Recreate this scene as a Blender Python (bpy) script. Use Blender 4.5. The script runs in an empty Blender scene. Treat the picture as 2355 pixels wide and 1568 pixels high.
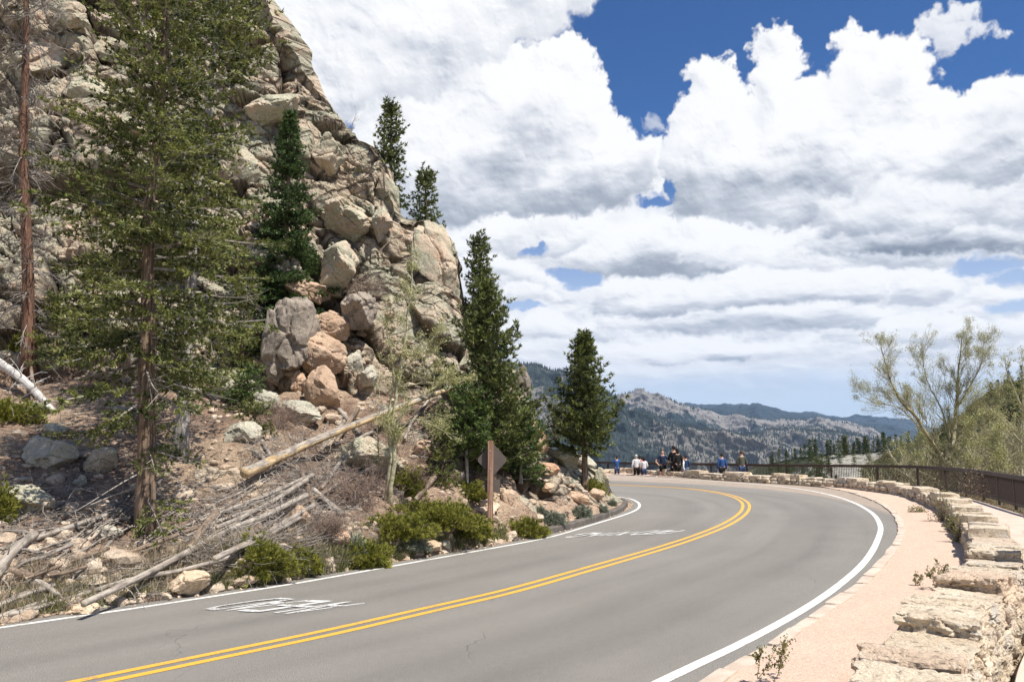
import bpy, math, random
import numpy as np
from math import radians as R_, sin, cos, pi
from mathutils import Vector, Matrix

random.seed(7)
rng = np.random.default_rng(11)
SC = bpy.context.scene
COL = SC.collection

# ------------------------------------------------------------------ camera
CAM_Z = 2.2
FPX, CX, CY = 1832.0, 1177.5, 784.0        # focal length and centre of a 2355 x 1568 picture
PITCH = math.atan(236 / FPX)
camd = bpy.data.cameras.new('camera')
camd.sensor_width = 36.0
camd.lens = 36.0 * FPX / 2355.0
camd.clip_start = 0.05
camd.clip_end = 40000
cam = bpy.data.objects.new('camera', camd)
cam.location = (0, 0, CAM_Z)
cam.rotation_euler = (pi / 2 + PITCH, 0, 0)
COL.objects.link(cam)
SC.camera = cam
try:
    SC.view_settings.view_transform = 'Standard'
    SC.view_settings.look = 'None'
except Exception:
    pass
SC.view_settings.gamma = 1.0
SC.view_settings.exposure = 0.58
SC.view_settings.use_curve_mapping = False
SC.render.engine = 'CYCLES'
SC.cycles.max_bounces = 6
SC.cycles.diffuse_bounces = 3
SC.cycles.glossy_bounces = 2
SC.cycles.transmission_bounces = 2
SC.cycles.transparent_max_bounces = 8
SC.cycles.volume_bounces = 1
SC.cycles.use_denoising = True

# ------------------------------------------------------------------ light
SUN_AZ = (0.74, -0.67)
SUN_EL = R_(61)
sd = Vector((SUN_AZ[0] * cos(SUN_EL), SUN_AZ[1] * cos(SUN_EL), sin(SUN_EL))).normalized()
ld = bpy.data.lights.new('sun', 'SUN')
ld.energy = 5.0
ld.angle = R_(0.5)
ld.color = (1.0, 0.955, 0.88)
sun = bpy.data.objects.new('sun', ld)
sun.rotation_euler = sd.to_track_quat('Z', 'Y').to_euler()
sun.location = (30, -20, 50)
COL.objects.link(sun)

W = bpy.data.worlds.new('World')
SC.world = W
W.use_nodes = True


class NT:
    """small helper to write node trees"""
    def __init__(s, tree):
        s.t = tree

    def n(s, typ, ins=None, **props):
        nd = s.t.nodes.new(typ)
        for k, v in props.items():
            setattr(nd, k, v)
        if ins:
            for k, v in ins.items():
                s.set(nd.inputs[k], v)
        return nd

    def set(s, sock, v):
        if hasattr(v, 'is_output') or hasattr(v, 'links') and hasattr(v, 'node'):
            s.t.links.new(v, sock)
        elif hasattr(v, 'outputs'):
            s.t.links.new(v.outputs[0], sock)
        else:
            if isinstance(v, (tuple, list)) and sock.type == 'RGBA' and len(v) == 3:
                v = (*v, 1)
            sock.default_value = v

    def m(s, op, a, b=None, c=None, clamp=False):
        nd = s.t.nodes.new('ShaderNodeMath')
        nd.operation = op
        nd.use_clamp = clamp
        s.set(nd.inputs[0], a)
        if b is not None:
            s.set(nd.inputs[1], b)
        if c is not None:
            s.set(nd.inputs[2], c)
        return nd.outputs[0]

    def vm(s, op, a, b=None, scale=None):
        nd = s.t.nodes.new('ShaderNodeVectorMath')
        nd.operation = op
        s.set(nd.inputs[0], a)
        if b is not None:
            s.set(nd.inputs[1], b)
        if scale is not None:
            s.set(nd.inputs[3], scale)
        return nd.outputs[1] if op in ('DOT_PRODUCT', 'LENGTH') else nd.outputs[0]

    def mix(s, f, a, b, blend='MIX'):
        nd = s.t.nodes.new('ShaderNodeMix')
        nd.data_type = 'RGBA'
        nd.blend_type = blend
        s.set(nd.inputs[0], f)
        s.set(nd.inputs[6], a)
        s.set(nd.inputs[7], b)
        return nd.outputs[2]

    def ss(s, x, lo, hi, a=0.0, b=1.0):
        nd = s.t.nodes.new('ShaderNodeMapRange')
        nd.interpolation_type = 'SMOOTHSTEP'
        s.set(nd.inputs[0], x)
        nd.inputs[1].default_value = lo
        nd.inputs[2].default_value = hi
        nd.inputs[3].default_value = a
        nd.inputs[4].default_value = b
        return nd.outputs[0]

    def noise(s, vec, scale, detail=4, rough=0.55, dist=0.0, lac=2.0):
        nd = s.n('ShaderNodeTexNoise')
        if vec is not None:
            s.set(nd.inputs['Vector'], vec)
        nd.inputs['Scale'].default_value = scale
        nd.inputs['Detail'].default_value = detail
        nd.inputs['Roughness'].default_value = rough
        nd.inputs['Distortion'].default_value = dist
        nd.inputs['Lacunarity'].default_value = lac
        return nd.outputs[0]

    def ramp(s, f, stops):
        nd = s.n('ShaderNodeValToRGB')
        s.set(nd.inputs[0], f)
        el = nd.color_ramp.elements
        while len(el) < len(stops):
            el.new(0.5)
        for e, (p, c) in zip(el, stops):
            e.position = p
            e.color = (*c, 1) if len(c) == 3 else c
        return nd.outputs[0]


# pixel -> angles (for the placing of the clouds), same camera model
def ray(px, py):
    x = (px - CX) / FPX
    y = (CY - py) / FPX
    d = np.array([x, cos(PITCH) - y * sin(PITCH), sin(PITCH) + y * cos(PITCH)])
    return d / np.linalg.norm(d)


def azel(px, py):
    d = ray(px, py)
    return math.atan2(d[0], d[1]), math.asin(d[2])



def _h2(ix, iy, s):
    h = (ix.astype(np.int64) * 374761393 + iy.astype(np.int64) * 668265263 + s * 974711) & 0xFFFFFFFF
    h = ((h ^ (h >> 13)) * 1274126177) & 0xFFFFFFFF
    h = ((h ^ (h >> 16)) * 2246822519) & 0xFFFFFFFF
    h = h ^ (h >> 15)
    return (h & 0xFFFFFF) / float(0x1000000)


def gn2(x, y, s=0):
    """gradient noise"""
    ix, iy = np.floor(x), np.floor(y)
    fx, fy = x - ix, y - iy
    ix, iy = ix.astype(np.int64), iy.astype(np.int64)
    ux = fx * fx * fx * (fx * (fx * 6 - 15) + 10)
    uy = fy * fy * fy * (fy * (fy * 6 - 15) + 10)
    r = 0
    for dx in (0, 1):
        for dy in (0, 1):
            a = _h2(ix + dx, iy + dy, s) * 2 * pi
            g = np.cos(a) * (fx - dx) + np.sin(a) * (fy - dy)
            r = r + g * (ux if dx else 1 - ux) * (uy if dy else 1 - uy)
    return r * 1.5


def worley2(x, y, s=0):
    ix, iy = np.floor(x).astype(np.int64), np.floor(y).astype(np.int64)
    f = np.full(x.shape, 9.0)
    for dx in (-1, 0, 1):
        for dy in (-1, 0, 1):
            cx, cy = ix + dx, iy + dy
            qx, qy = cx + _h2(cx, cy, s), cy + _h2(cx, cy, s + 5)
            f = np.minimum(f, (x - qx) ** 2 + (y - qy) ** 2)
    return np.sqrt(f)


# every cloud: outline (pixels of the photograph), darkness of its base, size of its puffs, softness, cover; far ones first
CLOUDS = [
    ([(300, 990), (300, 300), (2500, 300), (2500, 930), (2200, 950), (1900, 900), (1750, 935), (1600, 900), (1450, 930)], 0.05, 60, 34, 0.62),
    ([(300, 860), (300, 300), (1200, 400), (1600, 480), (2500, 480), (2500, 850), (1900, 850), (1500, 850)], 0.10, 60, 16, 0.93),
    ([(1180, 885), (1190, 850), (1300, 830), (1600, 835), (1900, 820), (2355, 810), (2355, 850), (1900, 850), (1500, 875)], 0.10, 22, 9, 0.55),
    ([(1150, 830), (1190, 785), (1300, 770), (1440, 785), (1600, 770), (1750, 785), (1900, 770), (2100, 790), (2360, 760), (2500, 800), (2360, 830), (1900, 822), (1500, 838)], 0.20, 24, 6, 0.9),
    ([(1400, 815), (1500, 795), (1650, 790), (1780, 805), (1700, 835), (1500, 838)], 0.62, 22, 8, 0.85),
    ([(1190, 775), (1195, 735), (1240, 715), (1300, 735), (1420, 745), (1500, 765), (1400, 790)], 0.25, 26, 4, 1.0),
    ([(1880, 790), (1900, 740), (1990, 715), (2080, 735), (2180, 720), (2290, 745), (2400, 730), (2500, 790), (2200, 800)], 0.25, 30, 4, 0.95),
    ([(1360, 765), (1370, 720), (1450, 690), (1560, 700), (1660, 685), (1800, 700), (1930, 690), (2080, 715), (2000, 755), (1700, 770)], 0.34, 30, 4, 1.0),
    ([(2190, 715), (2210, 690), (2245, 665), (2290, 655), (2345, 680), (2350, 695), (2260, 705)], 0.18, 20, 3, 1.0),
    ([(2000, 690), (2030, 620), (2110, 590), (2180, 610), (2215, 650), (2170, 700), (2090, 710)], 0.26, 30, 4, 1.0),
    ([(1330, 725), (1375, 660), (1440, 625), (1560, 640), (1680, 610), (1830, 620), (1960, 600), (2050, 640), (2040, 690), (1700, 705), (1480, 735)], 0.42, 34, 4, 1.0),
    ([(1150, 700), (1160, 660), (1215, 645), (1270, 665), (1290, 680), (1220, 700)], 0.18, 20, 3, 1.0),
    ([(1110, 640), (1120, 590), (1180, 590), (1240, 630), (1290, 650), (1260, 668), (1180, 650)], 0.18, 22, 3, 1.0),
    ([(1230, 628), (1250, 590), (1330, 550), (1440, 515), (1540, 490), (1640, 500), (1800, 560), (1780, 610), (1600, 640), (1420, 640), (1300, 640)], 0.46, 36, 4, 1.0),
    ([(1020, 560), (1100, 500), (1250, 490), (1400, 500), (1370, 545), (1300, 590), (1240, 600), (1150, 585), (1050, 600)], 0.30, 30, 4, 1.0),
    ([(1560, 600), (1570, 560), (1700, 540), (1900, 560), (2100, 560), (2300, 545), (2420, 570), (2400, 610), (2000, 625), (1800, 620)], 0.40, 30, 5, 1.0),
    ([(1780, 575), (1850, 530), (2000, 500), (2200, 480), (2450, 440), (2500, 560), (2355, 578), (2100, 590), (1900, 590)], 0.80, 40, 9, 1.0),
    ([(1545, 500), (1520, 440), (1500, 390), (1525, 300), (1570, 215), (1590, 150), (1650, 100), (1700, 130), (1690, 190), (1720, 215), (1740, 160), (1715, 100), (1740, 75), (1800, 65), (1845, 90), (1860, 140), (1830, 170),
      (1870, 180), (1900, 150), (1930, 90), (1975, 60), (2040, 80), (2100, 75), (2150, 110), (2140, 160), (2170, 205), (2230, 205), (2300, 175), (2400, 160), (2500, 200), (2500, 500), (2250, 500), (2000, 520), (1800, 530), (1640, 505)], 0.40, 62, 3, 1.0),
    ([(1860, 560), (1900, 470), (2050, 420), (2250, 430), (2450, 400), (2500, 520), (2250, 530), (2050, 545)], 0.42, 46, 8, 0.8),
    ([(820, 520), (800, 300), (900, 120), (1100, 60), (1210, 120), (1250, 90), (1310, 75), (1350, 100), (1385, 160), (1395, 230), (1430, 260), (1465, 310), (1520, 330), (1530, 400), (1500, 440), (1440, 480), (1300, 505), (1150, 490), (1000, 540)], 0.42, 62, 3, 1.0),
    ([(300, 600), (300, -300), (1200, -300), (1420, -120), (1380, -10), (1330, 30), (1270, 80), (1180, 130), (1110, 170), (1000, 220), (850, 240), (600, 420)], 0.34, 70, 7, 1.0),
    ([(2120, 70), (2140, 25), (2190, 5), (2240, 25), (2290, 50), (2340, 68), (2270, 62), (2200, 75), (2170, 130), (2150, 100)], 0.06, 16, 3, 0.85),
    ([(1480, 290), (1500, 262), (1525, 280), (1520, 310)], 0.0, 12, 5, 0.5),
]
# clear holes through which the blue shows
CLOUD_HOLES = [(1506, 460, 38, 10), (1538, 432, 11, 20), (1232, 573, 34, 14), (1248, 558, 12, 10), (1345, 645, 50, 18), (1300, 632, 40, 12), (1700, 130, 10, 36), (1893, 150, 18, 22),
                (2270, 612, 60, 22), (2340, 640, 40, 14), (2330, 708, 46, 14), (1205, 702, 46, 9), (2165, 185, 20, 16)]


def sky_patch(az0, az1, el0, el1, w, h, front=True):
    """clouds over a part of the sky: returns h x w x 4, bottom row first (rgb = cloud colour, a = cover)"""
    rs = np.random.default_rng(5)
    az = np.linspace(az0, az1, w)[None, :] + np.zeros((h, 1))
    el = np.linspace(el0, el1, h)[:, None] + np.zeros((1, w))
    X, Y = az * FPX, el * FPX                       # in units of a picture pixel
    fl = 0.42 + 0.58 * np.clip(el / 0.35, 0, 1)     # farther clouds are smaller and flatter
    fy = np.cumsum(1 / fl[:, :1] ** 1.6, 0) * (el1 - el0) / h * FPX
    NX, NY = X + 5000, fy + 0 * X
    wx = wy = 0
    for s, a in ((110, 20), (52, 12), (26, 8), (13, 5.0), (6.5, 2.8), (3.2, 1.4)):
        wx = wx + a * gn2(NX / s, NY / s, int(s) + 1)
        wy = wy + a * gn2(NX / s, NY / s, int(s) + 201)
    WX, WY = X + wx * fl, Y + wy * fl * fl
    det = dts = 0
    for s, a in ((60, 10), (30, 7), (15, 4.2), (7.5, 2.2), (3.7, 1.0)):
        det = det + a * (2 * np.abs(gn2((NX + wx * .6) / s, (NY + wy * .6) / s, int(s) + 400)) - 0.5)
        if s > 25:
            dts = dts - a * 2 * gn2((NX + wx * .8) / s / 1.4, (NY + wy * .8) / s / 1.4, int(s) + 800)
    det = -det * fl
    dts = dts * fl
    sm = lambda x, lo, hi: (lambda t: t * t * (3 - 2 * t))(np.clip((x - lo) / (hi - lo), 0, 1))
    low = 0
    for s, a in ((260, 1.0), (120, 0.6), (55, 0.35), (24, 0.2)):
        low = low + a * gn2(NX / s, NY / s / 0.5, int(s) + 600)
    RGB = np.zeros((h, w, 3))
    A = np.zeros((h, w))
    S = np.zeros((h, w))
    clouds = CLOUDS
    if not front:
        clouds = []
        for _ in range(60):
            a0 = rs.uniform(az0, az1) * FPX
            e0 = abs(rs.normal(0, 0.5)) + 0.05
            if abs(a0) < 0.8 * FPX and e0 < 0.72:
                continue
            e0 *= FPX
            hw = rs.uniform(150, 420)
            hh = hw * rs.uniform(0.25, 0.6)
            q = [(a0 + hw * math.cos(t) * rs.uniform(.7, 1.1), e0 + hh * math.sin(t) * rs.uniform(.7, 1.1)) for t in np.linspace(0, 2 * pi, 12, endpoint=False)]
            clouds.append((q, 0.4, 70, 5, 1.0))
        clouds.sort(key=lambda c: c[0][0][1])
    kx, ky = (w - 1) / (az1 - az0) / FPX, (h - 1) / (el1 - el0) / FPX
    for poly, dark, R, soft, cover in clouds:
        Q = np.array([np.array(azel(*p)) * FPX for p in poly]) if front else np.array(poly)
        Q2 = np.roll(Q, -1, 0)
        lo, hi = Q.min(0), Q.max(0)
        e_mid = 0.5 * (lo[1] + hi[1]) / FPX
        ar = (hi[0] - lo[0]) * (hi[1] - lo[1])
        n = int(min(1500, 60 + 9 * ar / (R * R)))
        C = rs.uniform(lo, hi, (n * 3, 2))
        ins = np.zeros(len(C), bool)
        dist = np.full(len(C), 1e9)
        for a, b in zip(Q, Q2):
            cr = ((a[1] > C[:, 1]) != (b[1] > C[:, 1])) & (C[:, 0] < (b[0] - a[0]) * (C[:, 1] - a[1]) / (b[1] - a[1] + 1e-9) + a[0])
            ins ^= cr
            ab = b - a
            t = np.clip(((C - a) @ ab) / (ab @ ab + 1e-9), 0, 1)
            dist = np.minimum(dist, np.linalg.norm(C - a - t[:, None] * ab, axis=1))
        C, dist = C[ins], dist[ins]
        rr = np.minimum(dist, R) * rs.uniform(0.55, 1.15, len(C))
        rr = np.maximum(rr, R * 0.16)
        bulge = np.minimum(dist, R * 2.2) * 0.7
        H = np.full((h, w), -1e3)
        M = np.full((h, w), -1e3)
        for (cx, cy), r, z in zip(C, rr, bulge):
            i0, i1 = int(((cx - r - 60) / FPX - az0) * FPX * kx), int(((cx + r + 60) / FPX - az0) * FPX * kx) + 2
            j0, j1 = int(((cy - r - 60) / FPX - el0) * FPX * ky), int(((cy + r + 60) / FPX - el0) * FPX * ky) + 2
            i0, i1, j0, j1 = max(i0, 0), min(i1, w), max(j0, 0), min(j1, h)
            if i0 >= i1 or j0 >= j1:
                continue
            dx = WX[j0:j1, i0:i1] - cx
            dy = WY[j0:j1, i0:i1] - cy
            d2 = dx * dx + dy * dy
            M[j0:j1, i0:i1] = np.maximum(M[j0:j1, i0:i1], r - np.sqrt(d2))
            H[j0:j1, i0:i1] = np.maximum(H[j0:j1, i0:i1], z + np.sqrt(np.maximum(r * r - d2, 0)) + np.minimum(0, (r * r - d2) / (2 * r)))
        m = M + det * 0.6
        al = sm(m, -soft * 1.6, soft * 2.4) * cover
        if al.max() <= 0:
            continue
        Hh = np.where(H < -500, 0, H)
        for b in (2, 3, 4, 6):
            Hh = (Hh + np.roll(Hh, b, 0) + np.roll(Hh, -b, 0)) / 3
            Hh = (Hh + np.roll(Hh, b, 1) + np.roll(Hh, -b, 1)) / 3
        Hh = Hh + dts * 0.55 + det * 0.10
        gx = np.gradient(Hh, axis=1) * kx
        gy = np.gradient(Hh, axis=0) * ky
        k = 0.75
        nz = 1 / np.sqrt(1 + k * k * (gx * gx + gy * gy))
        lam = (-gx * k * 0.44 - gy * k * 0.78 + 0.45) * nz
        # soft version of the same relief: light that has bounced about inside the cloud
        t = (hi[1] - Y) / (hi[1] - lo[1]) + 0.26 * low
        sh = 0.83 + 0.17 * np.clip(lam, -0.6, 1.0)
        sh = sh - dark * 0.56 * sm(t, 0.42, 0.98) * sm(M, -2, R * 0.35) - 0.07 * low * sm(M, 0, R)
        sh = sh + 0.06 * sm(-M, -14, 0)
        S = S * (1 - al) + sh * al
        A = A + al - A * al
    sh = np.clip(S / np.maximum(A, 1e-4), 0.1, 1.0)
    if front:
        for (px, py, rx, ry) in CLOUD_HOLES:
            a0, e0 = azel(px, py)
            r2 = ((WX - a0 * FPX) / rx) ** 2 + ((WY - e0 * FPX) / ry) ** 2
            A = A * sm(r2 + det * 0.04, 0.5, 1.8)
    A = A * sm(el, 0.0, 0.10)
    xs = [0.0, 0.35, 0.55, 0.72, 0.86, 0.95]
    r = np.interp(sh, xs, [0.10, 0.22, 0.39, 0.64, 0.88, 1.0])
    gg = np.interp(sh, xs, [0.12, 0.25, 0.43, 0.67, 0.89, 1.0])
    b = np.interp(sh, xs, [0.17, 0.315, 0.50, 0.735, 0.92, 1.0])
    return np.stack([r, gg, b, A], 2)


def sky_image(name, px):
    h, w = px.shape[:2]
    im = bpy.data.images.new(name, w, h, alpha=True, float_buffer=True)
    im.colorspace_settings.name = 'Non-Color'
    im.alpha_mode = 'CHANNEL_PACKED'
    im.pixels.foreach_set(np.ascontiguousarray(px, np.float32).ravel())
    im.pack()
    return im


def build_world():
    t = W.node_tree
    t.nodes.clear()
    N = NT(t)
    FA, FE0, FE1 = 0.74, -0.03, 0.74
    front = sky_image('cloud_field', sky_patch(-FA, FA, FE0, FE1, 1720, 900))
    rest = sky_image('cloud_field_around', sky_patch(-pi, pi, -0.03, pi / 2, 1200, 300, False))
    tc = N.n('ShaderNodeTexCoord')
    d = N.n('ShaderNodeSeparateXYZ', {0: tc.outputs['Generated']})
    az = N.m('ARCTAN2', d.outputs[0], d.outputs[1])
    el = N.m('ARCSINE', d.outputs[2])

    def look(im, a, e0, e1):
        uv = N.n('ShaderNodeCombineXYZ', {0: N.m('MULTIPLY_ADD', az, 0.5 / a, 0.5), 1: N.m('MULTIPLY', N.m('SUBTRACT', el, e0), 1 / (e1 - e0)), 2: 0.0})
        return N.n('ShaderNodeTexImage', {0: uv}, image=im, extension='EXTEND', interpolation='Cubic' if a < 1 else 'Linear')
    i1 = look(front, FA, FE0, FE1)
    i2 = look(rest, pi, -0.03, pi / 2)
    inside = N.m('MULTIPLY', N.ss(N.m('ABSOLUTE', az), FA - 0.10, FA - 0.02, 1.0, 0.0), N.ss(el, FE1 - 0.10, FE1 - 0.02, 1.0, 0.0))
    cl = N.mix(inside, i2.outputs[0], i1.outputs[0])
    dens = N.m('ADD', N.m('MULTIPLY', i1.outputs[1], inside), N.m('MULTIPLY', i2.outputs[1], N.m('SUBTRACT', 1.0, inside)))
    sky = N.n('ShaderNodeTexSky', sky_type='NISHITA')
    sky.sun_disc = False
    sky.sun_elevation = SUN_EL
    sky.sun_rotation = math.atan2(SUN_AZ[0], SUN_AZ[1])
    sky.altitude = 2800
    sky.air_density = 1.0
    sky.dust_density = 0.4
    sky.ozone_density = 2.0
    skyc = N.mix(1.0, sky.outputs[0], SKY_GAIN, 'MULTIPLY')
    low = N.ss(el, 0.05, 0.36, 1.0, 0.0)           # pale moist air over the mountains
    skyc = N.mix(N.m('MULTIPLY', low, 0.85), skyc, (0.66, 0.75, 0.87))
    col = N.mix(dens, skyc, cl)
    col = N.mix(N.ss(d.outputs[2], -0.06, -0.01, 1.0, 0.0), col, (0.16, 0.16, 0.15))
    bg = N.n('ShaderNodeBackground', {0: col, 1: 0.69})
    out = N.n('ShaderNodeOutputWorld')
    t.links.new(bg.outputs[0], out.inputs[0])
    W.cycles.sampling_method = 'MANUAL'
    W.cycles.sample_map_resolution = 512


SKY_GAIN = (0.034, 0.078, 0.125)
build_world()

# ------------------------------------------------------------------ pixel helpers (measuring the place)
CAMP = np.array([0, 0, CAM_Z])


def zroad(y):
    t = np.clip((np.asarray(y, float) - 27) / 19.0, 0, 1)
    return 0.37 * t * t * (3 - 2 * t)


def gp(px, py, z=0.0):
    d = ray(px, py)
    t = (z - CAM_Z) / d[2]
    return CAMP + d * t


def gr(px, py, dz=0.0):
    z = 0.0
    for _ in range(60):
        p = gp(px, py, z + dz)
        z = 0.5 * z + 0.5 * float(zroad(p[1]))
    return p


def dp(px, py, Y):
    d = ray(px, py)
    return CAMP + d * (Y / d[1])


# ------------------------------------------------------------------ numpy noise
def _h(ix, iy, iz, s):
    h = (ix.astype(np.int64) * 374761393 + iy.astype(np.int64) * 668265263 + iz.astype(np.int64) * 2147483647 + s * 974711) & 0xFFFFFFFF
    h = ((h ^ (h >> 13)) * 1274126177) & 0xFFFFFFFF
    h = ((h ^ (h >> 16)) * 2246822519) & 0xFFFFFFFF
    h = h ^ (h >> 15)
    return (h & 0xFFFFFF) / float(0x1000000)


def vnoise(p, s=0):
    i = np.floor(p)
    f = p - i
    f = f * f * f * (f * (f * 6 - 15) + 10)
    i = i.astype(np.int64)
    r = 0
    for dx in (0, 1):
        wx = f[:, 0] if dx else 1 - f[:, 0]
        for dy in (0, 1):
            wy = f[:, 1] if dy else 1 - f[:, 1]
            for dz in (0, 1):
                wz = f[:, 2] if dz else 1 - f[:, 2]
                r = r + wx * wy * wz * _h(i[:, 0] + dx, i[:, 1] + dy, i[:, 2] + dz, s)
    return r * 2 - 1


def fbm(p, oct=4, s=0, g=0.5):
    a, r, q = 1.0, 0.0, np.array(p, float)
    for o in range(oct):
        r = r + a * vnoise(q, s + o * 17)
        q = q * 2.03 + 11.3
        a *= g
    return r


def voro(p, s=0):
    """F1, F2, seed position, random id of the nearest cell"""
    i = np.floor(p).astype(np.int64)
    n = len(p)
    f1 = np.full(n, 9.0)
    f2 = np.full(n, 9.0)
    sp = np.zeros((n, 3))
    ids = np.zeros((n, 3))
    for dx in (-1, 0, 1):
        for dy in (-1, 0, 1):
            for dz in (-1, 0, 1):
                c = i + np.array([dx, dy, dz])
                q = np.stack([_h(c[:, 0], c[:, 1], c[:, 2], s + k) for k in (1, 2, 3)], 1) * 0.9 + 0.05 + c
                d = np.sqrt(((p - q) ** 2).sum(1))
                m = d < f1
                f2 = np.where(m, f1, np.minimum(f2, d))
                f1 = np.where(m, d, f1)
                sp[m] = q[m]
                ids[m] = c[m]
    rid = np.stack([_h(ids[:, 0], ids[:, 1], ids[:, 2], s + k) for k in (11, 12, 13, 14)], 1)
    return f1, f2, sp, rid


def rotm(ax, ay, az):
    from mathutils import Euler
    return np.array(Euler((R_(ax), R_(ay), R_(az))).to_matrix())


# ------------------------------------------------------------------ mesh helpers
def mesh_data(name, V, F, mat, smooth=False, attrs=None, mats=None, midx=None):
    V = np.ascontiguousarray(V, dtype=np.float32)
    me = bpy.data.meshes.new(name)
    if isinstance(F, np.ndarray):
        F = [F]
    F = [np.asarray(f, dtype=np.int32) for f in F if len(f)]
    nl = sum(f.size for f in F)
    nf = sum(len(f) for f in F)
    me.vertices.add(len(V))
    me.vertices.foreach_set('co', V.ravel())
    me.loops.add(nl)
    me.loops.foreach_set('vertex_index', np.concatenate([f.ravel() for f in F]))
    tot = np.concatenate([np.full(len(f), f.shape[1], np.int32) for f in F])
    st = np.concatenate([[0], np.cumsum(tot)[:-1]]).astype(np.int32)
    me.polygons.add(nf)
    me.polygons.foreach_set('loop_start', st)
    me.polygons.foreach_set('loop_total', tot)
    me.polygons.foreach_set('use_smooth', np.full(nf, bool(smooth)))
    for m in (mats or [mat]):
        me.materials.append(m)
    if midx is not None:
        me.polygons.foreach_set('material_index', np.asarray(midx, np.int32))
    me.update(calc_edges=True)
    for k, a in (attrs or {}).items():
        at = me.attributes.new(k, 'FLOAT', 'POINT')
        at.data.foreach_set('value', np.asarray(a, np.float32))
    return me


def link(name, me, parent=None, loc=None, label=None, cat=None, group=None, kind=None):
    o = bpy.data.objects.new(name, me)
    COL.objects.link(o)
    if parent is not None:
        o.parent = parent
    if loc is not None:
        o.location = loc
    if label:
        o['label'] = label
    if cat:
        o['category'] = cat
    if group:
        o['group'] = group
    if kind:
        o['kind'] = kind
    return o


def thing(name, loc, label, cat, group=None, rz=0.0):
    o = bpy.data.objects.new(name, None)
    o.empty_display_size = 0.2
    COL.objects.link(o)
    o.location = loc
    o.rotation_euler = (0, 0, rz)
    o['label'] = label
    o['category'] = cat
    if group:
        o['group'] = group
    return o


def grid_faces(nr, nc, wrap=False):
    a = np.arange(nr * nc).reshape(nr, nc)
    if wrap:
        a = np.concatenate([a, a[:, :1]], 1)
    return np.stack([a[:-1, :-1].ravel(), a[:-1, 1:].ravel(), a[1:, 1:].ravel(), a[1:, :-1].ravel()], 1)


def tubes(P0, P1, r0, r1, sides=5):
    """separate tapered prisms"""
    P0, P1 = np.asarray(P0, float), np.asarray(P1, float)
    n = len(P0)
    r0 = np.broadcast_to(np.asarray(r0, float), n)
    r1 = np.broadcast_to(np.asarray(r1, float), n)
    d = P1 - P0
    L = np.linalg.norm(d, axis=1, keepdims=True) + 1e-9
    d = d / L
    up = np.where(np.abs(d[:, 2:3]) < 0.9, np.array([[0, 0, 1.0]]), np.array([[1.0, 0, 0]]))
    a = np.cross(up, d)
    a /= np.linalg.norm(a, axis=1, keepdims=True)
    b = np.cross(d, a)
    an = np.arange(sides) * 2 * pi / sides
    ring = a[:, None, :] * np.cos(an)[None, :, None] + b[:, None, :] * np.sin(an)[None, :, None]
    V = np.concatenate([P0[:, None, :] + ring * r0[:, None, None], P1[:, None, :] + ring * r1[:, None, None]], 1)
    k = np.arange(sides)
    k2 = (k + 1) % sides
    f = np.stack([k, k2, k2 + sides, k + sides], 1)
    F = (np.arange(n) * 2 * sides)[:, None, None] + f[None]
    return V.reshape(-1, 3), F.reshape(-1, 4)


def polytube(P, r, sides=12, cap=True, lump=0.0, seed=0):
    """one welded tube along a polyline"""
    P = np.asarray(P, float)
    n = len(P)
    r = np.broadcast_to(np.asarray(r, float), n)
    T = np.gradient(P, axis=0)
    T /= np.linalg.norm(T, axis=1, keepdims=True) + 1e-9
    ref = np.array([0.0, 0.0, 1.0]) if abs(T[0][2]) < 0.9 else np.array([1.0, 0, 0])
    a = np.cross(ref, T)
    a /= np.linalg.norm(a, axis=1, keepdims=True) + 1e-9
    b = np.cross(T, a)
    an = np.arange(sides) * 2 * pi / sides
    ring = a[:, None, :] * np.cos(an)[None, :, None] + b[:, None, :] * np.sin(an)[None, :, None]
    rr = np.repeat(r[:, None], sides, 1)
    if lump:
        q = (P[:, None, :] + ring * rr[:, :, None]).reshape(-1, 3)
        rr = rr * (1 + lump * fbm(q * 3.0 / max(r.max(), 0.02) * 0.35, 3, seed).reshape(n, sides))
    V = (P[:, None, :] + ring * rr[:, :, None]).reshape(-1, 3)
    F = [grid_faces(n, sides, True)]
    if cap:
        V = np.concatenate([V, P[:1], P[-1:]])
        k = np.arange(sides)
        k2 = (k + 1) % sides
        F.append(np.stack([k2, k, np.full(sides, n * sides)], 1))
        F.append(np.stack([k + (n - 1) * sides, k2 + (n - 1) * sides, np.full(sides, n * sides + 1)], 1))
    return V, F


def join(parts):
    """[(V, F or list of F)] -> V, [F3, F4]"""
    Vs, Fs, off = [], {3: [], 4: []}, 0
    for V, F in parts:
        if isinstance(F, np.ndarray):
            F = [F]
        for f in F:
            if len(f):
                Fs[f.shape[1]].append(np.asarray(f) + off)
        Vs.append(V)
        off += len(V)
    return np.concatenate(Vs), [np.concatenate(x) for x in Fs.values() if x]


def box(cx, cy, cz, sx, sy, sz, rz=0.0):
    V = np.array([[x, y, z] for z in (-.5, .5) for y in (-.5, .5) for x in (-.5, .5)]) * [sx, sy, sz]
    c, s = cos(rz), sin(rz)
    V = np.stack([V[:, 0] * c - V[:, 1] * s + cx, V[:, 0] * s + V[:, 1] * c + cy, V[:, 2] + cz], 1)
    F = np.array([[0, 2, 3, 1], [4, 5, 7, 6], [0, 1, 5, 4], [2, 6, 7, 3], [0, 4, 6, 2], [1, 3, 7, 5]])
    return V, F


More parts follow.
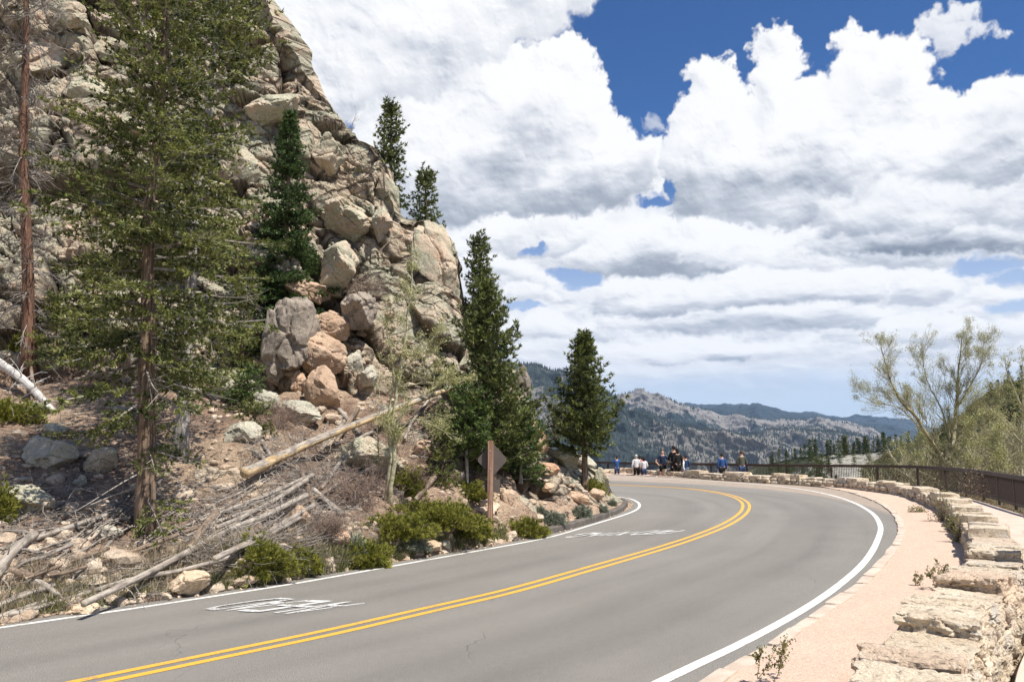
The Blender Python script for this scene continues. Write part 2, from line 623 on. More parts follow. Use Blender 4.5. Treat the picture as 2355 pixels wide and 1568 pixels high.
def resample(P, step=None, n=None):
    """smooth curve through the points (Catmull-Rom), even spacing"""
    P = np.asarray(P, float)
    Q = np.concatenate([[2 * P[0] - P[1]], P, [2 * P[-1] - P[-2]]])
    out = []
    for i in range(1, len(Q) - 2):
        t = np.linspace(0, 1, 24, endpoint=False)[:, None]
        p0, p1, p2, p3 = Q[i - 1], Q[i], Q[i + 1], Q[i + 2]
        out.append(0.5 * ((2 * p1) + (-p0 + p2) * t + (2 * p0 - 5 * p1 + 4 * p2 - p3) * t ** 2 + (-p0 + 3 * p1 - 3 * p2 + p3) * t ** 3))
    out = np.concatenate(out + [P[-1:]])
    s = np.concatenate([[0], np.cumsum(np.linalg.norm(np.diff(out, axis=0), axis=1))])
    if n is None:
        n = max(2, int(s[-1] / step) + 1)
    q = np.linspace(0, s[-1], n)
    return np.stack([np.interp(q, s, out[:, k]) for k in range(out.shape[1])], 1)


def smooth_curve(P, it=3):
    P = P.copy()
    for _ in range(it):
        P[1:-1] = 0.25 * P[:-2] + 0.5 * P[1:-1] + 0.25 * P[2:]
    return P


def normals2(P):
    T = np.gradient(P[:, :2], axis=0)
    T /= np.linalg.norm(T, axis=1, keepdims=True) + 1e-9
    return np.stack([T[:, 1], -T[:, 0]], 1)      # to the right of travel


# ------------------------------------------------------------------ materials
def new_mat(name):
    m = bpy.data.materials.new(name)
    m.use_nodes = True
    t = m.node_tree
    t.nodes.clear()
    N = NT(t)
    bs = N.n('ShaderNodeBsdfPrincipled')
    out = N.n('ShaderNodeOutputMaterial')
    t.links.new(bs.outputs[0], out.inputs[0])
    bs.inputs['Specular IOR Level'].default_value = 0.25
    bs.inputs['Roughness'].default_value = 0.85
    return m, N, bs


def bump(N, bs, h, strength=0.5, dist=0.02):
    b = N.n('ShaderNodeBump', {'Height': h})
    b.inputs['Strength'].default_value = strength
    b.inputs['Distance'].default_value = dist
    N.t.links.new(b.outputs[0], bs.inputs['Normal'])


def joints(N, P, s, warp=0.35):
    """continuous cracks between slabs: 0 on a crack, 1 away from it"""
    rot = N.n('ShaderNodeVectorRotate', {'Vector': P}, rotation_type='EULER_XYZ')
    rot.inputs['Rotation'].default_value = (0.25, 0.62, 0.2)
    w = N.n('ShaderNodeTexNoise', {'Vector': P, 'Scale': s * 1.6, 'Detail': 4.0})
    Q = N.vm('ADD', N.vm('MULTIPLY', rot.outputs[0], (1.0, 1.0, 1.9)), N.vm('SCALE', w.outputs[1], scale=warp / s))
    v = N.n('ShaderNodeTexVoronoi', {'Vector': Q, 'Scale': s}, feature='DISTANCE_TO_EDGE')
    return N.ss(v.outputs[0], 0.0, 0.055)


def rock_colour(N, P, scale=1.0, tan=0.5, attr_tan=None):
    """speckled granite: grey-beige, green-grey lichen, orange and pink patches, dark weathering"""
    n1 = N.noise(P, 0.55 * scale, 4, 0.6)
    n2 = N.noise(P, 3.0 * scale, 6, 0.65)
    n3 = N.noise(P, 14.0 * scale, 5, 0.7)
    n4 = N.noise(N.vm('ADD', P, (31.0, 7.0, 3.0)), 1.1 * scale, 5, 0.6, 0.6)
    n5 = N.noise(N.vm('ADD', P, (3.0, 57.0, 3.0)), 2.3 * scale, 6, 0.7, 0.4)
    base = N.ramp(n1, [(0.30, (0.41, 0.335, 0.25)), (0.48, (0.51, 0.42, 0.31)), (0.62, (0.55, 0.435, 0.32)), (0.75, (0.57, 0.385, 0.265))])
    lich = N.ramp(n3, [(0.35, (0.31, 0.29, 0.20)), (0.62, (0.49, 0.465, 0.35))])
    c = N.mix(N.ss(N.m('ADD', n4, N.m('MULTIPLY', n3, 0.35)), 0.60 + 0.12 * tan, 0.72 + 0.12 * tan), base, lich)
    org = N.mix(N.ss(n2, 0.4, 0.6), (0.50, 0.28, 0.16), (0.58, 0.39, 0.27))
    c = N.mix(N.ss(N.m('SUBTRACT', n5, N.m('MULTIPLY', n4, 0.25)), 0.48 - 0.06 * tan, 0.56 - 0.06 * tan, 0.0, 0.85), c, org)
    dark = N.ss(N.m('ADD', N.m('MULTIPLY', n3, 0.6), N.m('MULTIPLY', n2, 0.5)), 0.38, 0.50, 0.55, 0.0)
    c = N.mix(dark, c, (0.10, 0.088, 0.068))
    spk = N.ss(N.noise(P, 60 * scale, 2, 0.6), 0.42, 0.62, 0.78, 1.18)
    c = N.mix(1.0, c, N.n('ShaderNodeCombineXYZ', {0: spk, 1: spk, 2: spk}).outputs[0], 'MULTIPLY')
    return c, n2, n3


def mat_rock(name, tan=0.5, scale=1.0, seed=0.0):
    m, N, bs = new_mat(name)
    tc = N.n('ShaderNodeNewGeometry')
    oi = N.n('ShaderNodeObjectInfo')
    P = N.vm('ADD', tc.outputs['Position'], N.vm('SCALE', (5.1, 3.3, 8.7), scale=N.m('MULTIPLY', oi.outputs['Random'], 2.0)))
    P = N.vm('ADD', P, (seed, seed * 2, 0))
    c, n2, n3 = rock_colour(N, P, scale, tan)
    N.set(bs.inputs['Base Color'], c)
    h = N.m('ADD', N.m('MULTIPLY', n2, 1.2), N.m('MULTIPLY', n3, 0.6))
    h = N.m('ADD', h, N.m('MULTIPLY', N.noise(P, 45 * scale, 4, 0.7), 0.25))
    bump(N, bs, h, 0.9, 0.06)
    bs.inputs['Roughness'].default_value = 0.9
    return m


def mat_simple(name, col, rough=0.8, nscale=0.0, amt=0.25, bumpd=0.0, spec=0.25, col2=None, object_space=True):
    m, N, bs = new_mat(name)
    bs.inputs['Roughness'].default_value = rough
    bs.inputs['Specular IOR Level'].default_value = spec
    if nscale:
        P = N.n('ShaderNodeNewGeometry').outputs['Position']
        n = N.noise(P, nscale, 5, 0.6)
        c2 = col2 or tuple(x * (1 - amt) for x in col)
        N.set(bs.inputs['Base Color'], N.mix(N.ss(n, 0.35, 0.65), c2, col))
        if bumpd:
            bump(N, bs, N.noise(P, nscale * 3, 4, 0.65), 0.7, bumpd)
    else:
        bs.inputs['Base Color'].default_value = (*col, 1)
    return m


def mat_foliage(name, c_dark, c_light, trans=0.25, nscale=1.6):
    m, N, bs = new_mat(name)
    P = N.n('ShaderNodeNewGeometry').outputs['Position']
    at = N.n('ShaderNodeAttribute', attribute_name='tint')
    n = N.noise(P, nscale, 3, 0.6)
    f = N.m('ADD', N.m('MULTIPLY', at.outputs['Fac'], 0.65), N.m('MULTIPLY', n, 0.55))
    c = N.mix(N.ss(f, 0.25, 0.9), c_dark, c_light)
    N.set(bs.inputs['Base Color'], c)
    bs.inputs['Roughness'].default_value = 0.55
    bs.inputs['Specular IOR Level'].default_value = 0.3
    if trans:
        tr = N.n('ShaderNodeBsdfTranslucent', {0: c})
        mx = N.n('ShaderNodeMixShader')
        mx.inputs[0].default_value = trans
        N.t.links.new(bs.outputs[0], mx.inputs[1])
        N.t.links.new(tr.outputs[0], mx.inputs[2])
        out = [x for x in N.t.nodes if x.type == 'OUTPUT_MATERIAL'][0]
        N.t.links.new(mx.outputs[0], out.inputs[0])
    return m


def mat_bark(name, c1, c2, vs=3.0, hs=16.0, bd=0.02):
    m, N, bs = new_mat(name)
    P = N.n('ShaderNodeNewGeometry').outputs['Position']
    Q = N.vm('MULTIPLY', P, (hs, hs, vs))
    n = N.noise(Q, 1.0, 5, 0.65)
    n2 = N.noise(P, 5.0, 4, 0.6)
    c = N.mix(N.ss(n, 0.38, 0.62), c1, c2)
    c = N.mix(N.ss(n2, 0.55, 0.75, 0, 0.5), c, tuple(x * 0.55 for x in c1))
    N.set(bs.inputs['Base Color'], c)
    bump(N, bs, n, 0.9, bd)
    return m

# ------------------------------------------------------------------ curves of the bend, measured on the ground
def ext(P, d, first=True):
    v = (P[0] - P[2]) if first else (P[-1] - P[-3])
    v = v / np.linalg.norm(v)
    q = (P[0] if first else P[-1]) + v * d
    return np.concatenate([[q], P]) if first else np.concatenate([P, [q]])


def road_curve(pts, tail=(), back=14.0):
    P = np.array([gr(*p) for p in pts])
    P = ext(P, back)
    if tail:
        P = np.concatenate([P, np.array([[x, y, 0] for x, y in tail])])
    C = smooth_curve(resample(P, 0.25), 8)
    C[:, 2] = zroad(C[:, 1])
    return C


IW = road_curve([(0, 1443), (248, 1408), (496, 1370), (683, 1341), (861, 1309), (1029, 1279), (1168, 1254), (1269, 1234), (1356, 1208), (1419, 1189), (1456, 1176), (1471, 1165), (1468, 1155), (1452, 1147), (1430, 1143)],
                [(2.3, 34.2), (-2, 36), (-9, 36.5), (-20, 36)])
YC = road_curve([(203, 1568), (546, 1497), (744, 1457), (992, 1400), (1168, 1360), (1350, 1309), (1533, 1256), (1621, 1226), (1671, 1205), (1704, 1184), (1716, 1167), (1711, 1153), (1684, 1140), (1637, 1130), (1570, 1122), (1470, 1117), (1396, 1114)],
                [(0, 38.8), (-9, 39.5), (-20, 39.3)])
OW = road_curve([(1530, 1562), (1640, 1511), (1750, 1456), (1850, 1400), (1930, 1345), (1990, 1290), (2019, 1240), (2024, 1206), (2000, 1175), (1950, 1150), (1880, 1131), (1800, 1119), (1700, 1110), (1600, 1104), (1500, 1100), (1400, 1096)],
                [(0, 44.2), (-9, 44.6), (-20, 44.2)])
CE = road_curve([(1650, 1561), (1734, 1516), (1896, 1401), (1974, 1348), (2036, 1283), (2066, 1240), (2070, 1212), (2056, 1183), (2024, 1158), (1974, 1138), (1927, 1126), (1868, 1116), (1780, 1108), (1700, 1104), (1600, 1099), (1500, 1095), (1400, 1091)],
                [(0, 45.6), (-9, 46), (-20, 45.6)])


def offs(C, d):
    n = normals2(C)
    Q = C.copy()
    Q[:, :2] += n * d
    return Q


# the wall's road side (its foot), the near part measured on the top of the caps
WLp = [gp(x, y, 0.49) for x, y in [(2036, 1497), (2063, 1457), (2100, 1410), (2135, 1376), (2195, 1335), (2230, 1288), (2238, 1236)]]
WLp += [gr(x, y, 0.05) for x, y in [(2179, 1189), (2129, 1160), (2076, 1141), (2005, 1130), (1943, 1122), (1849, 1114), (1787, 1110), (1694, 1105), (1600, 1098), (1500, 1091), (1400, 1087)]]
WLp = ext(np.array(WLp), 10.0)
WLp = np.concatenate([WLp, [[0, 46.6, 0], [-9, 47, 0], [-20, 46.6, 0]]])
WL = smooth_curve(resample(WLp, 0.25), 12)
WL[:, 2] = zroad(WL[:, 1])

def zwalk(y):
    t = np.clip((np.asarray(y, float) - 38) / 10.0, 0, 1)
    return -0.10 * t * t * (3 - 2 * t)


RLp = [gp(x, y, 1.12 + d) for x, y, d in [(2355, 1097, 0), (2241, 1081, 0), (2143, 1073, 0), (2046, 1069.5, 0), (1925, 1068, -0.02), (1752, 1066.5, -0.05), (1631, 1065, -0.08), (1470, 1064, -0.10), (1356, 1062, -0.12)]]
RLp = np.array([[-8, -14, 0], [0.5, -3, 0], [6.5, 6, 0], [10.5, 12.5, 0], [14.3, 19.5, 0]] + [list(p) for p in RLp] + [[0, 54, 0], [-9, 55, 0], [-20, 55, 0]])
RL = smooth_curve(resample(RLp, 0.25), 30)
RL[:, 2] = zwalk(RL[:, 1])


def loft(A, B, m, n=None, zf=None):
    n = n or len(A)
    A = resample_lin(A, n)
    B = resample_lin(B, n)
    t = np.linspace(0, 1, m)[None, :, None]
    V = A[:, None, :] * (1 - t) + B[:, None, :] * t
    V = V.reshape(-1, 3)
    if zf is not None:
        V[:, 2] = zf(V)
    return V, grid_faces(n, m)


def resample_lin(C, n):
    s = np.concatenate([[0], np.cumsum(np.linalg.norm(np.diff(C, axis=0), axis=1))])
    q = np.linspace(0, s[-1], n)
    return np.stack([np.interp(q, s, C[:, k]) for k in range(C.shape[1])], 1)


def up(V, F):
    """faces of a sheet turned to look up"""
    a, b, c = V[F[:, 0]], V[F[:, 1]], V[F[:, 2]]
    nz = np.cross(b - a, c - a)[:, 2]
    F = F.copy()
    F[nz < 0] = F[nz < 0][:, ::-1]
    return F


def sheet(name, V, F, mat, parent=None, kind='structure', **k):
    return link(name, mesh_data(name, V, up(V, F), mat, smooth=True), parent, kind=kind, **k)


# ------------------------------------------------------------------ ground materials
def mat_asphalt():
    m, N, bs = new_mat('asphalt')
    P = N.n('ShaderNodeNewGeometry').outputs['Position']
    at = N.n('ShaderNodeAttribute', attribute_name='across').outputs['Fac']
    al = N.n('ShaderNodeAttribute', attribute_name='along').outputs['Fac']
    uv = N.n('ShaderNodeCombineXYZ', {0: at, 1: N.m('MULTIPLY', al, 0.06), 2: 0.0}).outputs[0]
    n1 = N.noise(P, 0.35, 4, 0.6)
    n2 = N.noise(P, 90, 3, 0.7)
    n3 = N.noise(uv, 1.5, 5, 0.6)
    # wheel tracks polished a little paler, oil darker between them
    n3 = N.m('ADD', N.m('MULTIPLY', n3, 0.55), 0.22)
    wv = N.m('ABSOLUTE', N.m('SINE', N.m('MULTIPLY', at, pi / 0.98)))
    f = N.m('ADD', N.m('MULTIPLY', n3, 0.9), N.m('MULTIPLY', wv, 0.10))
    f = N.m('ADD', f, N.m('MULTIPLY', n1, 0.40))
    n5 = N.noise(P, 11, 5, 0.7)
    for c0, w0, a0 in ((5.75, 0.75, 0.16), (1.75, 0.6, 0.09)):
        dd = N.m('DIVIDE', N.m('SUBTRACT', N.m('ADD', at, N.m('MULTIPLY', n1, 0.5)), c0 + 0.25), w0)
        f = N.m('SUBTRACT', f, N.m('MULTIPLY', N.m('EXPONENT', N.m('MULTIPLY', N.m('MULTIPLY', dd, dd), -1.0)), a0))
    f = N.m('ADD', f, N.m('MULTIPLY', N.m('SUBTRACT', n5, 0.5), 0.45))
    c = N.ramp(f, [(0.40, (0.158, 0.146, 0.130)), (0.68, (0.205, 0.190, 0.168)), (0.95, (0.250, 0.232, 0.206))])
    sp = N.ss(n2, 0.34, 0.68, 0.55, 1.45)
    c = N.mix(1.0, c, N.n('ShaderNodeCombineXYZ', {0: sp, 1: sp, 2: sp}).outputs[0], 'MULTIPLY')
    st = N.ss(N.noise(P, 260, 2, 0.5), 0.66, 0.74)
    c = N.mix(N.m('MULTIPLY', st, 0.55), c, (0.42, 0.39, 0.35))
    # dusty shoulder along the outer edge
    dust = N.m('MULTIPLY', N.ss(N.m('ADD', at, N.m('MULTIPLY', n1, 0.5)), 7.9, 8.5), N.ss(N.noise(P, 5, 4), 0.25, 0.6, 0.35, 0.85))
    c = N.mix(dust, c, (0.36, 0.285, 0.22))
    # fine cracks
    vv = N.n('ShaderNodeTexVoronoi', {'Vector': N.vm('ADD', P, N.vm('SCALE', N.n('ShaderNodeTexNoise', {'Vector': P, 'Scale': 1.5}).outputs[1], scale=0.8)), 'Scale': 0.22}, feature='DISTANCE_TO_EDGE')
    ck = N.m('MULTIPLY', N.ss(vv.outputs[0], 0.0, 0.004, 1.0, 0.0), N.ss(N.noise(P, 0.4, 2), 0.5, 0.6))
    c = N.mix(N.m('MULTIPLY', ck, 0.15), c, (0.10, 0.09, 0.08))
    N.set(bs.inputs['Base Color'], c)
    bs.inputs['Roughness'].default_value = 0.82
    bump(N, bs, N.m('ADD', n2, N.m('MULTIPLY', ck, -1.0)), 0.9, 0.009)
    return m


def mat_paint(name, col, wear=0.5):
    m, N, bs = new_mat(name)
    P = N.n('ShaderNodeNewGeometry').outputs['Position']
    n = N.noise(P, 28, 5, 0.75)
    n2 = N.noise(P, 2.2, 3, 0.6)
    f = N.ss(N.m('ADD', n, N.m('MULTIPLY', n2, 0.5)), 0.86 - 0.16 * wear, 0.98 - 0.10 * wear)
    c = N.mix(N.m('MULTIPLY', f, 0.8), col, (0.20, 0.18, 0.16))
    g = N.ss(N.noise(P, 130, 2, 0.6), 0.3, 0.7, 0.86, 1.06)
    c = N.mix(1.0, c, N.n('ShaderNodeCombineXYZ', {0: g, 1: g, 2: g}).outputs[0], 'MULTIPLY')
    N.set(bs.inputs['Base Color'], c)
    bs.inputs['Roughness'].default_value = 0.6
    bump(N, bs, n, 0.3, 0.003)
    return m


def mat_gravel():
    m, N, bs = new_mat('pink_gravel')
    P = N.n('ShaderNodeNewGeometry').outputs['Position']
    v = N.n('ShaderNodeTexVoronoi', {'Vector': P, 'Scale': 55.0})
    v2 = N.noise(P, 30, 4, 0.7)
    n = N.noise(P, 1.2, 4, 0.6)
    sepc = N.n('ShaderNodeSeparateColor', {0: v.outputs['Color']})
    c = N.ramp(sepc.outputs[0], [(0.0, (0.33, 0.225, 0.16)), (0.25, (0.50, 0.36, 0.265)), (0.7, (0.58, 0.43, 0.325)), (1.0, (0.68, 0.57, 0.47))])
    c = N.mix(0.5, c, N.mix(n, (0.50, 0.355, 0.27), (0.58, 0.435, 0.345)))
    N.set(bs.inputs['Base Color'], c)
    bump(N, bs, N.m('ADD', N.m('MULTIPLY', v.outputs['Distance'], -0.6), v2), 0.9, 0.012)
    bs.inputs['Roughness'].default_value = 0.95
    return m


def mat_concrete(name, c1, c2, s=3.0):
    m, N, bs = new_mat(name)
    P = N.n('ShaderNodeNewGeometry').outputs['Position']
    n = N.noise(P, s, 6, 0.65)
    n2 = N.noise(P, 70, 3, 0.7)
    c = N.mix(N.ss(n, 0.35, 0.65), c1, c2)
    g = N.ss(n2, 0.3, 0.7, 0.85, 1.08)
    c = N.mix(1.0, c, N.n('ShaderNodeCombineXYZ', {0: g, 1: g, 2: g}).outputs[0], 'MULTIPLY')
    N.set(bs.inputs['Base Color'], c)
    bump(N, bs, N.m('ADD', n2, N.m('MULTIPLY', n, 0.6)), 0.5, 0.006)
    return m


def mat_soil():
    m, N, bs = new_mat('sandy_soil')
    P = N.n('ShaderNodeNewGeometry').outputs['Position']
    n1 = N.noise(P, 0.5, 5, 0.6)
    n2 = N.noise(P, 5, 6, 0.7)
    n3 = N.noise(P, 40, 4, 0.75)
    c = N.ramp(N.m('ADD', N.m('MULTIPLY', n1, 0.5), N.m('MULTIPLY', n2, 0.5)), [(0.36, (0.26, 0.185, 0.125)), (0.5, (0.42, 0.30, 0.205)), (0.64, (0.52, 0.385, 0.27))])
    g = N.ss(n3, 0.3, 0.7, 0.70, 1.2)
    c = N.mix(1.0, c, N.n('ShaderNodeCombineXYZ', {0: g, 1: g, 2: g}).outputs[0], 'MULTIPLY')
    N.set(bs.inputs['Base Color'], c)
    bump(N, bs, N.m('ADD', n3, n2), 0.8, 0.03)
    bs.inputs['Roughness'].default_value = 0.95
    return m


M_ASPH = mat_asphalt()
M_WHITE = mat_paint('white_road_paint', (0.72, 0.70, 0.65), 0.55)
M_WHITE2 = mat_paint('worn_white_road_paint', (0.66, 0.65, 0.62), 0.9)
M_YEL = mat_paint('yellow_road_paint', (0.70, 0.38, 0.055), 0.35)
M_GRAV = mat_gravel()
M_KERB = mat_concrete('pink_kerb_concrete', (0.46, 0.37, 0.29), (0.58, 0.48, 0.39))
M_WALK = mat_concrete('buff_pavement_concrete', (0.52, 0.41, 0.33), (0.58, 0.47, 0.385), 1.2)
M_DARKKERB = mat_concrete('dark_kerb_asphalt', (0.10, 0.085, 0.075), (0.15, 0.13, 0.11))
M_SOIL = mat_soil()


# ------------------------------------------------------------------ terrain out to the horizon
def dist_curve(P, C):
    """signed distance to a curve, positive on the right of travel"""
    out = np.empty(len(P))
    n = normals2(C)
    for k in range(0, len(P), 4000):
        q = P[k:k + 4000, None, :2] - C[None, :, :2]
        d2 = (q ** 2).sum(2)
        i = d2.argmin(1)
        s = (q[np.arange(len(i)), i] * n[i]).sum(1)
        out[k:k + 4000] = np.sqrt(d2[np.arange(len(i)), i]) * np.sign(s)
    return out


def terrain():
    rad = np.concatenate([[0.01], np.geomspace(1.0, 70, 150), np.geomspace(73, 16000, 90)])
    na = 540
    an = np.arange(na) * 2 * pi / na
    V = np.stack([np.outer(rad, np.sin(an)), np.outer(rad, np.cos(an)), np.zeros((len(rad), na))], 2).reshape(-1, 3)
    dr = dist_curve(V, RL[::4])
    dw = dist_curve(V, WL[::4])
    z = zroad(V[:, 1]) - 0.035
    z = np.where(dw > 0.0, np.minimum(z, -0.28), z)
    o = np.clip(dr - 0.3, 0, None)
    z = np.where(dr > 0.3, -0.35 - 0.62 * np.minimum(o, 120) - 0.10 * np.clip(np.minimum(o, 700) - 120, 0, None), z)
    n = fbm(V * [0.05, 0.05, 0] + 3.1, 5, 3) * np.clip(o / 12, 0, 1) * 2.0
    n += fbm(V * [0.004, 0.004, 0] + 8.1, 4, 5) * np.clip(o / 300, 0, 1) * 22
    V[:, 2] = z + n
    F = grid_faces(len(rad), na, True)
    return sheet('terrain', V, F, M_VALLEY)


def mat_valley():
    m, N, bs = new_mat('valley_scrub')
    P = N.n('ShaderNodeNewGeometry').outputs['Position']
    n1 = N.noise(P, 0.25, 5, 0.65)
    n2 = N.noise(P, 2.6, 5, 0.7)
    n3 = N.noise(P, 20, 4, 0.7)
    c = N.ramp(N.m('ADD', N.m('MULTIPLY', n1, 0.5), N.m('MULTIPLY', n2, 0.5)), [(0.38, (0.08, 0.075, 0.035)), (0.48, (0.17, 0.145, 0.08)), (0.56, (0.36, 0.275, 0.19)), (0.68, (0.45, 0.35, 0.25))])
    g = N.ss(n3, 0.3, 0.7, 0.65, 1.2)
    c = N.mix(1.0, c, N.n('ShaderNodeCombineXYZ', {0: g, 1: g, 2: g}).outputs[0], 'MULTIPLY')
    N.set(bs.inputs['Base Color'], c)
    bump(N, bs, N.m('ADD', n3, n2), 0.8, 0.05)
    return m


M_VALLEY = mat_valley()
terrain()

# ------------------------------------------------------------------ road, paint, gravel, kerbs
road_in = offs(IW, -0.30)
V, F = loft(road_in, CE, 26, 420)
V[:, 2] = zroad(V[:, 1])
me = mesh_data('road', V, up(V, F), M_ASPH, True,
               attrs={'across': np.abs(dist_curve(V, IW[::2])) * 1.0, 'along': np.repeat(np.linspace(0, 75, 420), 26)})
road = link('road', me, kind='structure')
# worn inner edge of the asphalt: sandy verge beside it
V, F = loft(offs(IW, -1.6), offs(IW, -0.26), 8)
nz = fbm(V * [3, 3, 0], 3, 4) * 0.012
V[:, 2] = zroad(V[:, 1]) - 0.012 + nz
sheet('verge', V, F, M_SOIL)


def stripe(name, C, d0, d1, mat, dz=0.004, s0=None, s1=None, parent=None):
    C = C[s0:s1]
    V, F = loft(offs(C, d0), offs(C, d1), 2, len(C))
    V[:, :2] += (fbm(V * [5, 5, 0] + d0, 3, 9) * 0.006)[:, None]
    V[:, 2] = zroad(V[:, 1]) + dz
    return sheet(name, V, F, mat, parent, kind=None)


ed = stripe('edge_line', IW, -0.047, 0.047, M_WHITE)
ed.parent = road
ed['label'] = 'thin white edge line beside the rocky slope'
e2 = stripe('edge_line', OW, -0.065, 0.065, M_WHITE)
e2.parent = road
e2['label'] = 'broad white edge line round the outside of the bend'
for a, b in ((-0.165, -0.06), (0.06, 0.165)):
    y = stripe('centre_line', YC, a, b, M_YEL)
    y.parent = road

# words painted on the lane, upside down to us
GLYPH = {  # strokes on a 4 wide, 6 tall cell
    'P': [[(0, 0), (0, 6), (3, 6), (4, 5), (4, 4), (3, 3), (0, 3)]],
    'E': [[(4, 0), (0, 0), (0, 6), (4, 6)], [(0, 3), (3, 3)]],
    'D': [[(0, 0), (0, 6), (2.6, 6), (4, 4.6), (4, 1.4), (2.6, 0), (0, 0)]],
    'X': [[(0, 0), (4, 6)], [(0, 6), (4, 0)]],
    'I': [[(2, 0), (2, 6)]],
    'N': [[(0, 0), (0, 6), (4, 0), (4, 6)]],
    'G': [[(4, 5), (3, 6), (1, 6), (0, 5), (0, 1), (1, 0), (3, 0), (4, 1), (4, 3), (2.3, 3)]],
    'A': [[(0, 0), (2, 6), (4, 0)], [(0.7, 2), (3.3, 2)]],
    'H': [[(0, 0), (0, 6)], [(4, 0), (4, 6)], [(0, 3), (4, 3)]],
}


def word(text, O, X, Y, mat, w=0.62, wy=0.62):
    """O: foot of the first letter, X: vector along the line of text, Y: vector up the letters"""
    n = sum(3 if c == ' ' else 5 for c in text) - 1
    cx = 0
    for ch in text:
        if ch == ' ':
            cx += 3
            continue
        quads = []
        for st in GLYPH[ch]:
            for (x0, y0), (x1, y1) in zip(st[:-1], st[1:]):
                d = np.array([x1 - x0, (y1 - y0)], float)
                L = np.linalg.norm(d)
                d /= L
                e = np.array([-d[1] * w / 2, d[0] * wy / 2])
                p0 = np.array([x0, y0]) - d * 0.22
                p1 = np.array([x1, y1]) + d * 0.22
                k = max(2, int(L) + 1)
                for t in range(k):
                    a = p0 + (p1 - p0) * t / k
                    b = p0 + (p1 - p0) * (t + 1) / k
                    quads.append([a - e, b - e, b + e, a + e])
        Q = np.array(quads).reshape(-1, 2)
        W3 = O + (cx + Q[:, :1]) / n * X + Q[:, 1:] / 6 * Y
        W3[:, :2] += (fbm(np.concatenate([W3[:, :2] * 9, W3[:, :1] * 0], 1), 2, 5) * 0.012)[:, None]
        W3[:, 2] = zroad(W3[:, 1]) + 0.004 + 0.0006 * (np.arange(len(W3)) // 4)
        F = np.arange(len(W3)).reshape(-1, 4)
        o = sheet('letter', W3, F, mat, road, kind=None)
        o['label'] = 'worn white painted letter %s on the lane' % ch
        cx += 5


O = gr(834, 1387)
word('AHEAD', O, gr(626, 1377) - O, ((gr(675, 1412) - O) + (gr(475, 1399) - gr(626, 1377))) / 2 * 1.0, M_WHITE2, 1.0, 0.85)
O = gr(1573, 1219)
word('PED XING', O, gr(1350, 1226.5) - O, (gr(1300, 1234.5) - gr(1350, 1226)), M_WHITE2, 1.3, 1.35)

# gravel strip between the shoulder and the wall
V, F = loft(offs(CE, 0.05), offs(WL, 0.15), 30, 500)
t = np.tile(np.linspace(0, 1, 30), 500)
V[:, 2] = zroad(V[:, 1]) + 0.012 + 0.05 * np.sin(t * pi / 2) + fbm(V * [2.2, 2.2, 0], 4, 8) * 0.012
sheet('gravel_strip', V, F, M_GRAV)


def block_verts(nx, ny, nz, round_=0.12, seed=0, amp=0.03, fr=2.0, facet=0.0):
    """a rough stone filling a unit box"""
    V, F = [], []
    import itertools
    idx = {}

    def vid(p):
        k = tuple(np.round(p, 5))
        if k not in idx:
            idx[k] = len(V)
            V.append(p)
        return idx[k]
    for ax, (n1, n2) in ((0, (ny, nz)), (1, (nx, nz)), (2, (nx, ny))):
        o = [a for a in (0, 1, 2) if a != ax]
        for s in (-0.5, 0.5):
            for i in range(n1):
                for j in range(n2):
                    q = []
                    for a, b in ((0, 0), (1, 0), (1, 1), (0, 1)):
                        p = [0, 0, 0]
                        p[ax] = s
                        p[o[0]] = (i + a) / n1 - 0.5
                        p[o[1]] = (j + b) / n2 - 0.5
                        q.append(vid(tuple(p)))
                    flip = (s > 0) ^ (ax == 1)
                    F.append(q if flip else q[::-1])
    V = np.array(V, float)
    # rounded edges: pull the points in where two faces meet
    a = np.abs(V) * 2
    m = np.sort(a, 1)
    e = np.clip((m[:, 1] - (1 - 2.2 * round_)) / (2.2 * round_), 0, 1)
    c = np.clip((m[:, 0] - (1 - 2.2 * round_)) / (2.2 * round_), 0, 1)
    V = V * (1 - round_ * 0.55 * e ** 2 - round_ * 0.35 * (c * e) ** 2)[:, None]
    d = np.stack([fbm(V * fr + seed * 7.7 + k * 31, 4, seed + k) for k in range(3)], 1)
    V = V + d * amp
    if facet:
        q = V * [2.6, 2.6, 1.6] + seed * 5.3
        f1, f2, sp, rid = voro(q, seed)
        h = (rid[:, 0] - 0.5) * 0.7 + ((q - sp) * (rid[:, 1:4] - 0.5)).sum(1) * 1.5 - 0.55 * np.exp(-((f2 - f1) / 0.07) ** 2)
        q2 = V * [7, 7, 5] + seed * 2.3
        g1, g2, sp2, rid2 = voro(q2, seed + 9)
        h += 0.35 * ((rid2[:, 0] - 0.5) + ((q2 - sp2) * (rid2[:, 1:4] - 0.5)).sum(1))
        h += 0.5 * fbm(V * [3, 3, 16] + seed, 4, seed)      # bedding
        n = V * np.array([1, 1, 1.0])
        a = np.abs(V)
        side = np.clip((a[:, :2].max(1) - 0.40) / 0.08, 0, 1)
        dirn = np.stack([np.sign(V[:, 0]) * (a[:, 0] > 0.40), np.sign(V[:, 1]) * (a[:, 1] > 0.40), 0.8 * np.sign(V[:, 2]) * (a[:, 2] > 0.38)], 1)
        V = V + dirn * (h * facet)[:, None]
    return V, np.array(F)


